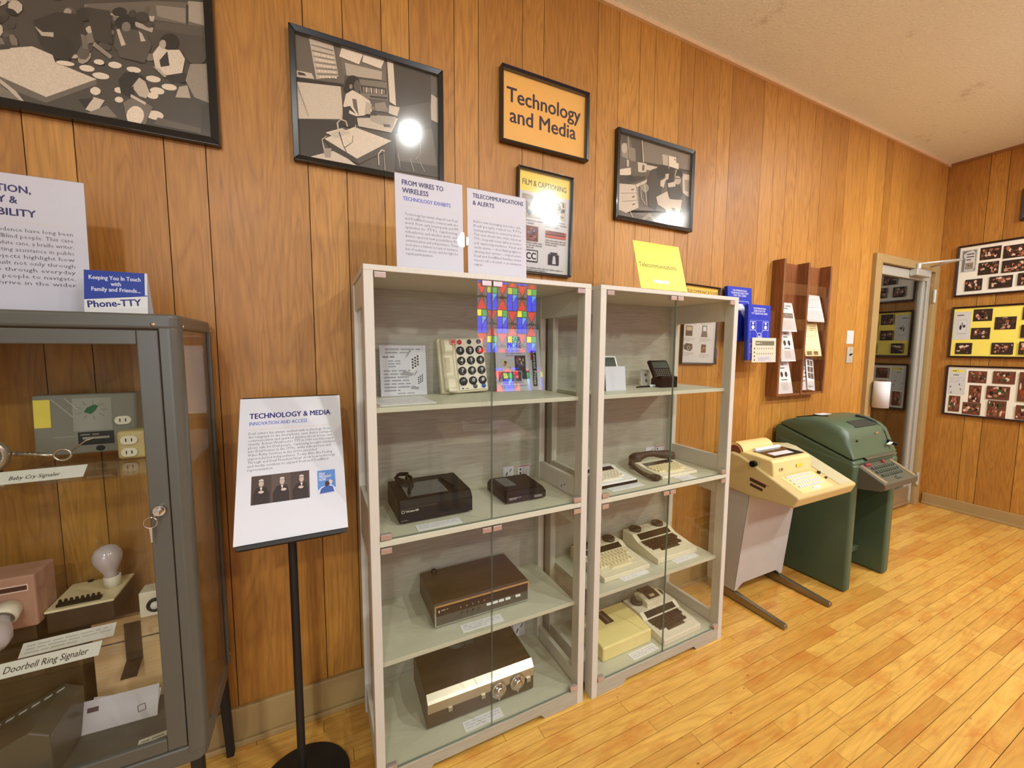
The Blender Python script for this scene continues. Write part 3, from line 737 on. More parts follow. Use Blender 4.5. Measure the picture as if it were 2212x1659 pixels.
# tonal shapes of the three black and white prints: (grey, outline in mm from the frame's lower left corner)
CLASS_SHAPES = [
(112,[(411,321),(561,381),(685,417),(681,348),(558,329),(480,310),(418,292)]),(205,[(415,302),(556,338),(552,323),(420,292)]),(150,[(560,370),(630,385),(628,343),(562,340)]),(178,[(637,408),(685,419),(683,352),(636,351)]),(60,[(632,398),(638,397),(634,339),(629,342)]),(90,[(555,324),(683,348),(685,318),(557,303)]),(190,[(509,309),(551,305),(547,291),(511,295)]),(170,[(272,281),(268,275),(262,272),(255,272),(253,275),(256,281),(263,284),(269,284)]),(38,[(378,282),(371,275),(366,275),(365,282),(370,292),(377,298),(382,299),(383,292)]),(75,[(234,250),(234,256),(237,270),(243,284),(247,290),(247,284),(244,269),(238,255)]),(62,[(264,244),(260,251),(261,259),(266,264),(274,263),(278,256),(277,248),(271,243)]),(50,[(494,207),(486,207),(480,216),(479,230),(483,239),(491,239),(497,230),(498,216)]),(95,[(261,252),(258,263),(259,270),(264,269),(269,261),(272,250),(271,242),(267,243)]),(95,[(363,273),(361,286),(366,297),(375,302),(383,296),(385,284),(380,272),(371,268)]),(95,[(362,253),(357,251),(352,254),(350,262),(352,268),(357,270),(362,266),(364,259)]),(38,[(477,310),(465,309),(460,316),(466,327),(478,336),(490,336),(495,329),(489,318)]),(62,[(411,210),(406,212),(401,224),(400,239),(403,248),(409,245),(413,233),(415,219)]),(95,[(243,180),(238,182),(236,187),(240,193),(246,196),(251,194),(253,188),(249,183)]),(130,[(411,311),(408,308),(404,308),(403,312),(404,316),(407,319),(411,319),(413,316)]),(75,[(458,254),(448,243),(441,241),(443,249),(451,263),(462,274),(468,276),(467,268)]),(50,[(179,195),(175,205),(178,220),(187,230),(197,230),(202,220),(198,205),(189,195)]),(95,[(535,337),(532,341),(534,349),(538,357),(543,359),(546,356),(545,347),(541,340)]),(50,[(493,217),(488,216),(485,222),(486,230),(490,235),(495,235),(498,230),(497,222)]),(62,[(232,222),(229,218),(224,216),(219,217),(218,220),(220,224),(226,226),(230,225)]),(130,[(234,141),(226,142),(222,153),(223,168),(229,178),(237,177),(241,166),(240,151)]),(62,[(217,255),(209,259),(208,270),(214,280),(225,284),(233,280),(234,270),(228,260)]),(130,[(368,215),(364,220),(364,235),(367,251),(371,258),(374,253),(375,238),(372,222)]),(75,[(463,285),(457,284),(453,291),(453,300),(458,307),(463,308),(467,301),(467,292)]),(75,[(199,198),(193,192),(186,193),(182,201),(183,210),(189,215),(197,214),(201,207)]),(95,[(251,279),(247,275),(242,276),(240,280),(242,286),(246,291),(251,290),(253,285)]),(38,[(515,311),(508,304),(496,303),(487,307),(485,315),(492,322),(503,324),(513,320)]),(38,[(382,169),(377,166),(371,168),(366,174),(366,179),(371,182),(377,180),(382,175)]),(62,[(489,213),(485,222),(488,231),(495,235),(503,232),(507,222),(504,213),(497,209)]),(75,[(412,199),(402,192),(394,194),(391,205),(396,217),(405,224),(414,222),(416,212)]),(50,[(510,197),(506,204),(509,219),(515,233),(522,239),(526,233),(524,217),(517,203)]),(62,[(232,213),(233,221),(240,231),(249,239),(255,238),(253,230),(246,219),(238,212)]),(205,[(485,251),(486,264),(493,274),(502,276),(509,269),(508,255),(501,245),(491,243)]),(62,[(261,292),(256,279),(252,274),(251,279),(254,292),(259,305),(263,311),(264,305)]),(75,[(480,229),(470,218),(461,216),(457,225),(462,240),(472,252),(481,254),(485,245)]),(205,[(433,254),(427,245),(415,241),(405,244),(402,253),(409,262),(421,266),(431,263)]),(95,[(434,283),(429,283),(424,289),(423,299),(425,306),(430,306),(435,299),(437,290)]),(38,[(464,276),(460,268),(454,264),(449,267),(449,275),(453,283),(459,286),(464,283)]),(75,[(549,306),(541,301),(531,304),(525,313),(526,322),(534,327),(543,324),(550,315)]),(50,[(339,159),(333,168),(333,175),(339,176),(346,169),(352,160),(352,153),(346,152)]),(205,[(323,197),(315,185),(310,181),(310,188),(316,201),(323,213),(328,217),(328,210)]),(205,[(228,255),(231,263),(240,271),(250,275),(255,272),(251,264),(242,255),(232,252)]),(95,[(180,234),(179,238),(181,243),(184,246),(187,246),(188,242),(186,237),(183,234)]),(75,[(398,248),(392,243),(386,244),(382,250),(384,258),(390,263),(396,262),(399,256)]),(130,[(177,246),(173,256),(176,267),(183,273),(191,269),(195,260),(192,249),(185,243)]),(205,[(384,175),(378,168),(369,166),(363,172),(363,181),(370,189),(378,191),(384,185)]),(130,[(462,259),(459,255),(455,254),(452,257),(452,262),(455,266),(460,267),(463,264)]),(130,[(471,290),(463,295),(462,302),(468,307),(478,307),(486,302),(487,295),(481,290)]),(62,[(514,324),(508,317),(501,315),(497,321),(499,329),(505,337),(512,338),(515,333)]),(50,[(488,266),(490,281),(500,293),(512,295),(519,287),(516,272),(506,260),(495,258)]),(205,[(241,191),(234,177),(225,171),(219,177),(219,191),(226,205),(235,211),(241,205)]),(62,[(508,197),(503,207),(507,220),(516,229),(526,229),(531,219),(527,206),(518,197)]),(95,[(380,189),(381,202),(389,215),(400,221),(408,216),(408,203),(399,190),(388,184)]),(75,[(262,208),(257,206),(253,209),(252,215),(255,222),(260,224),(264,221),(265,215)]),(170,[(401,166),(390,157),(382,159),(382,170),(390,184),(401,193),(410,191),(409,180)]),(95,[(326,215),(321,219),(321,226),(325,230),(332,230),(337,225),(337,219),(333,214)]),(170,[(410,283),(405,278),(396,275),(389,276),(386,282),(391,287),(400,290),(408,289)]),(130,[(550,218),(544,211),(535,208),(527,212),(525,220),(531,227),(541,230),(549,226)]),(205,[(281,258),(273,247),(262,245),(255,252),(256,265),(265,276),(275,278),(282,271)]),(38,[(258,239),(251,244),(250,250),(255,254),(264,254),(270,249),(271,243),(266,239)]),(95,[(363,167),(360,172),(360,176),(364,178),(368,177),(371,173),(370,168),(367,166)]),(95,[(216,229),(210,220),(202,219),(198,226),(199,237),(206,245),(214,247),(218,240)]),(62,[(226,198),(219,202),(218,215),(223,229),(232,236),(239,232),(240,219),(235,205)]),(62,[(416,220),(416,227),(422,236),(429,242),(434,241),(434,234),(428,225),(420,219)]),(62,[(352,308),(341,306),(337,310),(342,317),(352,323),(363,325),(367,321),(362,314)]),(170,[(371,274),(364,272),(361,277),(362,285),(367,292),(374,294),(378,289),(376,281)]),(38,[(233,251),(226,250),(223,254),(226,261),(233,267),(240,268),(243,264),(240,257)]),(205,[(421,271),(423,285),(434,299),(447,304),(455,299),(453,285),(442,271),(429,266)]),(62,[(544,323),(536,312),(524,308),(514,314),(513,325),(521,336),(533,340),(543,334)]),(95,[(398,171),(386,169),(380,179),(381,194),(390,207),(401,209),(408,199),(406,183)]),(75,[(438,209),(429,215),(428,222),(434,228),(445,229),(454,223),(455,216),(449,210)]),(50,[(388,274),(388,289),(396,303),(408,308),(417,302),(417,288),(408,274),(396,268)]),(130,[(416,220),(404,213),(396,216),(397,227),(407,241),(419,248),(426,245),(425,234)]),(205,[(197,149),(191,157),(193,167),(200,174),(208,174),(213,166),(212,156),(205,149)]),(130,[(182,147),(176,155),(178,169),(186,179),(196,180),(201,171),(199,158),(191,148)]),(38,[(484,282),(479,278),(475,278),(475,283),(478,289),(483,293),(487,293),(487,289)]),(38,[(534,232),(526,221),(521,218),(521,224),(527,236),(534,247),(540,250),(539,244)]),(130,[(263,161),(258,161),(253,170),(252,182),(255,190),(261,190),(266,181),(267,169)]),(170,[(397,325),(394,327),(393,336),(395,345),(398,351),(402,348),(403,340),(401,330)]),(95,[(358,220),(349,219),(343,228),(345,242),(353,252),(363,253),(368,244),(366,230)]),(170,[(232,266),(232,274),(238,288),(246,300),(253,302),(253,294),(247,280),(238,269)]),(170,[(322,207),(315,199),(309,199),(308,207),(312,217),(319,225),(326,225),(327,218)]),(52,[(301,239),(347,275),(395,285),(406,240),(380,180),(339,154),(310,182)]),(200,[(302,225),(317,215),(338,221),(337,209),(314,205)]),(44,[(377,189),(374,176),(368,164),(359,156),(350,153),(342,156),(338,165),(337,177),(339,190),(346,202),(354,211),(363,213),(371,210),(376,202)]),(120,[(392,235),(405,233),(406,198),(395,198)]),(60,[(408,309),(458,316),(458,228),(419,227)]),(150,[(419,223),(456,196),(450,187),(415,212)]),(84,[(469,273),(532,289),(545,252),(526,199),(473,198),(462,226)]),(34,[(509,304),(507,295),(501,287),(492,280),(482,277),(474,278),(469,282),(467,290),(470,298),(476,306),(484,313),(494,316),(502,315),(508,311)]),(130,[(501,288),(500,282),(497,277),(492,273),(488,272),(484,273),(481,276),(481,282),(482,288),(485,293),(489,297),(494,299),(498,297),(500,294)]),(205,[(469,270),(475,275),(487,236),(477,229)]),(205,[(518,283),(525,278),(532,260),(521,255)]),(72,[(170,110),(234,159),(294,171),(334,159),(338,147),(501,173),(546,171),(624,163),(685,117),(683,26),(522,24),(350,12),(162,12)]),(222,[(172,139),(233,147),(294,172),(332,162),(336,145),(418,124),(312,49),(228,78),(169,100)]),(112,[(169,98),(228,78),(312,49),(418,124),(417,110),(311,34),(227,55),(167,77)]),(60,[(231,151),(249,160),(253,153),(233,144)]),(130,[(166,64),(227,55),(262,34),(268,22),(163,21)]),(205,[(228,72),(255,49),(269,26),(263,25),(241,49),(227,62)]),(44,[(568,180),(623,199),(619,172),(586,158)]),(226,[(546,229),(563,258),(581,251),(610,260),(622,238),(613,196),(574,178),(550,195)]),(44,[(561,216),(581,247),(584,208),(563,198)]),(32,[(610,283),(608,272),(601,262),(591,254),(581,251),(572,253),(566,259),(565,268),(568,279),(574,289),(584,297),(594,300),(603,298),(609,292)]),(190,[(579,266),(578,260),(576,255),(572,251),(569,250),(566,252),(564,255),(563,261),(564,266),(567,271),(570,275),(574,276),(577,275),(579,271)]),(190,[(544,195),(562,191),(575,174),(569,172)]),(76,[(683,281),(679,262),(669,244),(656,232),(642,228),(630,233),(622,245),(620,262),(624,281),(633,299),(646,311),(660,315),(672,311),(681,299)]),(152,[(634,227),(681,241),(683,125),(639,134),(620,177)]),(60,[(654,117),(685,121),(681,37),(654,47)]),(236,[(437,172),(436,169),(432,166),(428,164),(423,164),(418,165),(416,167),(415,170),(417,173),(420,176),(425,178),(430,179),(434,178),(437,175)]),(236,[(475,175),(473,171),(468,167),(462,165),(456,164),(450,165),(446,168),(446,172),(448,176),(452,179),(459,182),(465,182),(471,181),(474,179)]),(236,[(517,174),(515,170),(510,167),(503,165),(496,164),(490,165),(486,168),(485,171),(487,175),(492,178),(499,180),(506,181),(512,180),(516,178)]),(236,[(416,149),(414,145),(409,141),(402,139),(395,138),(389,139),(385,142),(384,145),(386,149),(391,153),(398,155),(405,156),(411,155),(415,152)]),(236,[(446,137),(444,133),(438,129),(431,127),(423,126),(416,127),(412,130),(410,134),(413,138),(418,141),(426,144),(434,144),(441,143),(445,141)]),(236,[(561,161),(558,156),(553,153),(546,150),(538,150),(532,151),(528,154),(527,157),(529,162),(534,165),(542,168),(549,168),(556,167),(560,165)]),(236,[(598,148),(596,144),(590,140),(583,138),(575,137),(568,138),(563,141),(562,145),(565,149),(570,153),(578,155),(586,156),(593,155),(597,152)]),(236,[(568,130),(566,125),(561,121),(553,119),(546,118),(539,120),(535,123),(534,127),(537,131),(542,135),(549,138),(557,138),(563,137),(567,134)]),(236,[(553,113),(551,109),(547,105),(541,103),(535,103),(530,104),(527,107),(526,111),(528,115),(532,118),(538,121),(544,121),(549,120),(553,117)]),(236,[(475,108),(473,104),(470,101),(466,99),(461,99),(457,100),(455,102),(455,106),(456,110),(460,113),(464,115),(469,115),(472,114),(475,111)]),(236,[(473,82),(471,78),(468,75),(464,73),(460,73),(456,74),(454,77),(454,80),(456,84),(459,87),(463,89),(467,89),(470,88),(472,85)]),(236,[(562,59),(559,53),(552,48),(544,45),(535,45),(527,47),(523,51),(522,57),(525,62),(531,67),(539,70),(548,71),(556,69),(561,65)]),(236,[(425,92),(423,87),(419,83),(414,80),(410,80),(406,82),(403,85),(403,90),(405,95),(409,99),(413,102),(418,102),(422,100),(425,97)]),(236,[(375,149),(373,146),(367,143),(360,141),(352,141),(344,141),(340,143),(338,145),(341,148),(346,151),(354,153),(362,154),(369,153),(374,152)]),(185,[(604,154),(624,163),(630,128),(593,121)]),(215,[(390,36),(409,74),(432,71),(412,31)]),(34,[(376,59),(409,71),(390,39)]),(130,[(389,25),(436,58),(457,31),(440,27)]),(30,[(465,134),(480,158),(501,166),(523,159),(534,120),(498,114),(485,94),(469,99)]),(200,[(494,124),(512,154),(525,147),(533,120),(525,100),(509,102)]),(34,[(485,103),(498,129),(497,99),(489,90)]),(120,[(472,76),(497,97),(538,80),(518,25),(478,28)]),(210,[(491,103),(524,88),(521,81),(489,95)]),(238,[(517,50),(514,38),(508,27),(500,20),(491,18),(483,21),(478,30),(477,41),(480,53),(486,63),(494,71),(503,73),(511,70),(516,62)]),(95,[(548,53),(651,46),(650,30),(538,31)]),
]
DESK_SHAPES = [
(108,[(15,412),(170,411),(166,282),(13,269)]),(120,[(146,414),(310,407),(308,338),(168,317)]),(212,[(14,292),(64,296),(72,280),(15,272)]),(60,[(23,289),(42,290),(48,283),(24,279)]),(40,[(13,270),(162,289),(166,280),(14,255)]),(214,[(15,256),(154,278),(160,172),(14,139)]),(56,[(14,139),(160,167),(154,137),(101,108),(86,30),(12,23)]),(205,[(60,407),(134,407),(148,309),(78,281)]),(120,[(66,388),(133,390),(134,386),(66,385)]),(120,[(68,371),(136,375),(136,372),(68,367)]),(238,[(76,365),(83,365),(83,359),(76,359)]),(238,[(85,365),(92,365),(92,360),(85,360)]),(238,[(96,365),(102,365),(102,360),(96,360)]),(238,[(104,366),(111,366),(111,360),(104,360)]),(238,[(114,366),(122,366),(122,360),(114,360)]),(238,[(124,366),(132,366),(132,360),(124,360)]),(140,[(71,353),(138,361),(139,357),(71,350)]),(238,[(79,347),(86,347),(86,342),(79,342)]),(238,[(88,348),(96,348),(96,342),(88,342)]),(238,[(98,349),(105,349),(105,343),(98,343)]),(238,[(107,349),(114,349),(114,344),(107,344)]),(238,[(118,350),(124,350),(124,344),(116,344)]),(238,[(126,351),(133,351),(133,345),(126,345)]),(140,[(74,336),(142,346),(142,342),(74,332)]),(238,[(82,330),(90,329),(90,324),(82,324)]),(238,[(92,331),(98,331),(98,325),(92,325)]),(238,[(101,332),(108,332),(107,326),(100,326)]),(238,[(110,333),(118,333),(118,327),(110,327)]),(238,[(120,334),(126,334),(126,328),(120,329)]),(238,[(130,335),(136,335),(136,330),(130,330)]),(140,[(77,318),(144,331),(144,327),(78,314)]),(238,[(85,312),(92,312),(92,306),(85,306)]),(238,[(94,313),(101,313),(101,308),(94,308)]),(238,[(104,315),(111,315),(110,309),(103,309)]),(238,[(113,317),(120,317),(120,311),(113,311)]),(238,[(122,318),(130,318),(130,313),(122,313)]),(238,[(132,320),(139,320),(138,314),(132,314)]),(140,[(80,300),(146,316),(146,312),(81,296)]),(238,[(88,294),(96,294),(96,288),(88,288)]),(238,[(98,296),(104,296),(104,290),(98,290)]),(238,[(106,298),(113,298),(113,292),(106,293)]),(238,[(116,300),(124,300),(122,294),(115,295)]),(238,[(126,302),(132,302),(132,297),(126,297)]),(238,[(134,305),(142,305),(142,299),(134,299)]),(238,[(162,409),(231,407),(216,367),(152,374)]),(238,[(232,407),(304,410),(290,374),(227,379)]),(188,[(169,359),(294,366),(292,337),(174,319)]),(130,[(212,317),(310,334),(316,230),(226,222)]),(62,[(219,300),(308,313),(308,291),(222,275)]),(150,[(227,295),(232,297),(232,279),(227,278)]),(205,[(236,296),(242,298),(242,281),(236,279)]),(150,[(244,297),(250,299),(250,282),(244,281)]),(205,[(252,298),(258,301),(258,283),(254,282)]),(150,[(262,299),(268,302),(268,285),(262,283)]),(205,[(270,301),(275,303),(276,286),(270,285)]),(150,[(278,302),(284,304),(286,288),(279,286)]),(205,[(288,303),(294,306),(294,289),(288,288)]),(150,[(296,304),(302,307),(302,291),(298,289)]),(50,[(250,272),(310,282),(312,276),(250,267)]),(96,[(246,261),(312,273),(314,248),(254,238)]),(150,[(264,249),(302,264),(310,238),(272,224)]),(228,[(312,408),(334,408),(341,260),(318,268)]),(70,[(336,408),(471,410),(473,336),(504,325),(500,36),(334,32),(342,209)]),(98,[(471,406),(504,400),(504,330),(473,336)]),(196,[(473,336),(504,327),(502,237),(468,244)]),(92,[(348,257),(470,307),(473,201),(346,158)]),(108,[(332,160),(474,211),(492,77),(344,68)]),(30,[(219,300),(216,285),(208,272),(198,263),(186,260),(176,263),(170,272),(167,286),(170,300),(178,313),(188,322),(200,325),(210,322),(216,313)]),(30,[(186,278),(184,271),(182,265),(178,261),(172,260),(168,262),(165,266),(164,273),(166,279),(169,285),(174,289),(178,291),(182,289),(186,284)]),(96,[(218,296),(216,287),(214,279),(210,273),(204,272),(200,275),(198,281),(196,290),(198,299),(202,307),(206,312),(210,314),(214,311),(218,304)]),(150,[(192,287),(192,283),(190,280),(188,278),(186,277),(184,278),(182,280),(182,284),(182,287),(184,290),(186,293),(188,293),(190,292),(192,290)]),(228,[(170,256),(192,275),(216,268),(250,253),(256,220),(226,198),(204,191),(178,201),(160,214)]),(105,[(190,246),(204,247),(210,195),(194,218)]),(48,[(160,209),(182,220),(208,189),(198,145),(154,148)]),(228,[(180,206),(208,194),(204,190),(178,194)]),(208,[(204,185),(348,219),(322,162),(208,158)]),(178,[(250,208),(340,221),(324,176),(248,186)]),(60,[(231,214),(268,218),(272,209),(236,202)]),(190,[(236,247),(256,245),(250,209),(230,205)]),(215,[(316,256),(354,258),(344,224),(314,227)]),(90,[(294,186),(318,189),(318,180),(296,176)]),(218,[(51,23),(134,62),(204,19),(94,18)]),(226,[(96,91),(194,152),(322,133),(200,46)]),(84,[(200,46),(322,131),(298,91),(204,28)]),(60,[(96,91),(200,46),(204,28),(118,58)]),(206,[(102,113),(154,139),(182,130),(132,99)]),(232,[(102,113),(154,139),(156,137),(106,109)]),(168,[(92,59),(118,64),(114,32),(96,30)]),(205,[(140,123),(137,151),(142,152),(144,124)]),(205,[(137,153),(150,168),(152,166),(140,151)]),(205,[(152,169),(168,167),(167,163),(150,165)]),(205,[(169,166),(174,149),(170,147),(165,164)]),(60,[(146,124),(158,80),(156,79),(142,123)]),(60,[(158,81),(178,37),(176,36),(156,79)]),(120,[(190,123),(188,100),(186,100),(188,122)]),(120,[(188,99),(162,75),(160,77),(188,101)]),(215,[(104,101),(90,86),(88,88),(103,102)]),(215,[(90,88),(96,58),(92,57),(88,87)]),(210,[(200,161),(200,145),(196,145),(198,161)]),(210,[(273,37),(272,76),(276,77),(276,38)]),(210,[(273,78),(284,95),(288,93),(276,76)]),(210,[(286,96),(298,93),(296,89),(284,92)]),(160,[(294,90),(298,25),(294,25),(292,90)]),(180,[(346,92),(352,45),(350,45),(344,91)]),(190,[(388,86),(404,41),(402,40),(386,85)]),(170,[(428,157),(428,109),(426,108),(426,156)]),(170,[(428,108),(410,85),(408,86),(428,109)]),(180,[(426,79),(444,48),(442,47),(424,78)]),(120,[(19,250),(50,155),(49,154),(17,249)]),
]
TWO_SHAPES = [
(128,[(178,406),(512,406),(510,315),(182,303)]),(84,[(83,403),(160,405),(176,297),(128,293)]),(110,[(25,404),(83,403),(128,293),(25,296)]),(150,[(31,393),(69,397),(81,295),(41,300)]),(84,[(29,404),(69,404),(70,368),(39,352),(31,374)]),(190,[(72,345),(71,334),(66,324),(59,318),(51,317),(44,320),(38,327),(36,337),(38,348),(42,357),(49,363),(57,365),(65,362),(70,355)]),(140,[(85,352),(124,353),(128,293),(94,291)]),(60,[(182,303),(512,323),(511,310),(182,288)]),(206,[(182,291),(273,295),(260,271),(190,267)]),(208,[(141,293),(199,297),(198,252),(146,248)]),(100,[(172,286),(186,287),(184,259),(170,259)]),(188,[(302,363),(343,366),(345,316),(309,314)]),(232,[(350,365),(399,367),(401,341),(420,340),(420,311),(353,314)]),(40,[(388,357),(394,358),(394,351),(388,350)]),(40,[(331,312),(390,311),(387,224),(342,227)]),(222,[(27,237),(97,258),(100,226),(32,203)]),(205,[(71,291),(84,291),(85,260),(74,259)]),(206,[(448,295),(512,298),(510,183),(458,199)]),(150,[(465,269),(501,270),(500,211),(473,212)]),(112,[(30,49),(77,41),(157,83),(519,106),(518,18)]),(52,[(28,174),(32,211),(205,239),(186,216),(79,176)]),(90,[(103,231),(204,258),(212,239),(110,220)]),(35,[(124,213),(122,207),(114,201),(104,197),(92,195),(81,195),(74,198),(71,203),(73,209),(81,215),(91,219),(103,222),(114,221),(121,218)]),(204,[(27,171),(131,183),(155,78),(77,40),(28,49)]),(150,[(131,183),(145,189),(157,81),(153,78)]),(208,[(131,183),(205,222),(201,206),(143,174)]),(70,[(103,157),(121,163),(122,158),(105,152)]),(70,[(109,123),(126,129),(128,124),(110,118)]),(70,[(113,88),(129,94),(130,89),(114,83)]),(140,[(38,129),(140,147),(141,145),(39,126)]),(140,[(46,91),(147,114),(148,111),(46,88)]),(60,[(232,273),(274,292),(316,243),(303,163),(266,79),(219,93),(206,223)]),(34,[(339,286),(336,270),(326,257),(312,247),(295,244),(280,248),(269,258),(265,271),(267,287),(277,300),(292,309),(308,313),(324,309),(335,299)]),(196,[(327,270),(352,277),(350,249),(329,239)]),(204,[(295,231),(335,254),(318,201),(296,205)]),(150,[(218,182),(216,172),(209,164),(199,158),(188,156),(178,158),(172,165),(168,173),(170,183),(178,191),(186,197),(197,199),(207,197),(215,190)]),(206,[(270,147),(344,188),(365,144),(410,34),(369,12),(338,95),(282,113)]),(58,[(342,234),(432,241),(460,194),(430,151),(361,164)]),(30,[(453,289),(450,279),(443,269),(432,263),(418,261),(408,263),(398,269),(395,279),(397,289),(406,299),(416,305),(430,308),(441,305),(449,299)]),(184,[(440,260),(438,250),(432,241),(424,235),(412,233),(402,236),(395,242),(392,251),(394,261),(400,270),(410,276),(420,278),(430,275),(438,269)]),(40,[(393,263),(434,268),(436,265),(393,259)]),(206,[(346,227),(401,247),(401,221),(351,208)]),(206,[(361,151),(454,161),(432,53),(406,44),(406,111),(356,111)]),(150,[(174,25),(227,63),(287,25),(280,19),(225,42),(184,14)]),(222,[(166,406),(180,298),(174,297),(161,405)]),(190,[(75,403),(88,295),(84,294),(71,402)]),(190,[(164,200),(172,126),(167,125),(160,199)]),(190,[(170,127),(199,101),(196,99),(167,124)]),(200,[(188,210),(210,97),(206,96),(184,208)]),(190,[(103,51),(121,26),(116,24),(98,49)]),(215,[(436,99),(432,18),(428,18),(430,99)]),(200,[(447,123),(462,87),(459,86),(443,121)]),(190,[(406,305),(396,267),(390,267),(399,305)]),(210,[(348,367),(352,301),(348,300),(344,366)]),
]

# ------------------------------------------------------------------ things on the panelled wall
def tonal(shapes, base, bar):
    def fn(s):
        s.lift, s.layer = 0.00005, 8
        s.rect(0, 0, s.w, s.h, sepia(base)); s.up()
        o = (bar - 0.004) * 1000
        for g, q in shapes:
            s.poly([(min(max((u - o) / 1000, 0), s.w), min(max((v - o) / 1000, 0), s.h)) for u, v in q], sepia(g)); s.up()
    return fn
framed('framed_photograph', 'large black-framed photograph of children seated on a floor, above the grey metal cabinet', 'picture',
       -1.205, 2.02, 0.70, 0.53, 0.024, 0.026, tonal(CLASS_SHAPES, 76, 0.024))
framed('framed_photograph', 'black-framed black and white photograph of a girl working at a desk, with a lamp glare', 'picture',
       -0.3045, 2.022, 0.516, 0.424, 0.019, 0.026, tonal(DESK_SHAPES, 84, 0.019))
framed('framed_photograph', 'black-framed black and white photograph of two seated people facing each other', 'picture',
       1.0615, 2.023, 0.521, 0.419, 0.019, 0.026, tonal(TWO_SHAPES, 96, 0.019))
ORANGE, YELLOW = (246, 184, 92), (250, 216, 84)
def sign_title(s):
    s.rect(0, 0, s.w, s.h, (240, 226, 205)); s.up()
    s.rect(0.004, 0.004, s.w - 0.004, s.h - 0.004, ORANGE); s.up()
    s.text('Technology', 0.026, 0.163, width=0.368, c=(48, 28, 46), bold=0.022, res=4, size=0.083)
    s.text('and Media', 0.040, 0.084, width=0.330, c=(48, 28, 46), bold=0.022, res=4, size=0.083)
framed('framed_sign', 'black-framed orange sign reading Technology and Media', 'sign', 0.455, 2.249, 0.436, 0.296, 0.011, 0.03, sign_title, mat='print', child='sign_sheet')
GREYS = [sepia(v) for v in (30, 55, 80, 110, 150, 190, 215)]
BROWNS = [rgb(*c) for c in ((50, 30, 22), (90, 52, 36), (140, 88, 62), (196, 150, 120), (228, 200, 176), (70, 44, 30), (180, 110, 80))]
def film(s):
    w, h = s.w, s.h
    s.rect(0, 0, w, h, (208, 204, 200)); s.up()
    s.rect(0.004, h - 0.088, w - 0.004, h - 0.003, YELLOW); s.up()
    s.text('FILM & CAPTIONING', w / 2, h - 0.062, width=w * 0.83, size=0.034, c=(50, 34, 30), bold=0.012, align='c')
    s.blobs(0.022, h - 0.198, 0.118, h - 0.10, sepia(150), GREYS[:5], 34, 3)
    s.blobs(0.148, h - 0.188, 0.246, h - 0.105, sepia(170), GREYS, 26, 5)
    s.scribble(0.02, h - 0.226, 0.125, h - 0.202, 2, (150, 146, 142), 1); s.scribble(0.142, h - 0.228, 0.252, h - 0.192, 3, (150, 146, 142), 2)
    s.blobs(0.028, h - 0.296, 0.104, h - 0.232, rgb(120, 60, 40), [rgb(60, 80, 140), rgb(76, 96, 156), rgb(170, 110, 80), rgb(90, 36, 26)], 16, 7)
    s.rect(0.142, h - 0.270, 0.25, h - 0.240, (200, 96, 76)); s.up(); s.poly([(0.155, h - 0.24), (0.235, h - 0.24), (0.25, h - 0.25), (0.142, h - 0.25)], (110, 60, 50)); s.rect(0.144, h - 0.259, 0.246, h - 0.253, (50, 36, 32)); s.up()
    s.scribble(0.02, h - 0.328, 0.125, h - 0.298, 3, (150, 146, 142), 3); s.scribble(0.142, h - 0.306, 0.25, h - 0.276, 3, (150, 146, 142), 4)
    s.rect(0.034, h - 0.386, 0.104, h - 0.334, (20, 20, 20)); s.up(); s.rect(0.039, h - 0.381, 0.099, h - 0.339, (212, 210, 208)); s.up()
    s.text('CC', 0.069, h - 0.374, width=0.048, size=0.040, c=(16, 16, 16), bold=0.06, align='c')
    s.rect(0.158, h - 0.388, 0.214, h - 0.342, (18, 20, 22)); s.rect(0.168, h - 0.34, 0.206, h - 0.333, (30, 30, 30)); s.up(); s.poly([(0.178, h - 0.384), (0.198, h - 0.384), (0.194, h - 0.352), (0.188, h - 0.346), (0.182, h - 0.352)], (200, 200, 196)); s.up()
    s.scribble(0.025, 0.008, 0.235, 0.026, 2, (140, 138, 134), 6)
framed('framed_poster', 'black-framed poster headed FILM & CAPTIONING with six small pictures', 'poster', 0.530, 1.727, 0.279, 0.442, 0.009, 0.026, film, mat='print', child='poster_sheet', rot=math.radians(0.8))
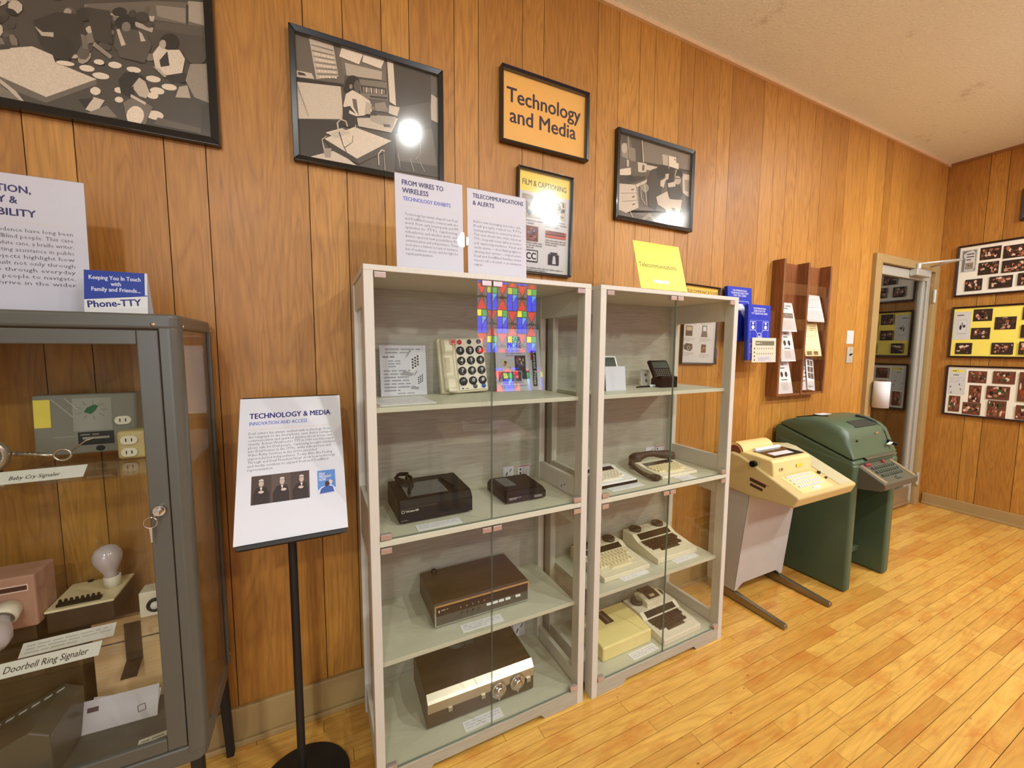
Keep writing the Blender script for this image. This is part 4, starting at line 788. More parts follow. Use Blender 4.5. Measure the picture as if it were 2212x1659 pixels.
def tele(s):
    w, h = s.w, s.h
    s.rect(0, 0, w, h, (210, 207, 204)); s.up()
    s.rect(0.002, h - 0.055, w - 0.002, h - 0.002, (240, 200, 84)); s.up()
    s.text('TELECOMMUNICATIONS', w / 2, h - 0.040, width=w * 0.93, size=0.026, c=(50, 34, 30), bold=0.008, align='c')
    for k, (u, v) in enumerate(((0.03, 0.235), (0.155, 0.245), (0.028, 0.15), (0.155, 0.15), (0.022, 0.068), (0.155, 0.06))):
        s.scribble(u - 0.012, v - 0.028, u + 0.078, v - 0.006, 3, (170, 166, 160), 20 + k)
    s.blobs(0.03, 0.238, 0.072, 0.295, sepia(190), GREYS[:4], 12, 9)
    s.rect(0.158, 0.262, 0.204, 0.30, (180, 176, 170)); s.up(); s.rect(0.158, 0.285, 0.204, 0.29, (90, 88, 84)); s.up()
    s.rect(0.026, 0.152, 0.08, 0.208, (92, 88, 76)); s.up(); s.rect(0.032, 0.182, 0.074, 0.203, (186, 178, 140)); s.rect(0.03, 0.158, 0.076, 0.178, (70, 68, 62)); s.up()
    s.rect(0.158, 0.178, 0.196, 0.214, (90, 90, 98)); s.poly([(0.15, 0.15), (0.204, 0.15), (0.198, 0.178), (0.156, 0.178)], (110, 108, 106)); s.up(); s.rect(0.164, 0.183, 0.19, 0.209, (214, 214, 220)); s.up()
    s.poly([(0.02, 0.078), (0.07, 0.068), (0.086, 0.082), (0.084, 0.108), (0.035, 0.112), (0.018, 0.1)], (74, 72, 62)); s.up(); s.disc(0.055, 0.086, 0.011, 0.011, (190, 186, 178)); s.disc(0.055, 0.086, 0.007, 0.007, (30, 30, 28)); s.up()
    s.blobs(0.158, 0.062, 0.196, 0.108, rgb(96, 76, 66), BROWNS[2:5], 8, 12)
framed('framed_poster', 'black-framed poster headed TELECOMMUNICATIONS, behind the second glass cabinet', 'poster', 1.549, 1.315, 0.283, 0.440, 0.009, 0.02, tele, mat='print', child='poster_sheet', rot=math.radians(1.4))

# blue directories in clear wall pockets
BLUE = (28, 52, 176)
def directory(x, y, z, w, h, label, tilt, lower):
    t = thing('telephone_directory', label, 'book', (x, y, z), (tilt, 0, 0), 'blue telephone directories')
    s = Sheet(w, h, 0.022, BLUE, edge=(24, 44, 150)); s.up()
    L3 = ('THE INTERNATIONAL', 'DIRECTORY FOR', 'TTY TELEPHONE USERS') if lower else ('THE INTERNATIONAL', 'TELEPHONE DIRECTORY', 'FOR TDD USERS')
    for i, tx in enumerate(L3):
        s.text(tx, w * 0.5, h - 0.026 - i * 0.0145, width=w * (0.56, 0.5, 0.72)[i] if lower else w * (0.6, 0.72, 0.52)[i], size=0.0145, c=(212, 214, 226), bold=0.02, align='c')
    wh = (212, 214, 226)
    if lower:
        s.line([(w * .1, h * .02), (w * .1, h * .72), (w * .9, h * .72), (w * .9, h * .02)], 0.0016, (130, 150, 226))
        cx, cy = w * .5, h * .42
        for du, dv in ((-.28, .2), (.28, .2), (-.28, -.2), (.28, -.2)):
            s.line([(cx, cy), (cx + w * du, cy + h * dv)], 0.0022, wh)
        s.up()
        for du, dv in ((-.28, .2), (.28, .2), (-.28, -.2), (.28, -.2)):
            a, b = cx + w * du, cy + h * dv
            s.rect(a - w * .13, b - h * .08, a + w * .13, b + h * .08, wh); s.up(); s.rect(a - w * .12, b - h * .072, a + w * .12, b + h * .072, BLUE); s.up()
            s.disc(a, b - .008, w * .065, h * .035, wh); s.disc(a, b + .014, w * .04, h * .022, wh); s.up()
        s.disc(cx, cy, w * .12, w * .12, wh); s.up(); s.disc(cx, cy, w * .105, w * .105, BLUE); s.up()
        s.text('tti', cx, cy - 0.008, width=w * .14, size=0.03, c=wh, bold=0.04, align='c')
    else:
        s.line([(w * .14, h * .1), (w * .14, h * .74), (w * .86, h * .74), (w * .86, h * .1)], 0.002, wh); s.up()
        s.poly([(w * .2, h * .60), (w * .32, h * .69), (w * .6, h * .69), (w * .78, h * .55), (w * .76, h * .4), (w * .62, h * .45), (w * .52, h * .56), (w * .34, h * .58)], wh)
    s.build('cover', M['print'], t)
    mb = MB(); mb.box(0.004, w - 0.003, 0.003, 0.0195, h - 0.002, h + 0.0006)
    mb.build('page_block', M['white_paper'], t)
directory(1.875, -0.058, 1.445, 0.215, 0.315, 'upper blue telephone directory in a clear wall pocket, half behind the other directory', math.radians(-4), False)
directory(1.957, -0.122, 1.335, 0.205, 0.318, 'lower blue telephone directory with white line icons, behind the keypad leaflet', math.radians(-2), True)
def pocket(x0, x1, y0, y1, z0, z1, zb, label):
    t = thing('brochure_holder', label, 'brochure holder', ((x0 + x1) / 2, 0, z0), group='clear brochure holders')
    mb = MB(); mb.box(x0, x1, y1, y1 + 0.002, z0, zb); mb.build('back_plate', M['acrylic'], t, True)
    mb = MB(); mb.box(x0, x1, y0, y0 + 0.002, z0, z1); mb.build('front_lip', M['acrylic'], t, True)
    mb = MB(); mb.box(x0, x0 + 0.002, y0, y1, z0, z1); mb.box(x1 - 0.002, x1, y0, y1, z0, z1); mb.box(x0, x1, y0, y1, z0 - 0.002, z0); mb.build('tray', M['acrylic'], t, True)
pocket(1.862, 2.10, -0.078, -0.004, 1.442, 1.56, 1.74, 'clear plastic wall pocket holding the upper blue directory')
pocket(1.955, 2.262, -0.134, -0.079, 1.318, 1.462, 1.63, 'clear plastic wall pocket holding the lower blue directory and keypad leaflet')
t = thing('keypad_leaflet', 'cream leaflet shaped like a text telephone in the front of the lower wall pocket', 'leaflet', (1.985, -0.1312, 1.322), (math.radians(-2), 0, 0))
s = Sheet(0.222, 0.142, 0.001, (232, 222, 200), T=Matrix()); s.up()
s.rect(0.03, 0.098, 0.205, 0.124, (112, 118, 98)); s.up()
s.scribble(0.036, 0.103, 0.12, 0.121, 1, (200, 200, 180), 3)
for j in range(2):
    for i in range(8): s.disc(0.045 + i * 0.021, 0.08 - j * 0.03, 0.004, 0.005, (130, 110, 90), 8)
for j in range(4): s.disc(0.022, 0.08 - j * 0.022, 0.006, 0.006, (90, 72, 60), 8)
s.rect(0.05, 0.004, 0.185, 0.036, (216, 214, 218)); s.up(); s.scribble(0.055, 0.008, 0.16, 0.03, 3, (170, 166, 170), 8)
s.build('sheet', M['print'], t)

# oak leaflet rack with six leaflets
t = thing('leaflet_rack', 'brown stained oak two-column leaflet rack on the panelled wall', 'rack', (2.60, 0, 1.10))
for x in (2.334, 2.592, 2.846):
    mb = MB(); mb.col = (0.4, 0.5, x - 2, 1); mb.box(x, x + 0.019, -0.075, -0.001, 1.10, 1.952); mb.build('upright', M['rack_wood'], t, True, bevel=0.003)
for x in (2.353, 2.611):
    mb = MB(); mb.col = (0.6, 0.5, x - 2, 1); mb.box(x, x + 0.24, -0.012, -0.001, 1.10, 1.945); mb.build('back_board', M['rack_wood'], t, True)
    mb = MB(); mb.col = (0.3, 0.5, x - 2, 1); mb.box(x, x + 0.24, -0.07, -0.012, 1.10, 1.114); mb.build('bottom_board', M['rack_wood'], t, True)
    for z in (1.12, 1.33, 1.52, 1.74):
        mb = MB(); mb.box(x + 0.001, x + 0.238, -0.073, -0.071, z, z + 0.07); mb.build('clear_pocket', M['acrylic'], t, True)
def leaflet(x, z, w, h, draw, label, base=(212, 209, 206), tw=0.0, y=-0.069, back=0.045):
    t = thing('leaflet', label, 'leaflet', (x, y, z), (-math.atan2(back, h), tw, 0), 'leaflets in the oak rack')
    s = Sheet(w, h, 0.0015, base); s.up(); draw(s); s.build('sheet', M['print'], t)
    mb = MB(); mb.prism([(w, 0.004), (w, h - 0.006), (w + 0.003, h - 0.02), (w + 0.003, 0.03)], 'y', 0.0004, 0.0012); mb.build('inner_fold', M['white_paper'], t)
def l_face(s):
    s.disc(s.w * .42, s.h * .58, .014, .018, (60, 52, 48)); s.disc(s.w * .72, s.h * .58, .014, .018, (60, 52, 48)); s.rect(s.w * .34, s.h * .40, s.w * .76, s.h * .425, (40, 34, 34))
    s.rect(s.w * .30, s.h * .1, s.w * .72, s.h * .33, (196, 190, 184)); s.scribble(s.w * .45, s.h * .84, s.w * .9, s.h * .92, 1, (110, 104, 100), 3); s.text('MAGNOLIA', s.w * .4, s.h * .76, width=s.w * .5, size=.016, c=(60, 54, 52)) if False else s.scribble(s.w * .38, s.h * .74, s.w * .92, s.h * .81, 1, (70, 64, 60), 5)
def l_photo(s):
    s.scribble(s.w * .3, s.h * .76, s.w * .88, s.h * .93, 2, (120, 116, 112), 1); s.rect(s.w * .2, s.h * .46, s.w * .92, s.h * .64, (120, 112, 106)); s.up(); s.blobs(s.w * .2, s.h * .46, s.w * .92, s.h * .64, sepia(120), GREYS[2:5], 12, 4); s.rect(s.w * .2, s.h * .02, s.w * .72, s.h * .44, (206, 202, 198))
def l_text(s):
    s.scribble(s.w * .15, s.h * .90, s.w * .5, s.h * .96, 1, (50, 46, 46), 1); s.scribble(s.w * .1, s.h * .5, s.w * .8, s.h * .86, 5, (190, 186, 182), 2); s.scribble(s.w * .05, s.h * .05, s.w * .9, s.h * .42, 9, (168, 164, 160), 3); s.line([(s.w * .9, s.h * .88), (s.w * .78, s.h * .55), (s.w * .1, s.h * .53)], .002, (110, 106, 104))
def l_yellow(s):
    s.scribble(s.w * .5, s.h * .76, s.w * .86, s.h * .94, 3, (170, 150, 100), 1); s.line([(s.w * .92, s.h * .94), (s.w * .8, s.h * .62), (s.w * .15, s.h * .6)], .002, (120, 104, 70)); s.blobs(s.w * .1, s.h * .03, s.w * .42, s.h * .15, rgb(140, 124, 84), BROWNS[:3], 8, 2); s.blobs(s.w * .52, s.h * .03, s.w * .8, s.h * .15, rgb(140, 124, 84), BROWNS[:3], 8, 3)
def l_grid(s):
    s.rect(0, s.h * .965, s.w, s.h, (60, 90, 170))
    for j in range(3):
        for i in range(2): s.blobs(s.w * (.18 + .4 * i), s.h * (.76 - .2 * j), s.w * (.5 + .4 * i), s.h * (.93 - .2 * j), sepia(90), GREYS[:5] + BROWNS[2:4], 7, i + 2 * j)
    s.scribble(s.w * .1, s.h * .06, s.w * .7, s.h * .14, 2, (150, 150, 150), 7)
leaflet(2.362, 1.51, 0.155, 0.190, l_photo, 'white leaflet with a grey photograph, topmost in the left column of the oak rack')
leaflet(2.372, 1.322, 0.155, 0.206, l_face, 'white leaflet with two dark ovals, second down in the left column of the oak rack')
leaflet(2.362, 1.116, 0.155, 0.214, l_face, 'white leaflet with two dark ovals, lowest in the left column of the oak rack')
leaflet(2.628, 1.58, 0.195, 0.185, l_text, 'white sheet of dense print, topmost in the right column of the oak rack')
leaflet(2.632, 1.354, 0.185, 0.222, l_yellow, 'pale yellow leaflet, second down in the right column of the oak rack', (242, 226, 172))
leaflet(2.672, 1.135, 0.088, 0.218, l_grid, 'narrow white card with six small portraits, tilted at the bottom of the oak rack', tw=math.radians(9), y=-0.073)
leaflet(2.62, 1.13, 0.10, 0.20, lambda s: s.scribble(.01, .05, .09, .18, 5, (150, 120, 100), 4), 'pale leaflet half hidden behind the narrow portrait card in the oak rack', y=-0.066)

# switch plate and the blank white card above it
t = thing('light_switch', 'grey metal light switch plate on the panelled wall near the glass door', 'light switch', (3.320, 0, 1.30))
mb = MB(); mb.box(-0.042, 0.042, -0.006, 0.0, 0, 0.118); mb.build('plate', M['alu'], t, bevel=0.002)
mb = MB(); mb.prism([(-0.006, 0.052), (-0.020, 0.064), (-0.018, 0.07), (-0.006, 0.066)], 'x', -0.006, 0.006); mb.build('toggle', M['black'], t)
for z in (0.02, 0.098):
    mb = MB(); mb.cyl((0, -0.0065, z), (0, -0.006, z), 0.004, n=10); mb.build('screw', M['chrome'], t)
s = Sheet(0.094, 0.098, 0.0012, (208, 206, 204), T=Matrix.Translation((3.266, -0.0016, 1.441)))
tag(s.build('white_card', M['print']), 'small blank white card on the wall directly above the light switch', 'card')

# three photo boards on the right wall
TB = Matrix.Rotation(math.radians(-90), 4, 'Z')   # printed side faces the room along -x
def board(z, h, base, label, draw):
    t = thing('photo_board', label, 'photo board', (XR - 0.001, -0.108, z), (0, 0, math.radians(-90)), 'framed photo boards')
    frame_bars(0.90, h, 0.014, 0.02).build('frame', M['sepia_frame'], t, bevel=0.002)
    s = Sheet(0.876, h - 0.024, 0.003, base, T=Matrix.Translation((0.012, -0.008, 0.012))); s.up()
    draw(s)
    s.build('board', M['print'], t)
def cert(s, u0, v0, u1, v1, head, kind):
    s.rect(u0, v0, u1, v1, (206, 206, 200)); s.up(); s.rect(u0 + .004, v0 + .004, u1 - .004, v1 - .004, (212, 210, 204)); s.up()
    w, h = u1 - u0, v1 - v0
    if kind == 0:
        s.rect(u0 + .008, v0 + .008, u1 - .008, v1 - .008, (120, 126, 122)); s.up()
        s.poly([(u0 + w * p, v0 + h * q) for p, q in ((.25, .06), (.8, .06), (.88, .2), (.86, .85), (.7, .95), (.35, .9), (.15, .8), (.2, .65), (.28, .6))], (210, 208, 202)); s.up()
        s.scribble(u0 + w * .34, v0 + h * .5, u0 + w * .8, v0 + h * .86, 3, (90, 92, 92), 2); s.blobs(u0 + w * .3, v0 + h * .12, u0 + w * .78, v0 + h * .42, sepia(150), GREYS[1:5], 9, 4)
    elif kind == 1:
        s.scribble(u0 + w * .16, v0 + h * .84, u0 + w * .84, v0 + h * .92, 1, (90, 84, 80), 2); s.rect(u0 + w * .24, v0 + h * .2, u0 + w * .78, v0 + h * .72, (190, 186, 176)); s.up(); s.rect(u0 + w * .26, v0 + h * .24, u0 + w * .76, v0 + h * .70, (214, 212, 208)); s.up()
        s.disc(u0 + w * .42, v0 + h * .44, w * .07, h * .09, (50, 46, 44)); s.disc(u0 + w * .62, v0 + h * .48, w * .09, h * .05, (70, 66, 62)); s.disc(u0 + w * .5, v0 + h * .56, w * .04, h * .06, (120, 110, 100))
    else:
        s.rect(u0 + w * .15, v0 + h * .86, u0 + w * .85, v0 + h * .96, (236, 222, 90)); s.up(); s.scribble(u0 + w * .2, v0 + h * .88, u0 + w * .8, v0 + h * .95, 1, (90, 80, 30), 1); s.scribble(u0 + w * .25, v0 + h * .72, u0 + w * .8, v0 + h * .80, 1, (100, 100, 100), 2); s.scribble(u0 + w * .08, v0 + h * .45, u0 + w * .92, v0 + h * .68, 3, (196, 194, 190), 4)
        for p, q in ((.15, .3), (.66, .4), (.75, .22), (.2, .08)): s.disc(u0 + w * p, v0 + h * q, w * .05, h * .04, (130, 124, 116), 8)
def b1(s):
    cert(s, 0.010, 0.188, 0.105, 0.374, '', 0)
    for k, (a, b, c, d) in enumerate(((.118, .272, .232, .372), (.116, .152, .228, .252), (.245, .262, .37, .36), (.245, .15, .37, .245), (.05, .03, .148, .125), (.186, .034, .31, .128), (.335, .04, .45, .135), (.40, .16, .52, .26), (.40, .27, .52, .37), (.55, .16, .66, .37), (.48, .03, .6, .13))):
        s.blobs(a, b, c, d, rgb(54, 40, 32), BROWNS, 24, 40 + k)
def b2(s):
    cert(s, 0.006, 0.14, 0.105, 0.376, '', 1)
    for k, (a, b, c, d) in enumerate(((.115, .29, .222, .39), (.112, .142, .22, .236), (.24, .218, .352, .318), (.03, .018, .128, .112), (.236, .018, .352, .112), (.38, .29, .49, .39), (.38, .15, .49, .25), (.52, .2, .64, .3), (.38, .02, .5, .12))):
        s.blobs(a, b, c, d, rgb(58, 44, 34), BROWNS, 26, 70 + k)
def b3(s):
    cert(s, 0.008, 0.165, 0.11, 0.39, '', 2)
    for k, (a, b, c, d) in enumerate(((.122, .275, .228, .375), (.136, .11, .206, .255), (.108, .008, .212, .108), (.022, .02, .09, .155), (.262, .28, .38, .38), (.236, .15, .36, .258), (.25, .0, .35, .14), (.40, .15, .5, .38), (.40, .01, .52, .12))):
        s.blobs(a, b, c, d, rgb(110, 64, 44), BROWNS + [rgb(60, 80, 44), rgb(150, 70, 44)], 26, 100 + k)
board(1.851, 0.424, (244, 238, 220), 'topmost photo board on the right wall, cream with small photographs', b1)
board(1.335, 0.430, (250, 230, 104), 'yellow photo board on the right wall, between two cream boards', b2)
board(0.838, 0.430, (244, 236, 214), 'lowest photo board on the right wall, cream with a yellow-topped sheet', b3)
t = thing('framed_photograph', 'dark-framed picture high on the right wall, cut off by the photo edge', 'picture', (XR - 0.001, -0.432, 2.40), (0, 0, math.radians(-90)))
frame_bars(0.30, 0.24, 0.02, 0.02).build('frame', M['sepia_frame'], t, bevel=0.002)
s = Sheet(0.264, 0.204, 0.003, (150, 120, 90), T=Matrix.Translation((0.018, -0.008, 0.018))); s.up(); s.blobs(0.01, 0.01, 0.254, 0.194, rgb(150, 120, 90), BROWNS, 20, 5); s.build('print', M['print'], t)

# ------------------------------------------------------------------ two tall glass display cabinets
CW, CD, CH = 0.782, 0.366, 1.63
def cabinet(x0, yf, rotz, label):
    """local frame: x to the right, y from the front (0) to the back, z up"""
    t = thing('display_cabinet', label, 'cabinet', (x0, yf, 0), (0, 0, rotz), 'grey oak glass display cabinets')
    P = 0.027
    lam, lv, ls = M['laminate'], M['laminate_v'], M['laminate_shelf']
    def part(nm, mat, *boxes, bevel=0.0012, par=t, col=(0.5, 0.5, 0.3, 1)):
        mb = MB(); mb.col = col
        for b in boxes: mb.box(*b)
        return mb.build(nm, mat, par, bevel=bevel)
    part('top_panel', lv, (0, CW, 0, CD, CH - 0.016, CH), col=(.6, .5, .21, 1))
    part('middle_board', ls, (P, CW - P, 0.0, CD - 0.012, 0.801, 0.819), col=(.6, .5, .42, 1))
    part('bottom_panel', ls, (P, CW - P, 0.012, CD - 0.012, 0.042, 0.060), col=(.5, .5, .63, 1))
    part('back_panel', lam, (P, CW - P, CD - 0.012, CD - 0.002, 0.03, CH - 0.016), bevel=0, col=(.35, .5, x0 * .3 + .2, 1))
    for z, c in ((1.203, .12), (0.394, .77)):
        part('shelf', ls, (P, CW - P, 0.030, CD - 0.012, z, z + 0.015), col=(.55, .5, c, 1))
    for x in (0, CW - P):
        c = (0.55, .5, 0.2 + x, 1)
        boxes = [(x, x + P, 0, 0.046, 0, CH - 0.016), (x, x + P, CD - 0.046, CD, 0, CH - 0.016)]
        for z0, z1 in ((0.03, 0.115), (0.715, 0.80), (0.80, 0.895), (1.525, CH - 0.016)):
            boxes.append((x + 0.004, x + P - 0.004, 0.046, CD - 0.046, z0, z1))
        side = part('side_frame', lv, *boxes, col=c)
        for z0, z1 in ((0.105, 0.725), (0.885, 1.535)):
            part('side_pane', M['glass_side'], (x + 0.011, x + 0.015, 0.040, CD - 0.040, z0, z1), par=side, bevel=0)
    # plinth with its long cut-out
    mb = MB(); mb.col = (.5, .5, .33, 1)
    mb.prism([(P, 0), (0.163, 0), (0.180, 0.020), (0.590, 0.020), (0.607, 0), (CW - P, 0), (CW - P, 0.060), (P, 0.060)], 'y', 0.0, 0.014)
    mb.build('plinth', lam, t, bevel=0.001)
    mid = CW / 2
    for z0, z1, ups in ((0.064, 0.797, (0, 1)), (0.823, CH - 0.019, (0, 1))):
        for sgn in (0, 1):
            a, b = (P + 0.002, mid - 0.002) if sgn == 0 else (mid + 0.002, CW - P - 0.002)
            mb = MB(); mb.box(a, b, 0.003, 0.008, z0, z1)
            e = b if sgn == 0 else a - 0.0005
            mb.box(e, e + 0.0005, 0.003, 0.008, z0, z1, mi=1); mb.box(a, b, 0.003, 0.008, z0 - 0.0008, z0, mi=1)
            d = mb.build('glass_door', [M['glass'], M['glass_edge']], t)
            oc = a if sgn == 0 else b - 0.032
            ic = b - 0.034 if sgn == 0 else a
            for nm, cx, cz in (('hinge_clip', oc, z0), ('hinge_clip', oc, z1 - 0.017), ('catch_clip', ic, z1 - 0.017)):
                part(nm, M['clip'], (cx, cx + 0.032, -0.004, 0.012, cz, cz + 0.017), par=d, bevel=0.0015)
    return t
cabinet(-0.1355, -0.396, 0.0, 'grey oak glass display cabinet with the big-button phone, beside the floor sign')
cabinet(0.6814, -0.4058, 0.0106, 'grey oak glass display cabinet with the yellow Telecommunications card on top')

# white label strips and stickers
def label_card(x, y, z, w, d, rot, label, seed, n=3, name='label_card', group='white label cards', base=(232, 230, 230), tilt=0.0):
    s = Sheet(w, d, 0.0012, base); s.up()
    s.scribble(w * .05, d * .15, w * .95, d * .88, n, (196, 196, 198), seed)
    o = s.build(name, M['print'])
    o.location = (x, y, z + 0.0014); o.rotation_euler = (math.radians(-90) + tilt, 0, rot)
    tag(o, label, 'label', group)
    return o
def on_shelf(px0, py0, z, w, d, rot, label, seed, n=3): return label_card(px0, py0, z, w, d, rot, label, seed, n)
on_shelf(-0.088, -0.331, 1.218, 0.178, 0.19, 0.05, 'wide white card lying flat in front of the leaning phone flyer', 1, 8)
on_shelf(0.011, -0.372, 0.819, 0.148, 0.042, 0.01, 'white label strip in front of the large black caption decoder', 2)
on_shelf(0.167, -0.346, 0.409, 0.155, 0.040, -0.02, 'white label strip in front of the brown wood-cased decoder', 3)
on_shelf(0.164, -0.374, 0.06, 0.147, 0.040, 0.0, 'white label strip in front of the box with two chrome knobs', 4)
on_shelf(0.805, -0.356, 0.819, 0.175, 0.060, 0.02, 'white printed leaflet lying before the black-edged text telephone', 5, 5)
on_shelf(1.172, -0.383, 0.819, 0.098, 0.054, 0.02, 'small white label beside the text telephone with a brown handset', 6)
on_shelf(0.884, -0.346, 0.409, 0.153, 0.042, 0.03, 'white label strip before the text telephone with cream keys', 7)
on_shelf(1.206, -0.340, 0.409, 0.155, 0.042, 0.03, 'white label strip before the brown-keyed text telephone on the third shelf', 8)
on_shelf(0.926, -0.381, 0.06, 0.15, 0.040, 0.03, 'white label strip before the plain cream box', 9)

def sticker(x, z, w, h, label, kind, T=None):
    s = Sheet(w, h, 0.0006, (208, 204, 208)); s.up()
    if kind == 0:
        s.poly([(w * .22, h * .3), (w * .34, h * .22), (w * .46, h * .5), (w * .38, h * .56)], (96, 92, 100)); s.poly([(w * .6, h * .5), (w * .86, h * .74), (w * .82, h * .8), (w * .6, h * .6)], (70, 66, 74)); s.rect(w * .12, h * .84, w * .88, h * .89, (190, 186, 190))
    else:
        s.rect(0.002, h * .88, w - .002, h * .96, (176, 60, 70)); s.disc(w * .2, h * .66, w * .08, h * .1, (70, 50, 50), 8); s.disc(w * .2, h * .36, w * .08, h * .1, (70, 50, 50), 8); s.scribble(w * .36, h * .2, w * .95, h * .8, 5, (196, 180, 182), 4)
    o = s.build('warning_sticker', M['print'])
    o.matrix_world = T if T is not None else Matrix.Translation((x, -0.0432, z))
    return tag(o, label, 'sticker', 'white warning stickers')
sticker(0.458, 0.826, 0.05, 0.053, 'white tip-over sticker on the cabinet back above the small black decoder', 0)
sticker(0.531, 0.822, 0.058, 0.056, 'red-lined white warning sticker on the cabinet back right of the tip-over sticker', 1)
sticker(0.511, 0.070, 0.060, 0.074, 'white tip-over sticker low on the cabinet back beside the knobbed box', 0)
sticker(0, 0, 0.058, 0.042, 'white sticker on the inner right side of the phone cabinet', 0, Matrix.Translation((0.6233, -0.234, 0.823)) @ Matrix.Rotation(math.radians(-90), 4, 'Z'))
TB2 = Matrix.Translation((0.6814, -0.4058, 0)) @ Matrix.Rotation(0.0106, 4, 'Z')
sticker(0, 0, 0.061, 0.045, 'white tip-over sticker on the cabinet back behind the brown handset', 0, TB2 @ Matrix.Translation((0.605, CD - 0.0132, 0.835)))
sticker(0, 0, 0.064, 0.046, 'red-lined white warning sticker on the cabinet back behind the brown handset', 1, TB2 @ Matrix.Translation((0.674, CD - 0.0132, 0.835)))

# ------------------------------------------------------------------ exhibits inside the cabinets
def key_mesh(w, d, h, mat, col=(1, 1, 1, 1), taper=0.8):
    mb = MB(); mb.col = col
    a, b = w / 2, d / 2
    mb.hexa([(-a, -b, 0), (a, -b, 0), (a, b, 0), (-a, b, 0)], [(-a * taper, -b * taper, h), (a * taper, -b * taper, h), (a * taper, b * taper, h), (-a * taper, b * taper, h)])
    o = mb.build('key', mat)
    return o
def key_rows(parent, proto_mat, x0, y0, z0, w, d, rows, slope, kh=0.007, col=(1, 1, 1, 1), space=True, gap=0.93):
    """rows: list of (count, shift); rows run from the front (y0) to the back"""
    nmax = max(n for n, s in rows)
    pw, pd = w / (nmax + 0.6), d / (len(rows) + (1 if space else 0))
    first = None
    def put(x, y, sx=1.0):
        nonlocal first
        z = z0 + (y - y0) * slope
        if first is None:
            first = key_mesh(pw * gap, pd * gap, kh, proto_mat, col); o = first
        else:
            o = first.copy(); COL.objects.link(o)
        o.parent = parent; o.location = (x, y, z); o.rotation_euler = (math.atan(slope), 0, 0); o.scale = (sx, 1, 1)
    r0 = 0
    if space:
        put(x0 + w * 0.5, y0 + pd * 0.5); o = first; o.scale = (w * 0.55 / (pw * gap), 1, 1); r0 = 1
    for i, (n, sh) in enumerate(rows):
        for j in range(n):
            put(x0 + pw * (0.5 + sh + j) + (nmax - n) * pw * 0.0, y0 + pd * (i + r0 + 0.5))

def side_body(prof, w, inset=0.0):
    mb = MB(); mb.prism(prof, 'x', inset, w - inset); return mb
def text_telephone(name, label, loc, rz, w, d, hf, hk, hb, body, keymat, keyrows, key0, key1, disp, cups, group='desktop text telephones', extra=None, keycol=(1, 1, 1, 1), dispmat=None, bezel=None):
    """hf front height, hk height behind the keys, hb height of the rear deck; key0, key1, disp are fractions of the depth"""
    t = thing(name, label, 'text telephone', loc, (0, 0, rz), group)
    yk = d * key1; yd = d * disp
    prof = [(0.004, 0.0), (0, 0.004), (0, hf), (yk, hk), (yd, hb), (d, hb), (d, 0.0)]
    side_body(prof[::-1], w).build('housing', body, t, bevel=min(0.006, hf * 0.3), seg=3)
    sl = (hk - hf) / yk
    kb = MB(); a, b = d * key0, yk - 0.004
    kb.hexa([(w * .06, a, hf + a * sl - 0.002), (w * .94, a, hf + a * sl - 0.002), (w * .94, b, hf + b * sl - 0.002), (w * .06, b, hf + b * sl - 0.002)],
            [(w * .06, a, hf + a * sl + 0.0012), (w * .94, a, hf + a * sl + 0.0012), (w * .94, b, hf + b * sl + 0.0012), (w * .06, b, hf + b * sl + 0.0012)])
    k = kb.build('keyboard', bezel or body, t)
    key_rows(k, keymat, w * .07, a + 0.002, hf + a * sl + 0.0012, w * .86, b - a - 0.004, keyrows, sl, col=keycol)
    # sloping display between the keys and the rear deck
    s2 = (hb - hk) / (yd - yk)
    def on(u, f, l): # point on the sloping panel
        y = yk + (yd - yk) * f
        return (u, y - l * s2 / math.hypot(1, s2), hk + (hb - hk) * f + l / math.hypot(1, s2))
    m2 = MB(); u0, u1 = w * .10, w * .90
    lo = [on(u0, .12, -.002), on(u1, .12, -.002), on(u1, .9, -.002), on(u0, .9, -.002)]
    hi = [on(u0, .12, .0012), on(u1, .12, .0012), on(u1, .9, .0012), on(u0, .9, .0012)]
    m2.hexa(lo, hi); m2.build('display', dispmat or M['screen'], t)
    if cups:
        r, y = cups
        for u in (w * .20, w * .78):
            m3 = MB(); m3.lathe([(r, 0), (r * 1.05, 0.006), (r, 0.014), (r * .8, 0.016), (r * .7, 0.006), (r * .3, 0.003), (0, 0.003)], (u, y, hb), n=24)
            m3.build('acoustic_cup', M['rubber'], t)
    if extra: extra(t)
    return t
DKEY, CKEY = M['brown_plastic'], M['cream_pale']
QW = [(10, .5), (10, .25), (11, 0), (11, -.1)]
# third shelf of the second cabinet
text_telephone('text_telephone', 'cream text telephone with cream keys and dark display, at the left of the third shelf', (0.80, -0.325, 0.409), 0.03, 0.262, 0.245, 0.022, 0.040, 0.056, M['tty'], M['cream'], QW, .14, .60, .74, (0.029, 0.212))
text_telephone('text_telephone', 'cream text telephone with brown keys and two dark cups on its flat rear deck', (1.118, -0.312, 0.409), 0.02, 0.262, 0.235, 0.026, 0.050, 0.072, M['tty'], DKEY, QW, .16, .56, .72, (0.029, 0.202))
def printer(t):
    mb = MB(); mb.prism([(0.160, 0.062), (0.164, 0.092), (0.22, 0.103), (0.255, 0.095), (0.255, 0.062)], 'x', 0.062, 0.185); mb.build('printer_housing', M['tty'], t, bevel=0.004)
    mb = MB(); mb.prism([(0.178, 0.0975), (0.220, 0.1065), (0.262, 0.104), (0.262, 0.090), (0.178, 0.092)], 'x', 0.088, 0.165); c = mb.build('printer_cover', M['brown_plastic'], t, bevel=0.002)
    mb = MB(); mb.box(0.105, 0.135, 0.186, 0.199, 0.0985, 0.105); mb.build('paper_slot_lip', M['cream'], c)
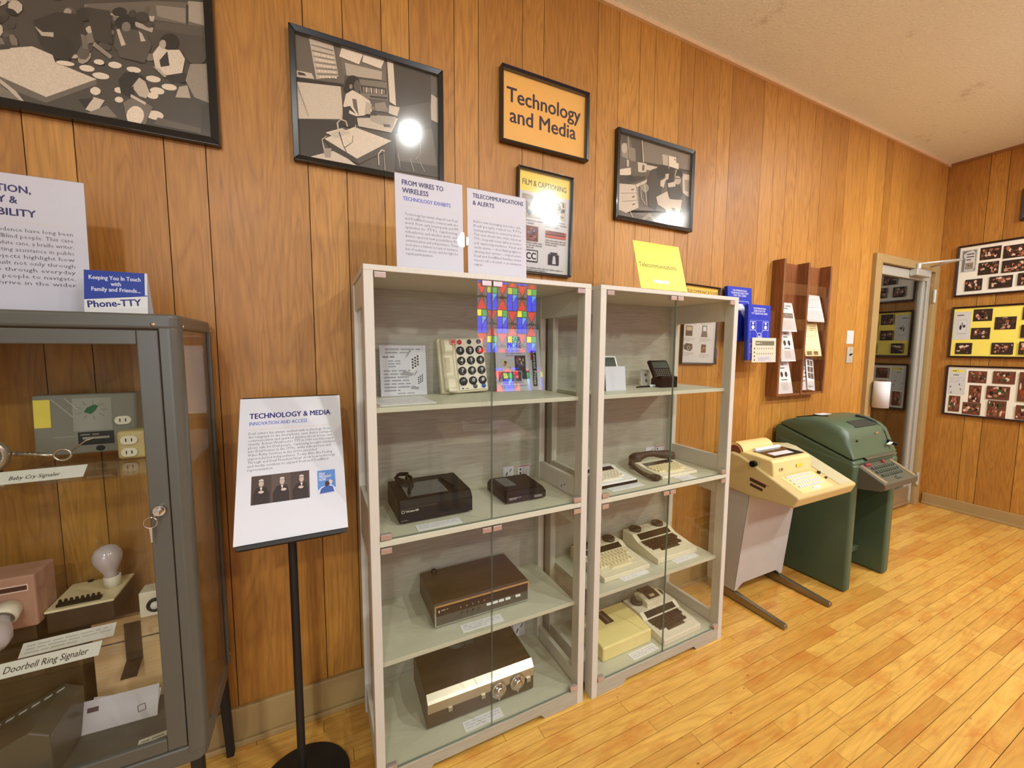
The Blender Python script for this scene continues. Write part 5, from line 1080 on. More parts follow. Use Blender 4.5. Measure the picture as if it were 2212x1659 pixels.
text_telephone('printing_text_telephone', 'cream text telephone with a built-in printer and brown keys, on the cabinet floor', (1.105, -0.378, 0.060), 0.03, 0.245, 0.265, 0.030, 0.046, 0.066, M['cream_pale'], DKEY, QW, .12, .46, .58, (0.030, 0.222), extra=printer)
# middle board of the second cabinet
def dark_edge(t):
    mb = MB(); mb.box(-0.003, 0.238, -0.003, 0.185, 0.0, 0.013); mb.build('lower_shell', M['black'], t, bevel=0.003)
text_telephone('text_telephone', 'flat grey-white text telephone with a black lower shell, half behind the cabinet post', (0.738, -0.316, 0.819), 0.02, 0.235, 0.182, 0.020, 0.030, 0.040, M['white_plastic'], M['cream_pale'], QW, .10, .62, .80, None, extra=dark_edge)
def handset(t):
    mb = MB()
    P = [Vector((0.015 + 0.225 * s, 0.200 - 0.045 * s + 0.020 * math.sin(s * 3.1), 0.040 + 0.018 * math.sin(s * math.pi))) for s in [i / 10 for i in range(11)]]
    mb.tube(P, [0.026, 0.028, 0.022, 0.017, 0.015, 0.015, 0.015, 0.017, 0.022, 0.027, 0.024], n=12)
    mb.cyl((0.030, 0.200, 0.048), (0.030, 0.200, 0.012), 0.028, 0.031); mb.cyl((0.222, 0.162, 0.048), (0.222, 0.162, 0.034), 0.026, 0.028)
    mb.build('handset', M['rubber'], t)
    pts = []
    A, B, Cc = Vector((0.002, 0.19, 0.036)), Vector((-0.055, 0.12, 0.014)), Vector((-0.042, 0.012, 0.014))
    for i in range(241):
        s = i / 240
        p = A * (1 - s) ** 2 + B * 2 * s * (1 - s) + Cc * s * s
        pts.append(p + Vector((math.cos(i * .55), math.sin(i * .55) * .5, math.sin(i * .55))) * 0.0085)
    for i in range(140):
        s = i / 140
        pts.append(Cc + Vector((0.014 * math.cos(s * 9) + .012, 0.016 * math.sin(s * 9), 0.0)) + Vector((math.cos(i * .9), 0, math.sin(i * .9))) * 0.009)
    mb = MB(); mb.tube(pts, 0.0026, n=5); mb.build('coiled_cord', M['rubber'], t)
text_telephone('text_telephone', 'cream text telephone with a dark brown handset and coiled cord', (1.098, -0.338, 0.819), 0.02, 0.225, 0.175, 0.016, 0.026, 0.034, M['cream_pale'], M['cream'], QW, .12, .66, .86, None, extra=handset)
t = thing('plain_box', 'plain cream plastic box with a dark window, on the cabinet floor', 'box', (0.795, -0.333, 0.060), (0, 0, 0.02))
mb = MB(); mb.prism([(0, 0), (0, 0.064), (0.085, 0.078), (0.20, 0.078), (0.20, 0)][::-1], 'x', 0, 0.282); mb.build('housing', M['yellow_cream'], t, bevel=0.007, seg=3)
mb = MB(); mb.box(0.098, 0.148, 0.10, 0.185, 0.0775, 0.0795); w_ = mb.build('window', M['brown_plastic'], t)
mb = MB(); mb.box(0.118, 0.128, 0.108, 0.176, 0.0795, 0.0805); mb.build('label_strip', plain('taupe_label', (120, 96, 76), .5), w_)
# top shelf of the second cabinet
t = thing('portable_communicator', 'small white communicator with a tilted dark screen on a white stand', 'communicator', (0.905, -0.190, 1.218), (0, 0, -0.15))
mb = MB(); mb.prism([(-0.03, 0), (0.06, 0), (0.055, 0.012), (0.02, 0.07), (0.0, 0.08), (-0.02, 0.06)], 'x', -0.048, 0.05); mb.build('stand', M['white_plastic'], t, bevel=0.008, seg=3)
mb = MB(Matrix.Translation((0, -0.01, 0.082)) @ Matrix.Rotation(math.radians(-28), 4, 'X')); mb.box(-0.052, 0.048, 0, 0.014, 0.0, 0.075); sc = mb.build('screen_case', M['white_plastic'], t, bevel=0.006, seg=3)
mb = MB(Matrix.Translation((0, -0.01, 0.082)) @ Matrix.Rotation(math.radians(-28), 4, 'X')); mb.box(-0.042, 0.038, -0.001, 0.002, 0.010, 0.066); mb.build('screen', M['lcd'], sc)
mb = MB(); mb.tube([(0.052, 0.03, 0.05), (0.075, 0.02, 0.03), (0.085, 0.03, 0.006), (0.06, 0.05, 0.004)], 0.006); mb.build('white_cord', M['white_plastic'], t)
s = Sheet(0.108, 0.104, 0.0012, (202, 201, 206), T=Matrix())
o = s.build('white_card', M['print']); o.location = (0.834, -0.262, 1.2186); o.rotation_euler = (math.radians(-6), 0, 0)
tag(o, 'square blank white card standing in front of the white communicator', 'card')
t = thing('handheld_communicator', 'black flip-up handheld communicator with small keys on a black dock', 'communicator', (1.215, -0.215, 1.218), (0, 0, -0.12))
mb = MB(); mb.prism([(-0.03, 0), (0.045, 0), (0.045, 0.035), (0.02, 0.058), (-0.03, 0.05)][::-1], 'x', -0.04, 0.052); mb.box(0.004, 0.008, -0.032, -0.028, 0.0, 0.05); mb.build('dock', M['black'], t, bevel=0.005)
T_ = Matrix.Translation((0.0, -0.012, 0.046)) @ Matrix.Rotation(math.radians(-34), 4, 'X')
mb = MB(T_); mb.box(-0.062, 0.048, 0, 0.018, 0.0, 0.098); hc = mb.build('handheld_case', M['black'], t, bevel=0.008, seg=3)
mb = MB(T_); mb.box(-0.048, 0.036, -0.001, 0.001, 0.052, 0.086); mb.build('lcd_window', M['lcd'], hc)
first = None
for j in range(4):
    for i in range(8):
        p = T_ @ Vector((-0.045 + i * 0.0112, -0.001, 0.010 + j * 0.0095))
        if first is None:
            first = key_mesh(0.008, 0.006, 0.003, M['gunmetal']); o = first
        else: o = first.copy(); COL.objects.link(o)
        o.parent = hc; o.location = p; o.rotation_euler = (math.radians(56), 0, 0)
t = thing('charging_cable', 'thin white and black cable end lying left of the black dock', 'cable', (1.14, -0.2, 1.218))
mb = MB(); mb.tube([(0.0, 0.0, 0.005), (-0.05, 0.0, 0.005), (-0.095, -0.015, 0.005)], [0.004, 0.004, 0.0025]); mb.build('plug', M['black'], t)
mb = MB(); mb.tube([(0.0, 0.0, 0.006), (0.03, 0.01, 0.006), (0.045, 0.0, 0.006)], 0.006); mb.build('lead', M['white_plastic'], t)
s = Sheet(0.06, 0.085, 0.0012, (226, 222, 212)); s.up(); s.disc(0.03, 0.058, 0.008, 0.008, (110, 110, 104)); s.disc(0.034, 0.03, 0.008, 0.009, (110, 110, 104))
o = s.build('label_card', M['print']); o.location = (1.145, -0.14, 1.2186); o.rotation_euler = (math.radians(-12), math.radians(8), 0)
tag(o, 'cream card with two grey dots leaning beside the black communicator', 'card')

# first cabinet, top shelf
s = Sheet(0.172, 0.188, 0.001, (200, 200, 202)); s.up()
s.scribble(0.02, 0.155, 0.16, 0.180, 2, (150, 150, 152), 2); s.text('Life, As You Make It', 0.012, 0.142, width=0.075, size=0.014, c=(110, 110, 114)) if False else s.scribble(0.01, 0.14, 0.09, 0.15, 1, (100, 100, 104), 7)
s.scribble(0.03, 0.105, 0.075, 0.135, 3, (140, 140, 144), 3); s.scribble(0.012, 0.015, 0.11, 0.10, 7, (146, 146, 150), 4); s.scribble(0.06, 0.004, 0.165, 0.014, 1, (150, 150, 152), 5)
def mini_phone(u, v, k):
    s.poly([(u, v), (u + .045 * k, v + .03 * k), (u + .045 * k, v + .075 * k), (u + .012 * k, v + .06 * k)], (210, 208, 204)); s.up()
    for a in range(3):
        for b in range(4): s.rect(u + (.012 + a * .010) * k, v + (.018 + a * .006 + b * .0105) * k, u + (.019 + a * .010) * k, v + (.025 + a * .006 + b * .0105) * k, (66, 64, 66))
    s.poly([(u - .03 * k, v - .005 * k), (u + .01 * k, v - .01 * k), (u + .02 * k, v + .0 * k), (u - .02 * k, v + .012 * k)], (150, 148, 146)); s.poly([(u - .004 * k, v + .065 * k), (u + .012 * k, v + .085 * k), (u + .004 * k, v + .09 * k), (u - .012 * k, v + .06 * k)], (150, 148, 146)); s.up()
mini_phone(0.105, 0.082, 1.0); mini_phone(0.13, 0.028, 0.72)
o = s.build('flyer', M['print']); o.location = (-0.052, -0.088, 1.2190); o.rotation_euler = (math.radians(-5), 0, 0.06)
tag(o, 'white flyer picturing a large-key phone, leaning at the left of the top shelf', 'flyer')
t = thing('big_button_phone', 'cream telephone with large round black number keys and handset', 'telephone', (0.171, -0.105, 1.2185), (math.radians(-10), math.radians(-2.5), 0))
mb = MB(); mb.box(0, 0.194, 0.0, 0.034, 0, 0.218); mb.build('housing', M['tty'], t, bevel=0.007, seg=3)
mb = MB(); mb.box(0.070, 0.188, -0.005, 0.0, 0.008, 0.212); fp = mb.build('face_plate', M['cream_pale'], t, bevel=0.004)
mb = MB()
mb.loft([[(0.010 + .048 * a, y, z) for a, y in ((0, 0.0), (0.0, yy * .6), (.2, yy), (.8, yy), (1.0, yy * .6), (1, 0.0))] for z, yy in ((0.012, -.022), (0.02, -.034), (0.055, -.034), (0.07, -.024), (0.15, -.022), (0.162, -.034), (0.205, -.034), (0.213, -.022))], smooth=False)
hs = mb.build('handset', M['tty'], t, bevel=0.004, seg=2)
mb = MB()
for k in range(9): mb.box(0.018, 0.036, -0.0245, -0.0205, 0.082 + k * 0.0065, 0.085 + k * 0.0065)
mb.build('ear_grille', M['beige_dark'], hs)
s = Sheet(0.026, 0.022, 0.0008, (200, 70, 66), T=Matrix.Translation((0.040, -0.037, 0.186))); s.up(); s.rect(.002, .002, .024, .02, (226, 200, 186)); s.up(); s.rect(.004, .004, .022, .018, (200, 70, 66)); s.build('red_sticker', M['print'], hs)
first = None
names = '123456789*0#'
white = rgb(200, 198, 194)
for k, chv in enumerate(names):
    x, z = 0.0885 + (k % 3) * 0.0405, 0.166 - (k // 3) * 0.0405
    mb = MB(); mb.lathe([(0.0165, 0.0), (0.0165, 0.004), (0.013, 0.0065), (0, 0.0072)], (0, -0.005, 0), (0, -1, 0), n=24, col=rgb(36, 34, 32))
    vs, fs = text_mesh(chv, 0.03, 3)
    cx = (min(p[0] for p in vs) + max(p[0] for p in vs)) / 2; cy = (min(p[1] for p in vs) + max(p[1] for p in vs)) / 2
    mb.add([((p[0] - cx) * 0.020, -0.0126, (p[1] - cy) * 0.020 + 0.002) for p in vs], fs, col=white)
    if chv in '23456789': mb.box(-0.005, 0.005, -0.0122, -0.0118, -0.0115, -0.0095, col=rgb(150, 148, 144))
    o = mb.build('number_key', M['paint'], fp); o.location = (x, 0, z)
for x, z, r, c in ((0.0885, 0.2, 0.0095, (196, 62, 54)), (0.129, 0.2, 0.0092, (44, 52, 44)), (0.1695, 0.2, 0.0095, (56, 56, 52)), (0.1365, 0.0215, 0.0088, (84, 88, 80)), (0.1725, 0.0215, 0.0088, (40, 84, 168))):
    mb = MB(); mb.lathe([(r, 0), (r, 0.003), (r * .8, 0.005), (0, 0.0055)], (x, -0.005, z), (0, -1, 0), n=18, col=rgb(*c)); mb.build('function_key', M['paint'], fp)
s = Sheet(0.052, 0.024, 0.0004, (226, 216, 190), T=Matrix.Translation((0.074, -0.0056, 0.010))); s.up(); s.scribble(0.002, 0.016, 0.048, 0.022, 1, (110, 108, 116), 2); s.poly([(0.004, 0.009), (0.016, 0.009), (0.010, 0.002)], (52, 66, 128)); s.scribble(0.02, 0.002, 0.045, 0.009, 1, (120, 120, 150), 5); s.build('maker_print', M['print'], fp)
pts = []
for i in range(150):
    s_ = i / 150
    p = Vector((0.028 - 0.02 * math.sin(s_ * 3.1) + s_ * 0.03, -0.022 - 0.012 * math.sin(s_ * 3.1), 0.016 - 0.006 * s_))
    pts.append(p + Vector((math.cos(i * .8) * .3, math.cos(i * .8), math.sin(i * .8))) * 0.0062)
mb = MB(); mb.tube(pts, 0.0028, n=5); mb.build('coiled_cord', M['cream_pale'], t)
t = thing('catalogue', 'glossy white catalogue reading HEAR MORE, propped in a clear stand', 'catalogue', (0.405, -0.098, 1.2185), (math.radians(-8), 0, -0.05))
w, h = 0.206, 0.262
s = Sheet(w, h, 0.003, (202, 200, 206)); s.up()
s.text('HEAR', 0.056, h - 0.055, width=0.062, size=0.032, c=(52, 50, 150), bold=0.03); s.text('MORE', 0.056, h - 0.080, width=0.062, size=0.032, c=(52, 50, 150), bold=0.03)
s.scribble(0.045, h - 0.118, 0.12, h - 0.088, 3, (150, 140, 190), 4)
s.line([(0.008, 0.008), (w - 0.012, 0.008), (w - 0.012, h - 0.01), (0.008, h - 0.01), (0.008, 0.008)], 0.0008, (150, 150, 160))
for k, (a, b, c, d, base) in enumerate(((.018, .085, .075, .135, (200, 196, 196)), (.085, .085, .135, .15, (60, 44, 46)), (.01, .042, .062, .082, (70, 72, 84)), (.066, .042, .112, .082, (60, 62, 70)), (.116, .05, .150, .085, (44, 46, 54)))):
    s.blobs(a, b, c, d, rgb(*base), [rgb(220, 216, 210), rgb(60, 60, 66), rgb(120, 120, 124), rgb(186, 50, 60), rgb(226, 204, 70), rgb(50, 70, 190)] if k < 2 else GREYS, 9, 60 + k)
s.text('1-800-825-6758 V/TTY', 0.03, 0.031, width=0.09, size=0.012, c=(140, 60, 60)); s.scribble(0.02, 0.012, 0.14, 0.027, 2, (150, 148, 150), 6)
s.rect(0.166, 0.018, 0.186, 0.17, (34, 32, 36)); s.rect(0.160, 0.13, 0.172, 0.17, (190, 40, 50)); s.up()
s.text('Lowest Prices', 0.182, 0.032, width=0.125, size=0.018, c=(208, 208, 214), bold=0.01, rot=math.pi / 2) if False else s.text('Lowest Prices', 0.171, 0.165, width=0.14, size=0.018, c=(208, 208, 214), bold=0.02, rot=-math.pi / 2)
s.build('cover', M['print'], t)
mb = MB(); mb.box(0.002, w - 0.002, 0.003, 0.009, 0.002, h - 0.002); mb.build('pages', M['white_paper'], t)
mb = MB(); mb.box(-0.006, w + 0.006, -0.006, -0.004, 0.0, h + 0.012); mb.box(-0.006, w + 0.006, 0.012, 0.014, 0.0, h + 0.012); mb.box(-0.006, w + 0.006, -0.004, 0.012, -0.0005, 0.0012); mb.build('clear_stand', M['acrylic'], t)
# first cabinet, middle board
t = thing('caption_decoder', 'large black caption decoder with a smoked window and cord on its top', 'caption decoder', (-0.036, -0.308, 0.819), (0, 0, 0.02))
mb = MB(); mb.prism([(0, 0.006), (0, 0.058), (0.018, 0.080), (0.205, 0.088), (0.205, 0.006)][::-1], 'x', 0, 0.256); mb.build('housing', M['black'], t, bevel=0.005)
mb = MB(); mb.hexa([(0.035, 0.028, 0.080), (0.175, 0.028, 0.080), (0.175, 0.150, 0.0855), (0.035, 0.150, 0.0855)], [(0.035, 0.028, 0.0822), (0.175, 0.028, 0.0822), (0.175, 0.150, 0.0876), (0.035, 0.150, 0.0876)]); mb.build('smoked_window', M['smoke'], t)
s = Sheet(0.252, 0.05, 0.001, (24, 24, 25), T=Matrix.Translation((0.002, -0.0008, 0.008))); s.up()
s.rect(0.125, 0.012, 0.215, 0.044, (14, 14, 15)); s.line([(0.007, 0.032), (0.015, 0.032), (0.015, 0.04), (0.007, 0.04), (0.007, 0.032)], 0.0014, (206, 200, 180)); s.text('TeleCaption 4000', 0.019, 0.033, width=0.043, size=0.010, c=(206, 200, 180), bold=0.02); s.scribble(0.005, 0.004, 0.045, 0.008, 1, (150, 140, 120), 3)
s.line([(0.002, 0.046), (0.125, 0.046)], 0.0012, (90, 88, 82)); s.build('front_panel', M['print'], t)
pts = [(0.05, 0.17, 0.094), (0.03, 0.185, 0.10), (0.035, 0.2, 0.108), (0.065, 0.195, 0.108), (0.08, 0.17, 0.10), (0.075, 0.13, 0.093), (0.055, 0.09, 0.090), (0.045, 0.05, 0.088)]
mb = MB(); mb.tube([Vector(p) for p in pts], 0.0058, n=8); mb.tube([(0.03, 0.16, 0.096), (0.025, 0.18, 0.104), (0.045, 0.195, 0.113), (0.07, 0.185, 0.113), (0.06, 0.16, 0.103)], 0.0058, n=8); mb.tube([(0.178, 0.15, 0.093), (0.185, 0.12, 0.093), (0.192, 0.09, 0.09), (0.20, 0.05, 0.088)], 0.004, n=8)
mb.build('signal_cord', M['black'], t)
mb = MB()
for x in (0.02, 0.236):
    for y in (0.02, 0.185): mb.cyl((x, y, 0), (x, y, 0.007), 0.009, n=12)
mb.build('feet', M['rubber'], t)
t = thing('caption_decoder', 'small black caption decoder with sloping edges, right of the large decoder', 'caption decoder', (0.352, -0.296, 0.819), (0, 0, 0.0))
mb = MB(); lo = [(0.0, 0.0, 0.004), (0.170, 0.0, 0.004), (0.175, 0.17, 0.004), (-0.003, 0.17, 0.004)]; mid_ = [(-0.002, -0.004, 0.030), (0.172, -0.004, 0.030), (0.177, 0.17, 0.032), (-0.005, 0.17, 0.032)]; hi = [(0.008, 0.012, 0.046), (0.164, 0.012, 0.046), (0.168, 0.165, 0.05), (0.006, 0.165, 0.05)]
mb.hexa(lo, mid_); mb.hexa(mid_, hi); mb.build('housing', M['black'], t, bevel=0.003)
mb = MB(); mb.box(0.02, 0.07, 0.05, 0.15, 0.0485, 0.0505); mb.build('cassette_lid', M['smoke'], t)
s = Sheet(0.166, 0.02, 0.001, (24, 24, 25), T=Matrix.Translation((0.002, -0.0055, 0.008))); s.up(); s.scribble(0.01, 0.009, 0.06, 0.017, 2, (190, 190, 190), 2); s.rect(0.115, 0.004, 0.15, 0.013, (124, 118, 120)); s.build('front_print', M['print'], t)
# first cabinet, lower section
t = thing('caption_decoder', 'brown wood-cased set-top decoder with four pale push keys', 'caption decoder', (0.083, -0.283, 0.409), (0, 0, 0))
mb = MB(); mb.col = (.5, .5, .3, 1); mb.box(0, 0.372, 0.004, 0.225, 0.006, 0.088); mb.build('wood_case', M['walnut'], t, bevel=0.003)
mb = MB(); mb.box(0.002, 0.37, -0.004, 0.004, 0.008, 0.08); mb.build('front_panel', M['gunmetal'], t, bevel=0.001)
mb = MB(); mb.box(0, 0.372, -0.007, 0.004, 0.079, 0.086); mb.box(0, 0.004, -0.006, 0.004, 0.008, 0.08); mb.box(0.368, 0.372, -0.006, 0.004, 0.008, 0.08); mb.box(0.004, 0.368, -0.006, -0.003, 0.008, 0.011); mb.build('bright_trim', M['chrome'], t)
s = Sheet(0.362, 0.032, 0.0006, (56, 40, 28), T=Matrix.Translation((0.005, -0.0048, 0.045))); s.up(); s.rect(0.008, 0.012, 0.012, 0.022, (200, 190, 170)); s.scribble(0.018, 0.016, 0.06, 0.024, 1, (170, 156, 130), 3)
for k in range(5): s.disc(0.09 + k * 0.023, 0.012, 0.003, 0.003, (150, 130, 100), 8)
s.build('dark_band', M['print'], t)
first = None
for k, x in enumerate((0.205, 0.230, 0.255, 0.282, 0.325)):
    if first is None:
        mb = MB(); mb.box(-0.0105, 0.0105, -0.009, -0.003, -0.004, 0.004); first = mb.build('push_key', M['white_plastic'], t, bevel=0.001); o = first
    else: o = first.copy(); COL.objects.link(o)
    o.parent = t; o.location = (x, 0, 0.038)
mb = MB()
for k in range(4): mb.cyl((0.10 + k * 0.022, -0.004, 0.034), (0.10 + k * 0.022, -0.012, 0.034), 0.0045, n=12)
mb.build('tuning_knobs', M['gunmetal'], t)
mb = MB(); mb.lathe([(0.012, 0), (0.012, 0.006), (0.006, 0.012), (0, 0.012)], (0.055, 0.21, 0.088)); mb.build('cable_stub', M['brown_plastic'], t)
mb = MB()
for x in (0.02, 0.352):
    for y in (0.02, 0.205): mb.cyl((x, y, 0), (x, y, 0.007), 0.010, n=12)
mb.build('feet', M['rubber'], t)
t = thing('tuner_box', 'wide brown tuner box with two chrome ringed knobs on a metal strip', 'tuner', (0.044, -0.312, 0.060), (0, 0, -0.02))
mb = MB(); mb.col = (.45, .5, .7, 1); mb.prism([(0.0, 0.006), (0.0, 0.088), (0.018, 0.120), (0.235, 0.124), (0.235, 0.006)][::-1], 'x', 0, 0.42); mb.build('wood_case', M['walnut'], t, bevel=0.004)
mb = MB(); mb.hexa([(0.002, -0.005, 0.066), (0.418, -0.005, 0.066), (0.418, 0.004, 0.066), (0.002, 0.004, 0.066)], [(0.002, -0.005, 0.100), (0.418, -0.005, 0.100), (0.418, 0.006, 0.102), (0.002, 0.006, 0.102)]); mb.hexa([(0.002, -0.005, 0.100), (0.418, -0.005, 0.100), (0.418, 0.02, 0.105), (0.002, 0.02, 0.105)], [(0.002, 0.003, 0.108), (0.418, 0.003, 0.108), (0.418, 0.018, 0.122), (0.002, 0.018, 0.122)]); st = mb.build('metal_strip', M['brushed'], t)
mb = MB(); mb.cyl((0.405, -0.005, 0.088), (0.405, -0.008, 0.088), 0.004, n=10)
for x in (0.20, 0.075): mb.box(x, x + 0.014, -0.010, -0.004, 0.052, 0.066)
mb.box(0.385, 0.402, -0.010, -0.004, 0.050, 0.066); mb.build('slide_tabs', M['brushed'], st)
for x, z in ((0.268, 0.062), (0.345, 0.066)):
    mb = MB(); mb.lathe([(0.026, 0), (0.030, 0.003), (0.030, 0.007), (0.026, 0.009), (0.022, 0.006), (0.020, 0.006)], (x, -0.005, z), (0, -1, 0), n=28); k = mb.build('tuning_ring', M['chrome'], t)
    mb = MB(); mb.lathe([(0.019, 0.004), (0.016, 0.016), (0.010, 0.020), (0, 0.021)], (x, -0.005, z), (0, -1, 0), n=20); mb.build('knob', M['chrome'], k)
    mb = MB(); mb.prism([(x - 0.004, z - 0.028), (x + 0.004, z - 0.028), (x + 0.003, z - 0.036), (x - 0.003, z - 0.036)], 'y', -0.014, -0.006); mb.build('pointer', M['brushed'], k)
mb = MB()
for k in range(3): mb.tube([(0.17 + 0.035 * math.cos(a * .5 + k), 0.20 + 0.02 * math.sin(a * .5 + k), 0.130 + 0.005 * k) for a in range(12)], 0.004, n=6)
mb.box(0.20, 0.235, 0.185, 0.21, 0.125, 0.145); mb.build('bundled_lead', M['gunmetal'], t)
mb = MB()
for x in (0.02, 0.40):
    for y in (0.02, 0.21): mb.cyl((x, y, 0), (x, y, 0.007), 0.010, n=12)
mb.build('feet', M['rubber'], t)

SX1, SY1, SW1, SH1 = -0.025, -0.30, 0.218, 0.297
SH2_ = 0.292
SX2, SY2, SW2 = 0.209, -0.30, 0.221
TX, TY, TW, TH, TTILT, TRZ = 0.881, -0.397, 0.253, 0.201, -15.9, 0.0
ES_X, ES_Y, ES_Z, ES_RZ, ES_T = -0.128, -0.115, 0.877, 0.0, math.radians(-33.4)

# ------------------------------------------------------------------ sign holders and cards on the cabinets
NAVY, ROYAL, INK = (40, 32, 92), (72, 92, 190), (92, 90, 98)
def sign_holder(x, y, z, w, h, label, draw, tilt=-2.0, group='white text signs in clear stands', base=(209, 206, 212), rz=0.0):
    t = thing('sign_holder', label, 'sign', (x, y, z + 0.003), (math.radians(tilt), 0, rz), group)
    s = Sheet(w, h, 0.0008, base, T=Matrix.Translation((0, 0, 0.003))); s.up(); draw(s); s.build('printed_sheet', M['print'], t)
    mb = MB(); mb.box(-0.003, w + 0.003, -0.0035, -0.0018, 0, h + 0.006); mb.box(-0.003, w + 0.003, 0.002, 0.0036, 0, h + 0.006); mb.box(-0.003, w + 0.003, -0.0018, 0.002, 0.0, 0.002); mb.box(-0.003, w + 0.003, 0.0036, 0.075, -0.0025, -0.0005); mb.build('clear_stand', M['acrylic'], t)
    return t
def d_wires(s):
    w, h = s.w, s.h
    s.text('FROM WIRES TO', .022, h - .032, width=w * .60, size=.0215, c=NAVY, bold=.03); s.text('WIRELESS', .022, h - .056, width=w * .375, size=.0215, c=NAVY, bold=.03)
    s.text('TECHNOLOGY EXHIBITS', .024, h - .079, width=w * .70, size=.0165, c=ROYAL, bold=.026); s.line([(.02, h - .096), (w - .02, h - .096)], .0016, (216, 206, 190))
    L = ['Technology has always shaped how Deaf', 'and DeafBlind people connect with the', 'world. From early hearing aids and FM', 'systems to TTYs, captioning,', 'videophones, and wireless alerts, each', 'device opened new possibilities for', 'communication and independence. These', 'tools trace a history not just of machines,', 'but of resilience, access, and the fight for', 'equal participation.']
    s.para(L, .028, h - .124, w - .046, .0134, .0118, INK, full=w * .40 / 20)
def d_alerts(s):
    w, h = s.w, s.h
    s.text('TELECOMMUNICATIONS', .02, h - .028, width=w * .86, size=.0195, c=NAVY, bold=.03); s.text('& ALERTS', .02, h - .052, width=w * .35, size=.0195, c=NAVY, bold=.03); s.line([(.02, h - .088), (w - .015, h - .088)], .0016, (216, 206, 190))
    L = ['Before text messaging and video calls,', 'Deaf people relied on TTYs', '(teletypewriters) to connect by phone.', 'This case shows two older stand-up', 'TTYs, along with newer tabletop versions', 'and captioning machines. Visual and', 'tactile alarms \u2014 from flashing lights to', 'vibrating alert systems \u2014 helped ensure', 'Deaf and DeafBlind families never', 'missed a call, a doorbell, or an emergency', 'signal.']
    s.para(L, .022, h - .110, w - .042, .0142, .0118, INK, full=w * .14 / 7)
sign_holder(SX1, SY1, 1.63, SW1, SH1, 'white sign headed FROM WIRES TO WIRELESS on the first glass cabinet', d_wires)
sign_holder(SX2, SY2, 1.63, SW2, SH2_, 'white sign headed TELECOMMUNICATIONS & ALERTS on the first glass cabinet', d_alerts)
def d_left(s):
    w, h = s.w, s.h
    R_ = w - .075
    s.text('NAVIGATION,', R_ - .020, h - .042, size=.0235, width=.138, c=NAVY, bold=.03, align='r'); s.text('MOBILITY &', R_ - .044, h - .068, size=.0235, width=.112, c=NAVY, bold=.03, align='r'); s.text('ACCESSIBILITY', R_ - .014, h - .097, size=.0235, width=.152, c=NAVY, bold=.03, align='r')
    s.line([(.02, h - .112), (w - .028, h - .111)], .0018, (216, 206, 190))
    L = ['Mobility and independence have long been', 'central to many DeafBlind people. This case', 'shows tools such as a white cane, a braille writer,', 'and cards for requesting assistance in public', 'spaces. These objects highlight how', 'confidence was built not only through', 'training but also through everyday', 'tools that allow people to navigate,', 'explore, and thrive in the wider']
    s.para(L + [''], .022, h - .134, w - .048, .0156, .0135, INK)
sign_holder(-1.055, -0.205, 1.475, 0.287, 0.322, 'white sign with large navy capitals on the grey metal cabinet, cut off at the left', d_left, tilt=-2)
t = thing('desk_card', 'blue and white folded card reading Keeping You In Touch, Phone-TTY, on the grey cabinet', 'card', (-0.762, -0.262, 1.4755), (math.radians(-8), 0, 0.0))
w, h = 0.119, 0.109
s = Sheet(w, h, 0.001, (208, 206, 200)); s.up()
DB = (26, 50, 138)
s.poly([(0, .036), (w, .050), (w - .001, h), (0, h)], DB); s.up(); s.rect(w - .005, .052, w, h, (202, 200, 194)); s.up()
for i, (tx, ww) in enumerate((('Keeping You In Touch', .097), ('with', .019), ('Family and Friends...', .092))): s.text(tx, w / 2 - .002 + .001 * i, h - .022 - .0145 * i, width=ww, size=.0145, c=(208, 208, 218), bold=.02, align='c')
s.text('Phone-TTY', .007, .0165, width=.100, size=.024, c=(30, 30, 104), bold=.03, rot=.09)
for k in range(3): s.line([(.0, .004 + k * .004), (w, .010 + k * .004)], .0004, (196, 194, 186))
s.build('front_panel', M['print'], t)
mb = MB(); mb.hexa([(0, .0015, h - .001), (w, .0015, h - .001), (w, .0025, h - .001), (0, .0025, h - .001)], [(0, .0015, h), (w, .0015, h), (w, .0025, h), (0, .0025, h)]); mb.hexa([(0, .045, -.006), (w, .045, -.006), (w, .046, -.006), (0, .046, -.006)], [(0, .0015, h), (w, .0015, h), (w, .0025, h), (0, .0025, h)]); mb.build('rear_flap', M['white_paper'], t)
t = thing('tent_card', 'bright yellow sloping card reading Telecommunications on the second cabinet', 'sign', (TX, TY, 1.6325), (math.radians(TTILT), 0, TRZ))
s = Sheet(TW, TH, 0.0012, (240, 220, 88)); s.up()
s.text('Telecommunications', TW * .045, TH * .455, width=TW * .80, size=.0285, c=(96, 84, 24), bold=.006, res=3)
s.rect(TW * .30, TH * .135, TW * .62, TH * .20, (220, 218, 204)); s.build('front_panel', M['print'], t)
mb = MB(); mb.prism([(.0012, TH), (.0024, TH), (.0024, TH - .003), (.0012, TH - .003)], 'x', 0, TW); mb.hexa([(TW * .45, .100, .028), (TW * .72, .100, .028), (TW * .72, .101, .028), (TW * .45, .101, .028)], [(TW * .45, .0012, TH * .7), (TW * .72, .0012, TH * .7), (TW * .72, .0024, TH * .7), (TW * .45, .0024, TH * .7)]); mb.build('rear_flap', plain('yellow_card', (244, 226, 96), .6), t)

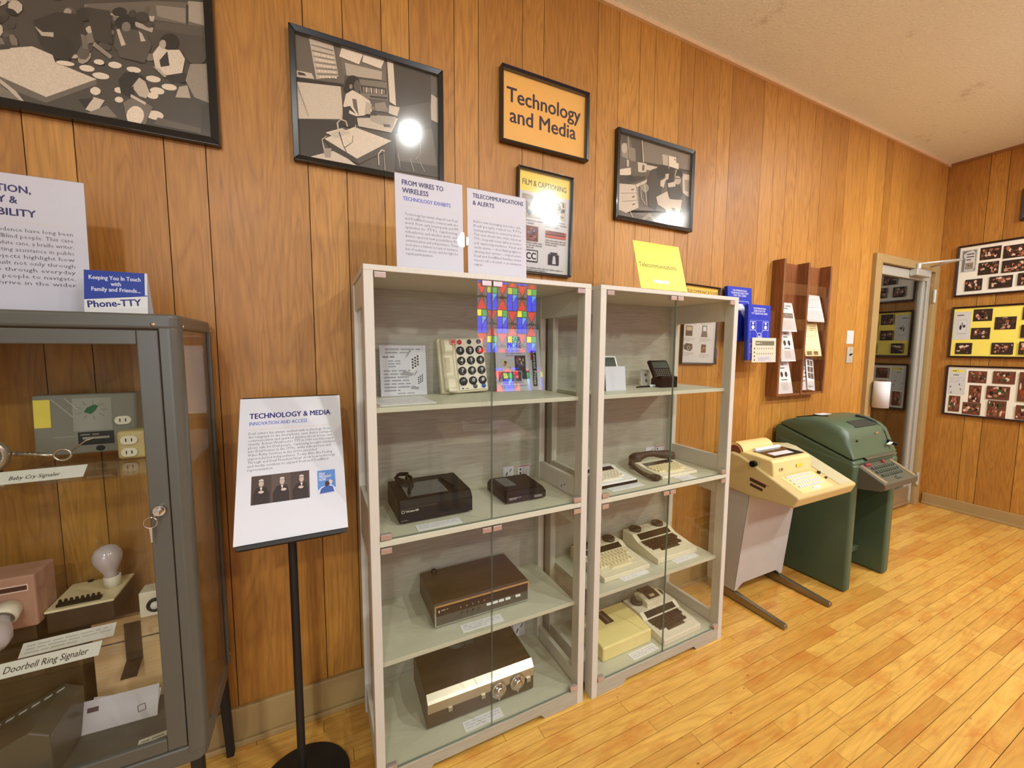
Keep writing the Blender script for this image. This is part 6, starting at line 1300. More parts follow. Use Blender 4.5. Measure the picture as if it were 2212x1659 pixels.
# ------------------------------------------------------------------ floor-standing sign
t = thing('floor_sign_stand', 'black pedestal stand holding the white TECHNOLOGY & MEDIA panel', 'sign stand', (-0.345, -0.265, 0))
mb = MB(); mb.lathe([(0.139, 0), (0.139, 0.010), (0.132, 0.016), (0.03, 0.020), (0.02, 0.026), (0, 0.026)], n=48); mb.build('base', M['black_metal'], t)
mb = MB(); mb.cyl((0, 0, 0.018), (0, 0.012, 1.0), 0.0118, n=20); mb.build('pole', M['black_metal'], t)
TS = Matrix.Translation((0.0, 0.0, 0)) @ Matrix.Translation((ES_X, ES_Y, ES_Z)) @ Matrix.Rotation(ES_RZ, 4, 'Z') @ Matrix.Rotation(ES_T, 4, 'X')
EW, EH = 0.279, 0.432
mb = MB(TS); mb.box(0.004, EW - 0.004, 0.004, 0.012, -0.012, EH + 0.006); hd = mb.build('backing_plate', M['black_metal'], t, bevel=0.001)
mb = MB(TS); mb.box(0.012, EW - 0.02, -0.012, 0.010, -0.014, -0.006); mb.build('bottom_ledge', M['black_metal'], hd)
mb = MB(TS); mb.cyl((EW / 2, 0.008, EH * .30), (EW / 2, 0.05, EH * .22), 0.012, n=16); mb.build('tilt_joint', M['black_metal'], t)
s = Sheet(EW, EH, 0.004, (214, 214, 218), T=TS); s.up()
s.text('TECHNOLOGY & MEDIA', .026, EH - .068, width=.222, size=.0245, c=(46, 34, 108), bold=.03); s.text('INNOVATION AND ACCESS', .026, EH - .090, width=.154, size=.0165, c=(104, 116, 190), bold=.02)
s.line([(.025, EH - .104), (.252, EH - .104)], .0012, (220, 190, 160))
L = ['Deaf culture has always evolved with technology. From', 'the telegraph to the smartphone, each device reshaped', 'communication and sparked debates about access and', "identity. Robert Weitbrecht's TTY in 1960 revolutionized", 'phone calls for Deaf people. Captioning brought television', 'into Deaf homes in the 1970s, while videophones and', 'Video Relay Services in the 2000s provided', 'unprecedented independence. Today, films like Feeling', 'Through and Deaf President Now! show how technology', 'and media continue to expand Deaf and DeafBlind', 'representation.']
WD = (.222, .224, .224, .226, .233, .219, .179, .222, .230, .210, .064)
for i, (l, ww) in enumerate(zip(L, WD)): s.text(l, .025, EH - .120 - i * .0112, width=ww, size=.0112, c=INK, res=1)
s.up()
s.rect(.036, .102, .182, .184, (70, 56, 50)); s.up()
for k in range(3):
    a = .036 + k * .0487
    s.rect(a, .102, a + .0485, .184, [(74, 60, 54), (92, 76, 68), (78, 62, 56)][k]); s.up()
    c = a + .024 + (0, .003, .004)[k]; v = .102
    s.poly([(a + .004, v), (a + .045, v), (a + .044, v + .03), (c + .012, v + .047), (c - .012, v + .047), (a + .004, v + .028)], (52, 40, 36)); s.up()
    s.disc(c, v + .058, .0062, .0095, (190, 170, 156), 12); s.disc(c, v + .067, .006, .004, (214, 200, 190), 10); s.poly([(c - .003, v + .047), (c + .003, v + .047), (c, v + .036)], (220, 210, 200)); s.disc(c + (.0, .004, -.002)[k], v + .034, .007, .004, (206, 186, 170), 10); s.up()
s.rect(.204, .108, .252, .178, (92, 136, 200)); s.up(); s.poly([(.204, .108), (.252, .108), (.252, .122), (.240, .132), (.214, .128), (.204, .118)], (210, 214, 224)); s.up()
s.text('DEAF', .208, .164, width=.016, size=.011, c=(212, 212, 218), bold=.02); s.text('PRESIDENT', .208, .155, width=.034, size=.011, c=(212, 212, 218), bold=.02); s.text('NOW!', .208, .146, width=.018, size=.011, c=(212, 212, 218), bold=.02)
s.poly([(.208, .108), (.248, .110), (.244, .126), (.228, .132), (.212, .122)], (60, 92, 160)); s.up(); s.disc(.229, .136, .0062, .0085, (66, 44, 36), 12); s.poly([(.240, .13), (.245, .143), (.237, .149), (.234, .142)], (226, 200, 180)); s.up()
tag(s.build('sign_panel', M['print'], t), 'white printed panel with heading, text and two small pictures')

# ------------------------------------------------------------------ grey metal cabinet at the left edge
GX0, GX1, GY0, GY1, GZ0, GZ1 = -1.16, -0.558, -0.362, -0.022, 0.30, 1.475
t = thing('metal_cabinet', 'grey metal display cabinet with glass door and key, at the left edge', 'cabinet', (GX1 - 0.3, -0.19, 0))
g_ = M['cab_grey']
def rrect(x0, x1, y0, y1, r, n=5):
    pts = []
    for cx, cy, a0 in ((x1 - r, y1 - r, 0), (x0 + r, y1 - r, 90), (x0 + r, y0 + r, 180), (x1 - r, y0 + r, 270)):
        for i in range(n + 1):
            a = math.radians(a0 + 90 * i / n); pts.append((cx + r * math.cos(a), cy + r * math.sin(a)))
    return pts
mb = MB(); mb.prism(rrect(GX0, GX1, GY0, GY1, 0.028), 'z', 1.438, GZ1); mb.build('top_cap', g_, t, True, bevel=0.008, seg=3)
mb = MB(); mb.prism(rrect(GX0 + .003, GX1 - .003, GY0 + .003, GY1 - .003, 0.026), 'z', GZ0, GZ0 + 0.05); mb.build('bottom_tray', g_, t, True, bevel=0.006)
for x, y in ((GX1, GY0), (GX0, GY0), (GX1, GY1), (GX0, GY1)):
    sx, sy = (-1 if x == GX1 else 1), (1 if y == GY0 else -1)
    mb = MB()
    if sy > 0:
        prof = [(x, y + .032)] + [(x + sx * .024 * (1 - math.cos(a)), y + .001 + .024 * (1 - math.sin(a))) for a in [math.pi / 2 * i / 8 for i in range(9)]] + [(x + sx * .040, y + .001), (x + sx * .040, y + .016), (x + sx * .012, y + .016), (x + sx * .012, y + .032)]
    else:
        prof = [(x, y - .024), (x, y - .004), (x + sx * .004, y), (x + sx * .024, y), (x + sx * .024, y - .010), (x + sx * .010, y - .010), (x + sx * .010, y - .024)]
    mb.prism(prof, 'z', GZ0 + 0.03, 1.442); mb.build('corner_post', g_, t, True, bevel=0.002)
DXA, DXB = GX0 + 0.045, GX1 - 0.042
mb = MB()
mb.box(DXB - 0.040, DXB, GY0 + .001, GY0 + .016, GZ0 + .055, 1.436); mb.box(DXA, DXA + 0.040, GY0 + .001, GY0 + .016, GZ0 + .055, 1.436); mb.box(DXA + .04, DXB - .04, GY0 + .001, GY0 + .016, 1.402, 1.436); mb.box(DXA + .04, DXB - .04, GY0 + .001, GY0 + .016, GZ0 + .055, GZ0 + .09)
dr = mb.build('door', g_, t, True, bevel=0.0025)
def kid(mb, nm, mat, par, **k):
    o = mb.build(nm, mat, par, **k)
    pw = parent_world(par); o.location = -pw
    return o
mb = MB(); mb.box(DXA + .035, DXB - .035, GY0 + .007, GY0 + .011, GZ0 + .085, 1.406); kid(mb, 'door_pane', M['glass_side'], dr)
mb = MB(); mb.cyl((-0.618, GY0 + .001, 0.998), (-0.618, GY0 - .012, 0.998), 0.0125, n=20); mb.cyl((-0.618, GY0 - .012, 0.998), (-0.618, GY0 - .016, 0.998), 0.009, n=16); kid(mb, 'lock', M['chrome'], dr)
mb = MB(); mb.tube([(-0.634 + .013 * math.cos(a), GY0 - .018, 0.974 + .013 * math.sin(a)) for a in [i * math.pi / 9 for i in range(18)]], 0.0014, n=6, closed=True)
mb.box(-0.623, -0.613, GY0 - .03, GY0 - .016, 0.994, 1.002); mb.tube([(-0.618, GY0 - .026, 0.996), (-0.626, GY0 - .022, 0.988), (-0.630, GY0 - .018, 0.984)], 0.0016, n=6)
mb.prism([(-0.637, 0.961), (-0.631, 0.961), (-0.632, 0.942), (-0.632, 0.925), (-0.635, 0.925), (-0.636, 0.942)], 'y', GY0 - .019, GY0 - .017); kid(mb, 'key', M['chrome'], dr)
for x, y, z, d in ((-0.607, GY0 + .001, 1.450, (0, -1, 0)), (GX1 - .0005, GY0 + .034, 1.447, (1, 0, 0)), (GX1 - .0005, GY1 - .012, 1.447, (1, 0, 0)), (GX1 - .0005, GY1 - .010, GZ0 + .06, (1, 0, 0))):
    mb = MB(); mb.lathe([(0.005, 0), (0.0048, .002), (0, .0035)], (x, y, z), d, n=12); mb.build('screw', M['chrome'], t, True)
for x in (GX1 - .006, GX0 + .006):
    mb = MB(); mb.box(x - .002, x + .002, GY0 + .03, GY1 - .02, GZ0 + .05, 1.438); mb.build('side_pane', M['glass_side'], t, True)
mb = MB(); mb.box(GX0 + .02, GX1 - .02, GY1 - .012, GY1 - .008, GZ0 + .05, 1.438); mb.build('back_pane', M['glass_side'], t, True)
for z in (1.088, 0.640):
    mb = MB(); mb.box(GX0 + .012, GX1 - .012, GY0 + .026, GY1 - .016, z - .006, z); mb.build('glass_shelf', M['glass'], t, True)
for x, y, dx, dy in ((GX1 - .03, GY0 + .03, .012, -.02), (GX0 + .03, GY0 + .03, -.012, -.02), (GX1 - .024, GY1 - .022, .012, .0), (GX0 + .024, GY1 - .022, -.012, .0)):
    mb = MB(); a = .014; b = .011
    lo = [(x + dx - b, y + dy - b, 0), (x + dx + b, y + dy - b, 0), (x + dx + b, y + dy + b, 0), (x + dx - b, y + dy + b, 0)]
    hi = [(x - a, y - a, GZ0 + .01), (x + a, y - a, GZ0 + .01), (x + a, y + a, GZ0 + .01), (x - a, y + a, GZ0 + .01)]
    mb.hexa(lo, hi); mb.build('leg', M['black_metal'], t, True, bevel=.003)
# -- upper shelf
SH = 1.0885
t = thing('signal_box', 'grey metal signal box with outlet and yellow tag on the upper glass shelf', 'signalling device', (-0.945, -0.100, SH), (math.radians(-3), 0, 0))
mb = MB(); mb.box(0, 0.212, 0, 0.06, 0.012, 0.178); mb.build('housing', M['grey_box'], t, bevel=.006)
s = Sheet(0.204, 0.158, .0008, (128, 126, 110), T=Matrix.Translation((.004, -.0008, .016))); s.up()
s.rect(.075, .060, .155, .150, (150, 148, 134)); s.up()
s.poly([(.097, .112), (.112, .105), (.122, .115), (.128, .128), (.12, .132), (.105, .124)], (40, 92, 52))
for a in range(9):
    an = a * .7; s.line([(.113 + .02 * math.cos(an), .117 + .016 * math.sin(an)), (.113 + .034 * math.cos(an), .117 + .027 * math.sin(an))], .0012, (96, 94, 84))
s.rect(.083, .020, .158, .056, (34, 32, 28)); s.up(); s.rect(.092, .036, .148, .042, (150, 146, 130)); s.scribble(.088, .044, .152, .054, 1, (120, 116, 104), 3); s.up()
s.line([(.034, .15), (.075, .1)], .002, (176, 172, 156)); s.line([(.06, .152), (.085, .12)], .002, (176, 172, 156)); s.line([(.036, .046), (.08, .046)], .002, (160, 156, 140)); s.disc(.128, .009, .010, .008, (30, 30, 28), 12); s.build('face_label', M['print'], t)
s = Sheet(.032, .075, .001, (236, 216, 84), T=Matrix.Translation((.004, -.0022, .090))); s.build('yellow_tag', M['print'], t)
def outlet(parent, x, y, z, w=.036, h=.024):
    mb = MB(); mb.prism(rrect(x, x + w, z, z + h, h * .49), 'y', y - .006, y); o = mb.build('socket', M['cream_pale'], parent)
    mb = MB(); mb.box(x + w * .30, x + w * .36, y - .0066, y - .0058, z + h * .32, z + h * .7); mb.box(x + w * .64, x + w * .70, y - .0066, y - .0058, z + h * .32, z + h * .7); mb.build('slots', M['black'], o)
outlet(t, .166, -.001, .088)
t = thing('plug_adapter', 'beige plug-in adapter with side sockets, right end of the upper glass shelf', 'adapter', (-0.757, -0.165, SH))
mb = MB(); mb.box(0.0, 0.06, 0.0, 0.05, 0.0, 0.078); mb.build('housing', M['beige_dark'], t, bevel=.008, seg=3)
outlet(t, .010, -.0005, .042); outlet(t, .010, -.0005, .008, .034, .024)
t = thing('microphone', 'round silver microphone with a ringed cable on the upper glass shelf', 'microphone', (-0.985, -0.20, SH))
mb = MB(); mb.lathe([(0.016, 0), (0.042, .004), (0.046, .016), (0.040, .026), (0.030, .026), (0.028, .018), (0, .018)], (0, 0, .046), (0.25, -1, 0), n=28); mb.build('capsule', M['brushed'], t)
mb = MB(); mb.box(-.02, .02, -.01, .02, 0, .006); mb.cyl((0, .004, .004), (0, .004, .03), .006); mb.build('foot', M['gunmetal'], t)
mb = MB(); P_ = [(.046, 0, .046), (.09, -.01, .042), (.13, -.02, .038)]; mb.tube(P_, .004, n=8)
for k in range(6): mb.cyl((.052 + k * .010, -.002 * k, .046 - .0011 * k), (.056 + k * .010, -.002 * k - .001, .0455 - .0011 * k), .0062, n=10)
mb.tube([(.145 + .016 * math.cos(a), -.022, .038 + .014 * math.sin(a)) for a in [i * math.pi / 8 for i in range(16)]], .003, n=6, closed=True)
mb.tube([(.16, -.022, .045), (.19, -.022, .07), (.205, -.02, .075)], .002, n=6); mb.build('cable', M['brushed'], t)
def strip(x, y, z, w, d, rz, label, txt, seed):
    s = Sheet(w, d, .0012, (214, 210, 196)); s.up()
    if txt: s.text(txt, w * .1 if seed == 2 else w * .44, d * .28, width=w * .78 if seed == 2 else w * .37, size=d * .62 if seed == 2 else d * .42, c=(60, 54, 44), bold=.01)
    else: s.scribble(w * .05, d * .15, w * .95, d * .85, 3, (180, 178, 170), seed)
    o = s.build('name_strip', M['print']); o.location = (x, y, z); o.rotation_euler = (math.radians(-52), 0, rz)
    tag(o, label, 'label', 'name strips on the glass shelves')
strip(-0.985, -0.334, SH + .003, 0.22, 0.036, 0.03, 'white name strip reading Baby Cry Signaler at the upper glass shelf edge', 'Baby Cry Signaler', 1)
# -- second shelf
SH2 = 0.6405
strip(-0.948, -0.332, SH2 + .003, 0.182, 0.034, 0.01, 'cream name strip reading Doorbell Ring Signaler at the lower glass shelf edge', 'Doorbell Ring Signaler', 2)
strip(-0.935, -0.262, SH2 + .003, 0.172, 0.034, 0.03, 'white strip of fine print behind the Doorbell Ring Signaler strip', None, 3)
t = thing('bulb_signaler', 'dark box with a cream top, bare light bulb and black terminal strip', 'signalling device', (-0.925, -0.172, SH2))
mb = MB(); mb.box(0.002, .136, .002, .138, 0, .056); mb.build('box', M['brown_plastic'], t, bevel=.003)
mb = MB(); mb.box(0, .138, 0, .142, .056, .062); mb.build('top_plate', M['cream'], t, bevel=.001)
mb = MB(); mb.box(.018, .106, .012, .026, .062, .069)
for k in range(8): mb.prism([(.012, .069), (.026, .069), (.022, .079)], 'x', .021 + k * .011, .026 + k * .011)
mb.build('terminal_strip', M['black'], t)
mb = MB(); mb.lathe([(.019, 0), (.019, .03), (.0165, .032), (.0165, .02), (0, .02)], (.108, .085, .062), n=24); mb.build('socket', M['cream_pale'], t)
mb = MB(); mb.lathe([(.012, .02), (.013, .03), (.016, .045), (.024, .062), (.0315, .080), (.033, .092), (.030, .106), (.022, .118), (.010, .124), (0, .1255)], (.108, .085, .062), (-.06, -.05, 1), n=28); mb.build('light_bulb', M['bulb'], t)
mb = MB(); mb.box(.088, .096, .134, .144, .060, .066); mb.box(.036, .046, .134, .144, .060, .066); mb.build('edge_notches', M['black'], t)
t = thing('dial_timer', 'small white box with a round dial, half behind the cabinet door stile', 'timer', (-0.728, -0.195, SH2))
mb = MB(); mb.box(0, .075, 0, .05, 0, .072); mb.build('housing', M['cream_pale'], t, bevel=.003)
mb = MB(); mb.lathe([(.020, 0), (.020, .004), (.016, .006), (.014, .003), (0, .003)], (.036, 0, .032), (0, -1, 0), n=24); mb.build('dial_ring', M['black'], t)
mb = MB(); mb.lathe([(.012, 0), (.010, .008), (0, .009)], (.036, 0, .032), (0, -1, 0), n=18); mb.build('dial_knob', M['white_plastic'], t)
t = thing('bulb_signaler', 'dusty pink box with a large frosted bulb in a cream socket, left edge', 'signalling device', (-1.075, -0.190, SH2))
mb = MB(); mb.box(0, .148, 0, .09, .040, .178); mb.build('housing', M['pink_box'], t, bevel=.005)
mb = MB(); mb.box(.01, .138, .01, .08, 0, .040); mb.build('plinth', M['brown_plastic'], t)
s = Sheet(.10, .018, .0008, (226, 200, 180), T=Matrix.Translation((.036, -.001, .138))); s.up(); s.rect(.002, .003, .098, .015, (70, 36, 30)); s.up(); s.scribble(.006, .005, .06, .013, 1, (200, 176, 160), 2); s.build('name_plate', M['print'], t)
mb = MB(); mb.lathe([(.026, 0), (.026, .032), (.022, .034), (.022, .02), (0, .02)], (.098, .002, .10), (0.05, -1, -.35), n=24); mb.build('socket', M['cream_pale'], t)
mb = MB(); mb.lathe([(.014, .02), (.018, .035), (.032, .055), (.040, .075), (.038, .094), (.024, .11), (0, .115)], (.098, .002, .10), (-.05, -1, -.45), n=28); mb.build('light_bulb', M['bulb'], t)
# -- cabinet floor
FZ = GZ0 + .0505
t = thing('wooden_board', 'pale wooden board with a dark right-angle metal bracket, lower cabinet section', 'board', (-0.885, -0.13, FZ))
mb = MB(); mb.col = (.6, .5, .2, 1); mb.box(0.03, .25, 0, .02, .0, .268); mb.build('board', M['tan_wood'], t, bevel=.002)
mb = MB(); mb.box(0.03, .25, -.0008, 0, .196, .200); mb.build('board_joint', M['brown_plastic'], t)
mb = MB(); mb.prism([(0, .25), (-.004, .25), (-.004, .14), (-.05, .118), (-.05, .114), (-.004, .134), (0, .134)], 'x', .100, .136); mb.build('bracket', M['brown_plastic'], t)
t = thing('wooden_case', 'dark brown wooden case standing left of the pale board', 'case', (-1.06, -0.14, FZ))
mb = MB(); mb.col = (.1, .5, .4, 1); mb.box(0, .185, 0, .08, 0, .25); mb.build('case', M['walnut'], t, bevel=.004)
mb = MB(); mb.col = (.1, .5, .6, 1); mb.box(-.003, .188, -.003, .083, .25, .258); mb.build('case_lid', M['walnut'], t, bevel=.002)
t = thing('perforated_box', 'grey-green metal box with a row of bright holes along its edge', 'box', (-1.10, -0.325, FZ))
mb = MB(); mb.prism([(0, 0), (.235, 0), (.235, .12), (.20, .14), (0, .05)], 'y', 0, .16); mb.build('housing', M['gunmetal'], t, bevel=.003)
mb = MB()
for k in range(6):
    u = .075 + k * .024; z = .05 + .45 * u
    mb.prism([(u, z + .0005), (u + .014, z + .0068), (u + .0135, z + .0074), (u - .0005, z + .0012)], 'y', .128, .135)
mb.build('bright_holes', M['white_plastic'], t)
t = thing('folded_leaflet', 'white leaflets propped behind the perforated grey box', 'leaflet', (-0.868, -0.20, FZ), (math.radians(-20), 0, -.05))
s = Sheet(.165, .08, .0012, (214, 204, 202)); s.up(); s.rect(.010, .050, .034, .062, (90, 70, 70)); s.line([(.122, .020), (.138, .023), (.135, .039), (.119, .036), (.122, .020)], .002, (110, 96, 96)); s.build('front_leaflet', M['print'], t)
s = Sheet(.150, .085, .0012, (200, 190, 190), T=Matrix.Translation((.01, .004, .0)) @ Matrix.Rotation(.12, 4, 'Y')); s.build('rear_leaflet', M['print'], t)
s = Sheet(.075, .05, .0012, (226, 222, 206)); s.up(); s.scribble(.006, .008, .06, .044, 4, (120, 116, 104), 3)
o = s.build('printed_slip', M['print']); o.location = (-0.715, -0.335, FZ + .0014); o.rotation_euler = (math.radians(-90), 0, .1)
tag(o, 'white printed slip at the lower right of the cabinet floor', 'label')

# ------------------------------------------------------------------ two teletype machines by the wall
# beige machine on its pedestal
BX0, BX1 = 1.765, 2.285
t = thing('teletype', 'beige teletype with a buff paper roll on a grey pedestal with two metal feet', 'teletype', (2.02, -0.30, 0), group=None)
mb = MB()
side = [(-0.10, 0.640), (-0.10, 0.822), (-0.185, 0.836), (-0.240, 0.828), (-0.330, 0.790), (-0.415, 0.752), (-0.536, 0.698), (-0.542, 0.690), (-0.520, 0.640), (-0.300, 0.628)]
mb.prism(side, 'x', BX0, BX1); body = mb.build('housing', M['beige_dark'], t, True, bevel=0.008, seg=3)
mb = MB()  # raised hood around the printer
hood = [(-0.195, 0.815), (-0.235, 0.848), (-0.300, 0.846), (-0.392, 0.838), (-0.402, 0.826), (-0.410, 0.755), (-0.395, 0.740), (-0.2, 0.740)]
mb.prism(hood, 'x', BX0 + 0.02, 2.115); mb.build('printer_hood', M['cream_pale'] if False else M['beige'], t, True, bevel=0.008, seg=3)
mb = MB(); mb.hexa([(BX0 + .075, -.375, .8415), (2.10, -.375, .8415), (2.10, -.262, .8478), (BX0 + .075, -.262, .8478)], [(BX0 + .075, -.375, .8435), (2.10, -.375, .8435), (2.10, -.262, .8498), (BX0 + .075, -.262, .8498)]); win_ = mb.build('dark_window', M['screen'], t, True)
mb = MB(); mb.hexa([(1.875, -.355, .8438), (2.045, -.355, .8438), (2.045, -.315, .8468), (1.875, -.315, .8468)], [(1.875, -.355, .8448), (2.045, -.355, .8448), (2.045, -.315, .8478), (1.875, -.315, .8478)]); kid(mb, 'paper_strip', M['white_paper'], win_)
mb = MB(); mb.cyl((1.86, -.255, .852), (2.075, -.255, .852), .011, n=16); mb.build('platen_bar', M['white_plastic'], t, True)
mb = MB(); mb.cyl((1.80, -.185, .838), (2.065, -.185, .838), .050, n=32); ro = mb.build('paper_roll', M['paper_roll'], t, True)
mb = MB(); mb.cyl((1.797, -.185, .838), (1.801, -.185, .838), .034, n=24); mb.tube([(1.80, -.235, .842), (1.80, -.215, .874), (1.803, -.18, .889), (1.81, -.15, .875)], .0022, n=6); kid(mb, 'core_end', plain('red_brown_core', (120, 60, 36), .6), ro)
mb = MB(); mb.cyl((BX0 - .016, -.318, .806), (BX0 + .004, -.318, .806), .016, n=24); mb.build('platen_knob', M['black'], t, True)
kbs = (0.752 - 0.698) / (0.536 - 0.415)
def kz(y): return .698 + (-.536 - y) * -kbs
mb = MB(); mb.hexa([(1.83, -.525, kz(-.525) - .002), (2.10, -.525, kz(-.525) - .002), (2.10, -.418, kz(-.418) - .002), (1.83, -.418, kz(-.418) - .002)], [(1.83, -.525, kz(-.525) + .002), (2.10, -.525, kz(-.525) + .002), (2.10, -.418, kz(-.418) + .002), (1.83, -.418, kz(-.418) + .002)]); kb = mb.build('keyboard', M['beige'], t, True, bevel=.001)
first = None
offp = parent_world(t)
for j, (n, sh) in enumerate(((1, 0), (10, .0), (11, -.2), (10, .1), (10, -.1))):
    for i in range(n):
        y = -.512 + j * .021
        x = 1.862 + (i + sh) * .0205 if j else 1.965
        if first is None:
            mb = MB(); mb.cyl((0, 0, 0), (0, 0, .009), .0082, .0065, n=12); first = mb.build('key', M['white_plastic'], kb); o = first
        else: o = first.copy(); COL.objects.link(o)
        o.parent = kb; o.location = Vector((x, y, kz(y) + .001)) - offp; o.rotation_euler = (math.atan(kbs), 0, 0)
        o.scale = (4.5, 1, 1) if j == 0 else (1, 1, 1)
mb = MB()
mb.cyl((2.125, -.44, kz(-.44)), (2.125, -.44, kz(-.44) + .012), .008, n=14); mb.cyl((2.125, -.475, kz(-.475)), (2.125, -.475, kz(-.475) + .008), .006, n=14); mb.build('control_knobs', M['brown_plastic'], t, True)
mb = MB(); mb.hexa([(2.145, -.53, kz(-.53) - .002), (2.272, -.53, kz(-.53) - .002), (2.272, -.115, .826), (2.145, -.115, .826)], [(2.145, -.53, kz(-.53) + .003), (2.272, -.53, kz(-.53) + .003), (2.272, -.115, .836), (2.145, -.115, .836)])
mb = MB(); q = [(-.528, kz(-.528) + .0005), (-.415, .753), (-.33, .791), (-.24, .829), (-.19, .837)]
for (ya, za), (yb, zb) in zip(q[:-1], q[1:]): mb.hexa([(2.150, ya, za - .002), (2.272, ya, za - .002), (2.272, yb, zb - .002), (2.150, yb, zb - .002)], [(2.150, ya, za + .002), (2.272, ya, za + .002), (2.272, yb, zb + .002), (2.150, yb, zb + .002)])
mb.build('side_deck', plain('sage_beige_deck', (188, 178, 140), .5), t, True)
s = Sheet(.085, .016, .0008, (70, 50, 36), T=Matrix.Translation((BX0 - .0012, -.300, .712)) @ Matrix.Rotation(math.radians(-90), 4, 'Z') @ Matrix.Rotation(math.radians(11), 4, 'Y'))
mb = s
mb.box(.008, .075, -.0008, 0, -.024, -.010, col=rgb(70, 50, 36)); mb.box(.0, .1, -.0009, 0, .017, .019, col=rgb(170, 60, 50)); mb.build('side_badge', M['print'], t, True)
s = Sheet(.05, .018, .0006, (240, 206, 70), T=Matrix.Translation((1.975, -.4105, .786))); s.build('yellow_sticker', M['print'], t, True)
s = Sheet(.03, .018, .0004, (226, 204, 150), T=Matrix.Translation((1.83, -.4115, .782))); s.up(); s.poly([(.004, .016), (.026, .016), (.018, .009), (.026, .002), (.004, .002), (.012, .009)], (110, 86, 52)); s.rect(.001, .008, .029, .010, (110, 86, 52)); s.build('maker_mark', M['print'], t, True)
# pedestal and feet
mb = MB()
PX0, PX1 = 1.785, 2.225
lo = [(PX0, -.235, .055), (PX1, -.235, .055), (PX1, -.06, .055), (PX0, -.06, .055)]
hi = [(PX0, -.292, .632), (PX1, -.292, .632), (PX1, -.06, .632), (PX0, -.06, .632)]
def lerp3(a, b, f): return tuple(a[i] + (b[i] - a[i]) * f for i in range(3))
f1 = .07
# front skin with a notched lower edge, sides and back
L_, R_ = lo[0], lo[1]; LH, RH = hi[0], hi[1]
def fp_(u, v): return lerp3(lerp3(L_, R_, u), lerp3(LH, RH, u), v)
fr = [fp_(0, 0), fp_(.06, 0), fp_(.10, .035), fp_(.16, .06), fp_(.84, .06), fp_(.90, .035), fp_(.94, 0), fp_(1, 0), fp_(1, 1), fp_(0, 1)]
bk = [(p[0], p[1] + .006, p[2]) for p in fr]
n = len(fr)
mb.add(fr + bk, [tuple(range(n)), tuple(range(n, 2 * n))[::-1]] + [(i, (i + 1) % n, n + (i + 1) % n, n + i)[::-1] for i in range(n)])
for x0, x1 in ((PX0, PX0 + .006), (PX1 - .006, PX1)):
    mb.hexa([(x0, -.235, .055), (x1, -.235, .055), (x1, -.06, .055), (x0, -.06, .055)], [(x0, -.292, .632), (x1, -.292, .632), (x1, -.06, .632), (x0, -.06, .632)])
mb.box(PX0, PX1, -.066, -.06, .055, .632)
mb.build('pedestal', M['grey_beige'], t, True, bevel=.004)
for x in (1.805, 2.210):
    mb = MB(); y0, y1 = -.06, -.503
    mb.hexa([(x - .016, y1, .004), (x + .016, y1, .004), (x + .020, y0, .004), (x - .020, y0, .004)], [(x - .012, y1, .026), (x + .012, y1, .026), (x + .016, y0, .062), (x - .016, y0, .062)])
    ft = mb.build('foot', M['steel_leg'], t, True, bevel=.004)
    mb = MB()
    for y in (-.47, -.09): mb.cyl((x, y, 0), (x, y, .006), .010, n=12)
    kid(mb, 'glide', M['rubber'], ft)
mb = MB(); mb.tube([(2.245, -.06, .012), (2.24, -.12, .008), (2.255, -.18, .008), (2.25, -.24, .010), (2.235, -.22, .03), (2.23, -.17, .06)], .004, n=6); mb.tube([(2.25, -.07, .012), (2.262, -.15, .008), (2.245, -.23, .010), (2.23, -.20, .05)], .003, n=6); mb.build('power_cord', M['white_plastic'], t, True)

# green floor-standing machine
GXa, GXb = 2.425, 2.930
t = thing('teletype', 'green floor-standing teletype with a rounded lid and projecting keyboard', 'teletype', ((GXa + GXb) / 2, -0.25, 0))
g = M['green']
def leg_panel(x0, x1, tilt):
    mb = MB()
    mb.prism([(-.040, .0), (-.455, .0), (-.470, .012), (-.470, .74), (-.455, .765), (-.040, .845)], 'x', x0, x1)
    return mb.build('side_panel', g, t, True, bevel=.016, seg=4)
leg_panel(GXa, GXa + .055, 0); leg_panel(GXb - .062, GXb, 0)
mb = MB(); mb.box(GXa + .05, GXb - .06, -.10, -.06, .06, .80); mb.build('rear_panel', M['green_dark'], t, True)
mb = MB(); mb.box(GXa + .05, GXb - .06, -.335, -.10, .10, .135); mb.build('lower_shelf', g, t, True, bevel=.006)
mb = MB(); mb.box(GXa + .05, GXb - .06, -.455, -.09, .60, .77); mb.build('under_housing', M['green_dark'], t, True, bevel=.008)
# lower case wall of the head, then the rounded lid
mb = MB()
mb.prism([(-.022, .800), (-.022, .900), (-.045, .920), (-.455, .770), (-.470, .755), (-.45, .735), (-.05, .780)], 'x', GXa + .002, GXb - .002); mb.build('head_case', g, t, True, bevel=.012, seg=3)
mb = MB()
lid_side = [(-.048, .926), (-.075, .950), (-.130, .970), (-.200, .984), (-.270, .986), (-.330, .974), (-.380, .952), (-.410, .925), (-.428, .880), (-.452, .800), (-.462, .783), (-.452, .778)]
n = len(lid_side)
rings = []
for x, k in ((GXa + .002, .0), (GXa + .008, .55), (GXa + .022, .86), (GXa + .045, 1.0), (GXb - .045, 1.0), (GXb - .022, .86), (GXb - .008, .55), (GXb - .002, .0)):
    ring = []
    for y, z in lid_side:
        base = .778 + (y + .452) * (.926 - .778) / (.452 - .048)   # parting line
        zz = base + (z - base) * (0.62 + .38 * k)
        yy = y if z - base < .03 else -.25 + (y + .25) * (.93 + .07 * k)
        ring.append((x, yy, zz))
    rings.append(ring)
mb.loft(rings, smooth=True)
mb.build('lid', g, t, True, bevel=.004)
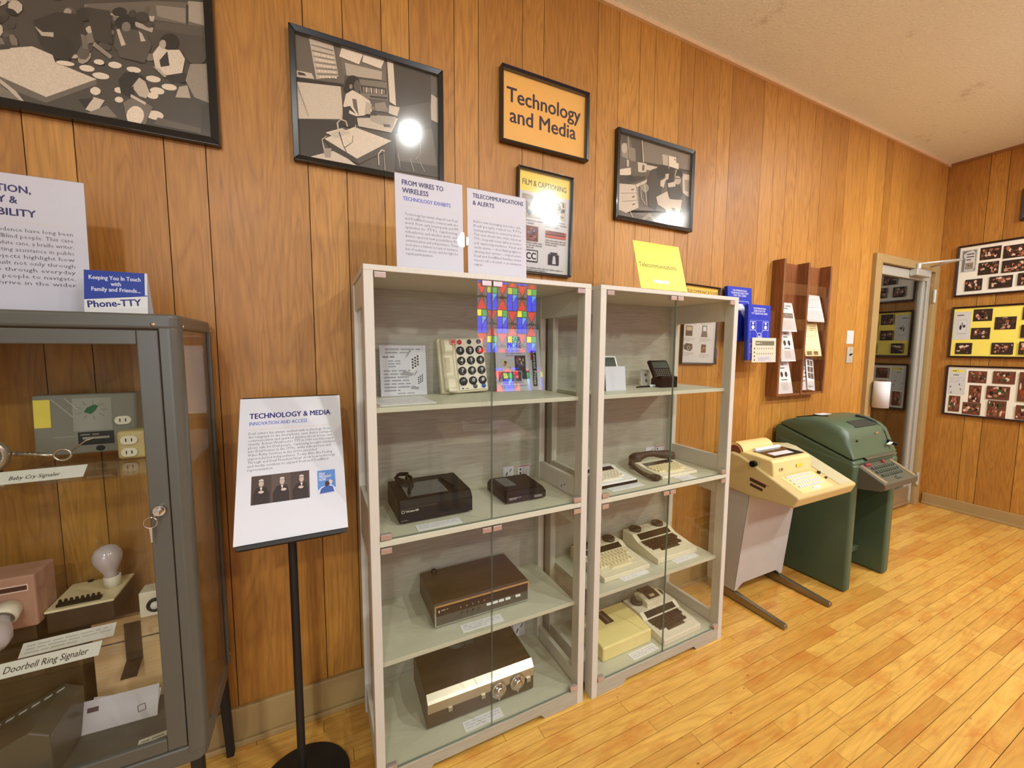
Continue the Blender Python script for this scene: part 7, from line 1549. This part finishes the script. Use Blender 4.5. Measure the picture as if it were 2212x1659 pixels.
mb = MB(); mb.hexa([(GXa + .15, -.395, .9395), (GXb - .12, -.395, .9395), (GXb - .12, -.345, .969), (GXa + .15, -.345, .969)], [(GXa + .15, -.396, .943), (GXb - .12, -.396, .943), (GXb - .12, -.346, .972), (GXa + .15, -.346, .972)]); mb.build('viewing_window', M['green_dark'], t, True)
mb = MB(); mb.tube([(GXb - .15, -.30, .986), (GXb - .13, -.34, .980), (GXb - .10, -.38, .958), (GXb - .075, -.42, .90), (GXb - .07, -.44, .83)], .006, n=8); mb.build('lid_seam_bead', M['green_dark'], t, True)
mb = MB(); mb.box(GXa + .18, GXa + .30, -.20, -.15, .9835, .9845); mb.build('white_tag', M['white_paper'], t, True)
mb = MB(); mb.tube([(GXa + .09, -.10, .964), (GXa + .12, -.19, .986), (GXa + .15, -.25, .989)], .003, n=6); mb.lathe([(.012, 0), (.012, .008), (0, .010)], (GXb - .2, -.10, .962)); mb.build('lid_fittings', M['black'], t, True)
s = Sheet(.042, .024, .0006, (242, 216, 64), T=Matrix.Translation((GXa + .235, -.4335, .850)) @ Matrix.Rotation(math.radians(-15), 4, 'X')); s.build('yellow_sticker', M['print'], t, True)
s = Sheet(.034, .008, .0006, (170, 110, 84), T=Matrix.Translation((GXa + .31, -.4265, .898)) @ Matrix.Rotation(math.radians(-20), 4, 'X')); s.build('name_badge', M['print'], t, True)
mb = MB(); mb.cyl((GXa + .085, -.432, .878), (GXa + .085, -.436, .877), .007, n=12); mb.build('lock_button', M['brown_plastic'], t, True)
mb = MB(); mb.cyl((GXb - .085, -.445, .845), (GXb - .06, -.478, .832), .013, .010, n=14); kn = mb.build('side_crank', M['black'], t, True)
mb = MB(); mb.prism([(GXb - .13, .834), (GXb - .09, .846), (GXb - .09, .838)], 'y', -.470, -.455); kid(mb, 'white_pointer', M['white_plastic'], kn)
mb = MB(); mb.hexa([(GXa + .12, -.475, .770), (GXb - .03, -.475, .770), (GXb - .03, -.44, .785), (GXa + .12, -.44, .785)], [(GXa + .12, -.474, .776), (GXb - .03, -.474, .776), (GXb - .03, -.438, .793), (GXa + .12, -.438, .793)]); mb.build('copy_ledge', M['gunmetal'], t, True, bevel=.002)
# keyboard tray
mb = MB(); K0, K1 = GXa + .045, GXb - .075
mb.prism([(-.430, .605), (-.430, .748), (-.462, .745), (-.592, .672), (-.592, .640), (-.570, .628)], 'x', K0, K1); ks = mb.build('keyboard_housing', M['gunmetal'], t, True, bevel=.006, seg=3)
sl = (.745 - .672) / (.592 - .462)
def gz(y): return .745 + (y + .462) * sl
for xa, xb in ((K0 + .012, K0 + .042), (K1 - .042, K1 - .012)):
    mb = MB(); mb.hexa([(xa, -.585, gz(-.585)), (xb, -.585, gz(-.585)), (xb, -.468, gz(-.468)), (xa, -.468, gz(-.468))], [(xa, -.585, gz(-.585) + .003), (xb, -.585, gz(-.585) + .003), (xb, -.468, gz(-.468) + .003), (xa, -.468, gz(-.468) + .003)]); kid(mb, 'metal_rail', M['brushed'], ks)
first = None
offp = parent_world(t)
m_red = plain('red_key', (150, 62, 66), .45)
m_gk = plain('grey_green_key', (74, 84, 72), .4)
for j, (n, sh) in enumerate(((1, 0), (9, .0), (10, -.3), (10, .0), (3, 0))):
    for i in range(n):
        y = -.570 + j * .024; x = K0 + .082 + (i + sh) * .0255
        if j == 0: x = K0 + .20
        if j == 4: x = K0 + .065 + i * .024 if i < 2 else K0 + .25
        red = j == 4
        if first is None:
            mb = MB(); mb.cyl((0, 0, 0), (0, 0, .010), .0095, .0075, n=12); first = mb.build('key', m_gk, ks)
            o = first
        elif red:
            mb = MB(); mb.cyl((0, 0, 0), (0, 0, .012), .0105, .009, n=12); o = mb.build('red_key', m_red, ks)
        else: o = first.copy(); COL.objects.link(o)
        o.parent = ks; o.location = Vector((x, y, gz(y))) - offp; o.rotation_euler = (math.atan(sl), 0, 0)
        if j == 0: o.scale = (4.5, 1.1, 1)
        elif not red: o.scale = (1, 1, 1)

# ------------------------------------------------------------------ display table behind the viewer (mirrored in the cabinet doors)
t = thing('display_table', 'light wooden display table behind the viewer, mirrored in the cabinet glass', 'table', (0.92, -2.12, 0), (0, 0, .15))
mb = MB(); mb.col = (.8, .5, .4, 1); mb.box(-.33, .33, -.40, .40, .715, .745); mb.build('tabletop', M['tan_wood'], t, bevel=.003)
for x in (-.29, .29):
    for y in (-.36, .36):
        mb = MB(); mb.col = (.7, .5, .3, 1); mb.hexa([(x - .016, y - .016, 0), (x + .016, y - .016, 0), (x + .016, y + .016, 0), (x - .016, y + .016, 0)], [(x - .022, y - .022, .715), (x + .022, y - .022, .715), (x + .022, y + .022, .715), (x - .022, y + .022, .715)]); mb.build('leg', M['tan_wood'], t)
text_telephone('text_telephone', 'pale text telephone on the display table, mirrored in the cabinet glass', (0.98, -1.98, .745), math.pi + .25, 0.26, 0.25, 0.024, 0.044, 0.06, M['cream_pale'], CKEY, QW, .12, .55, .70, (0.030, 0.215))
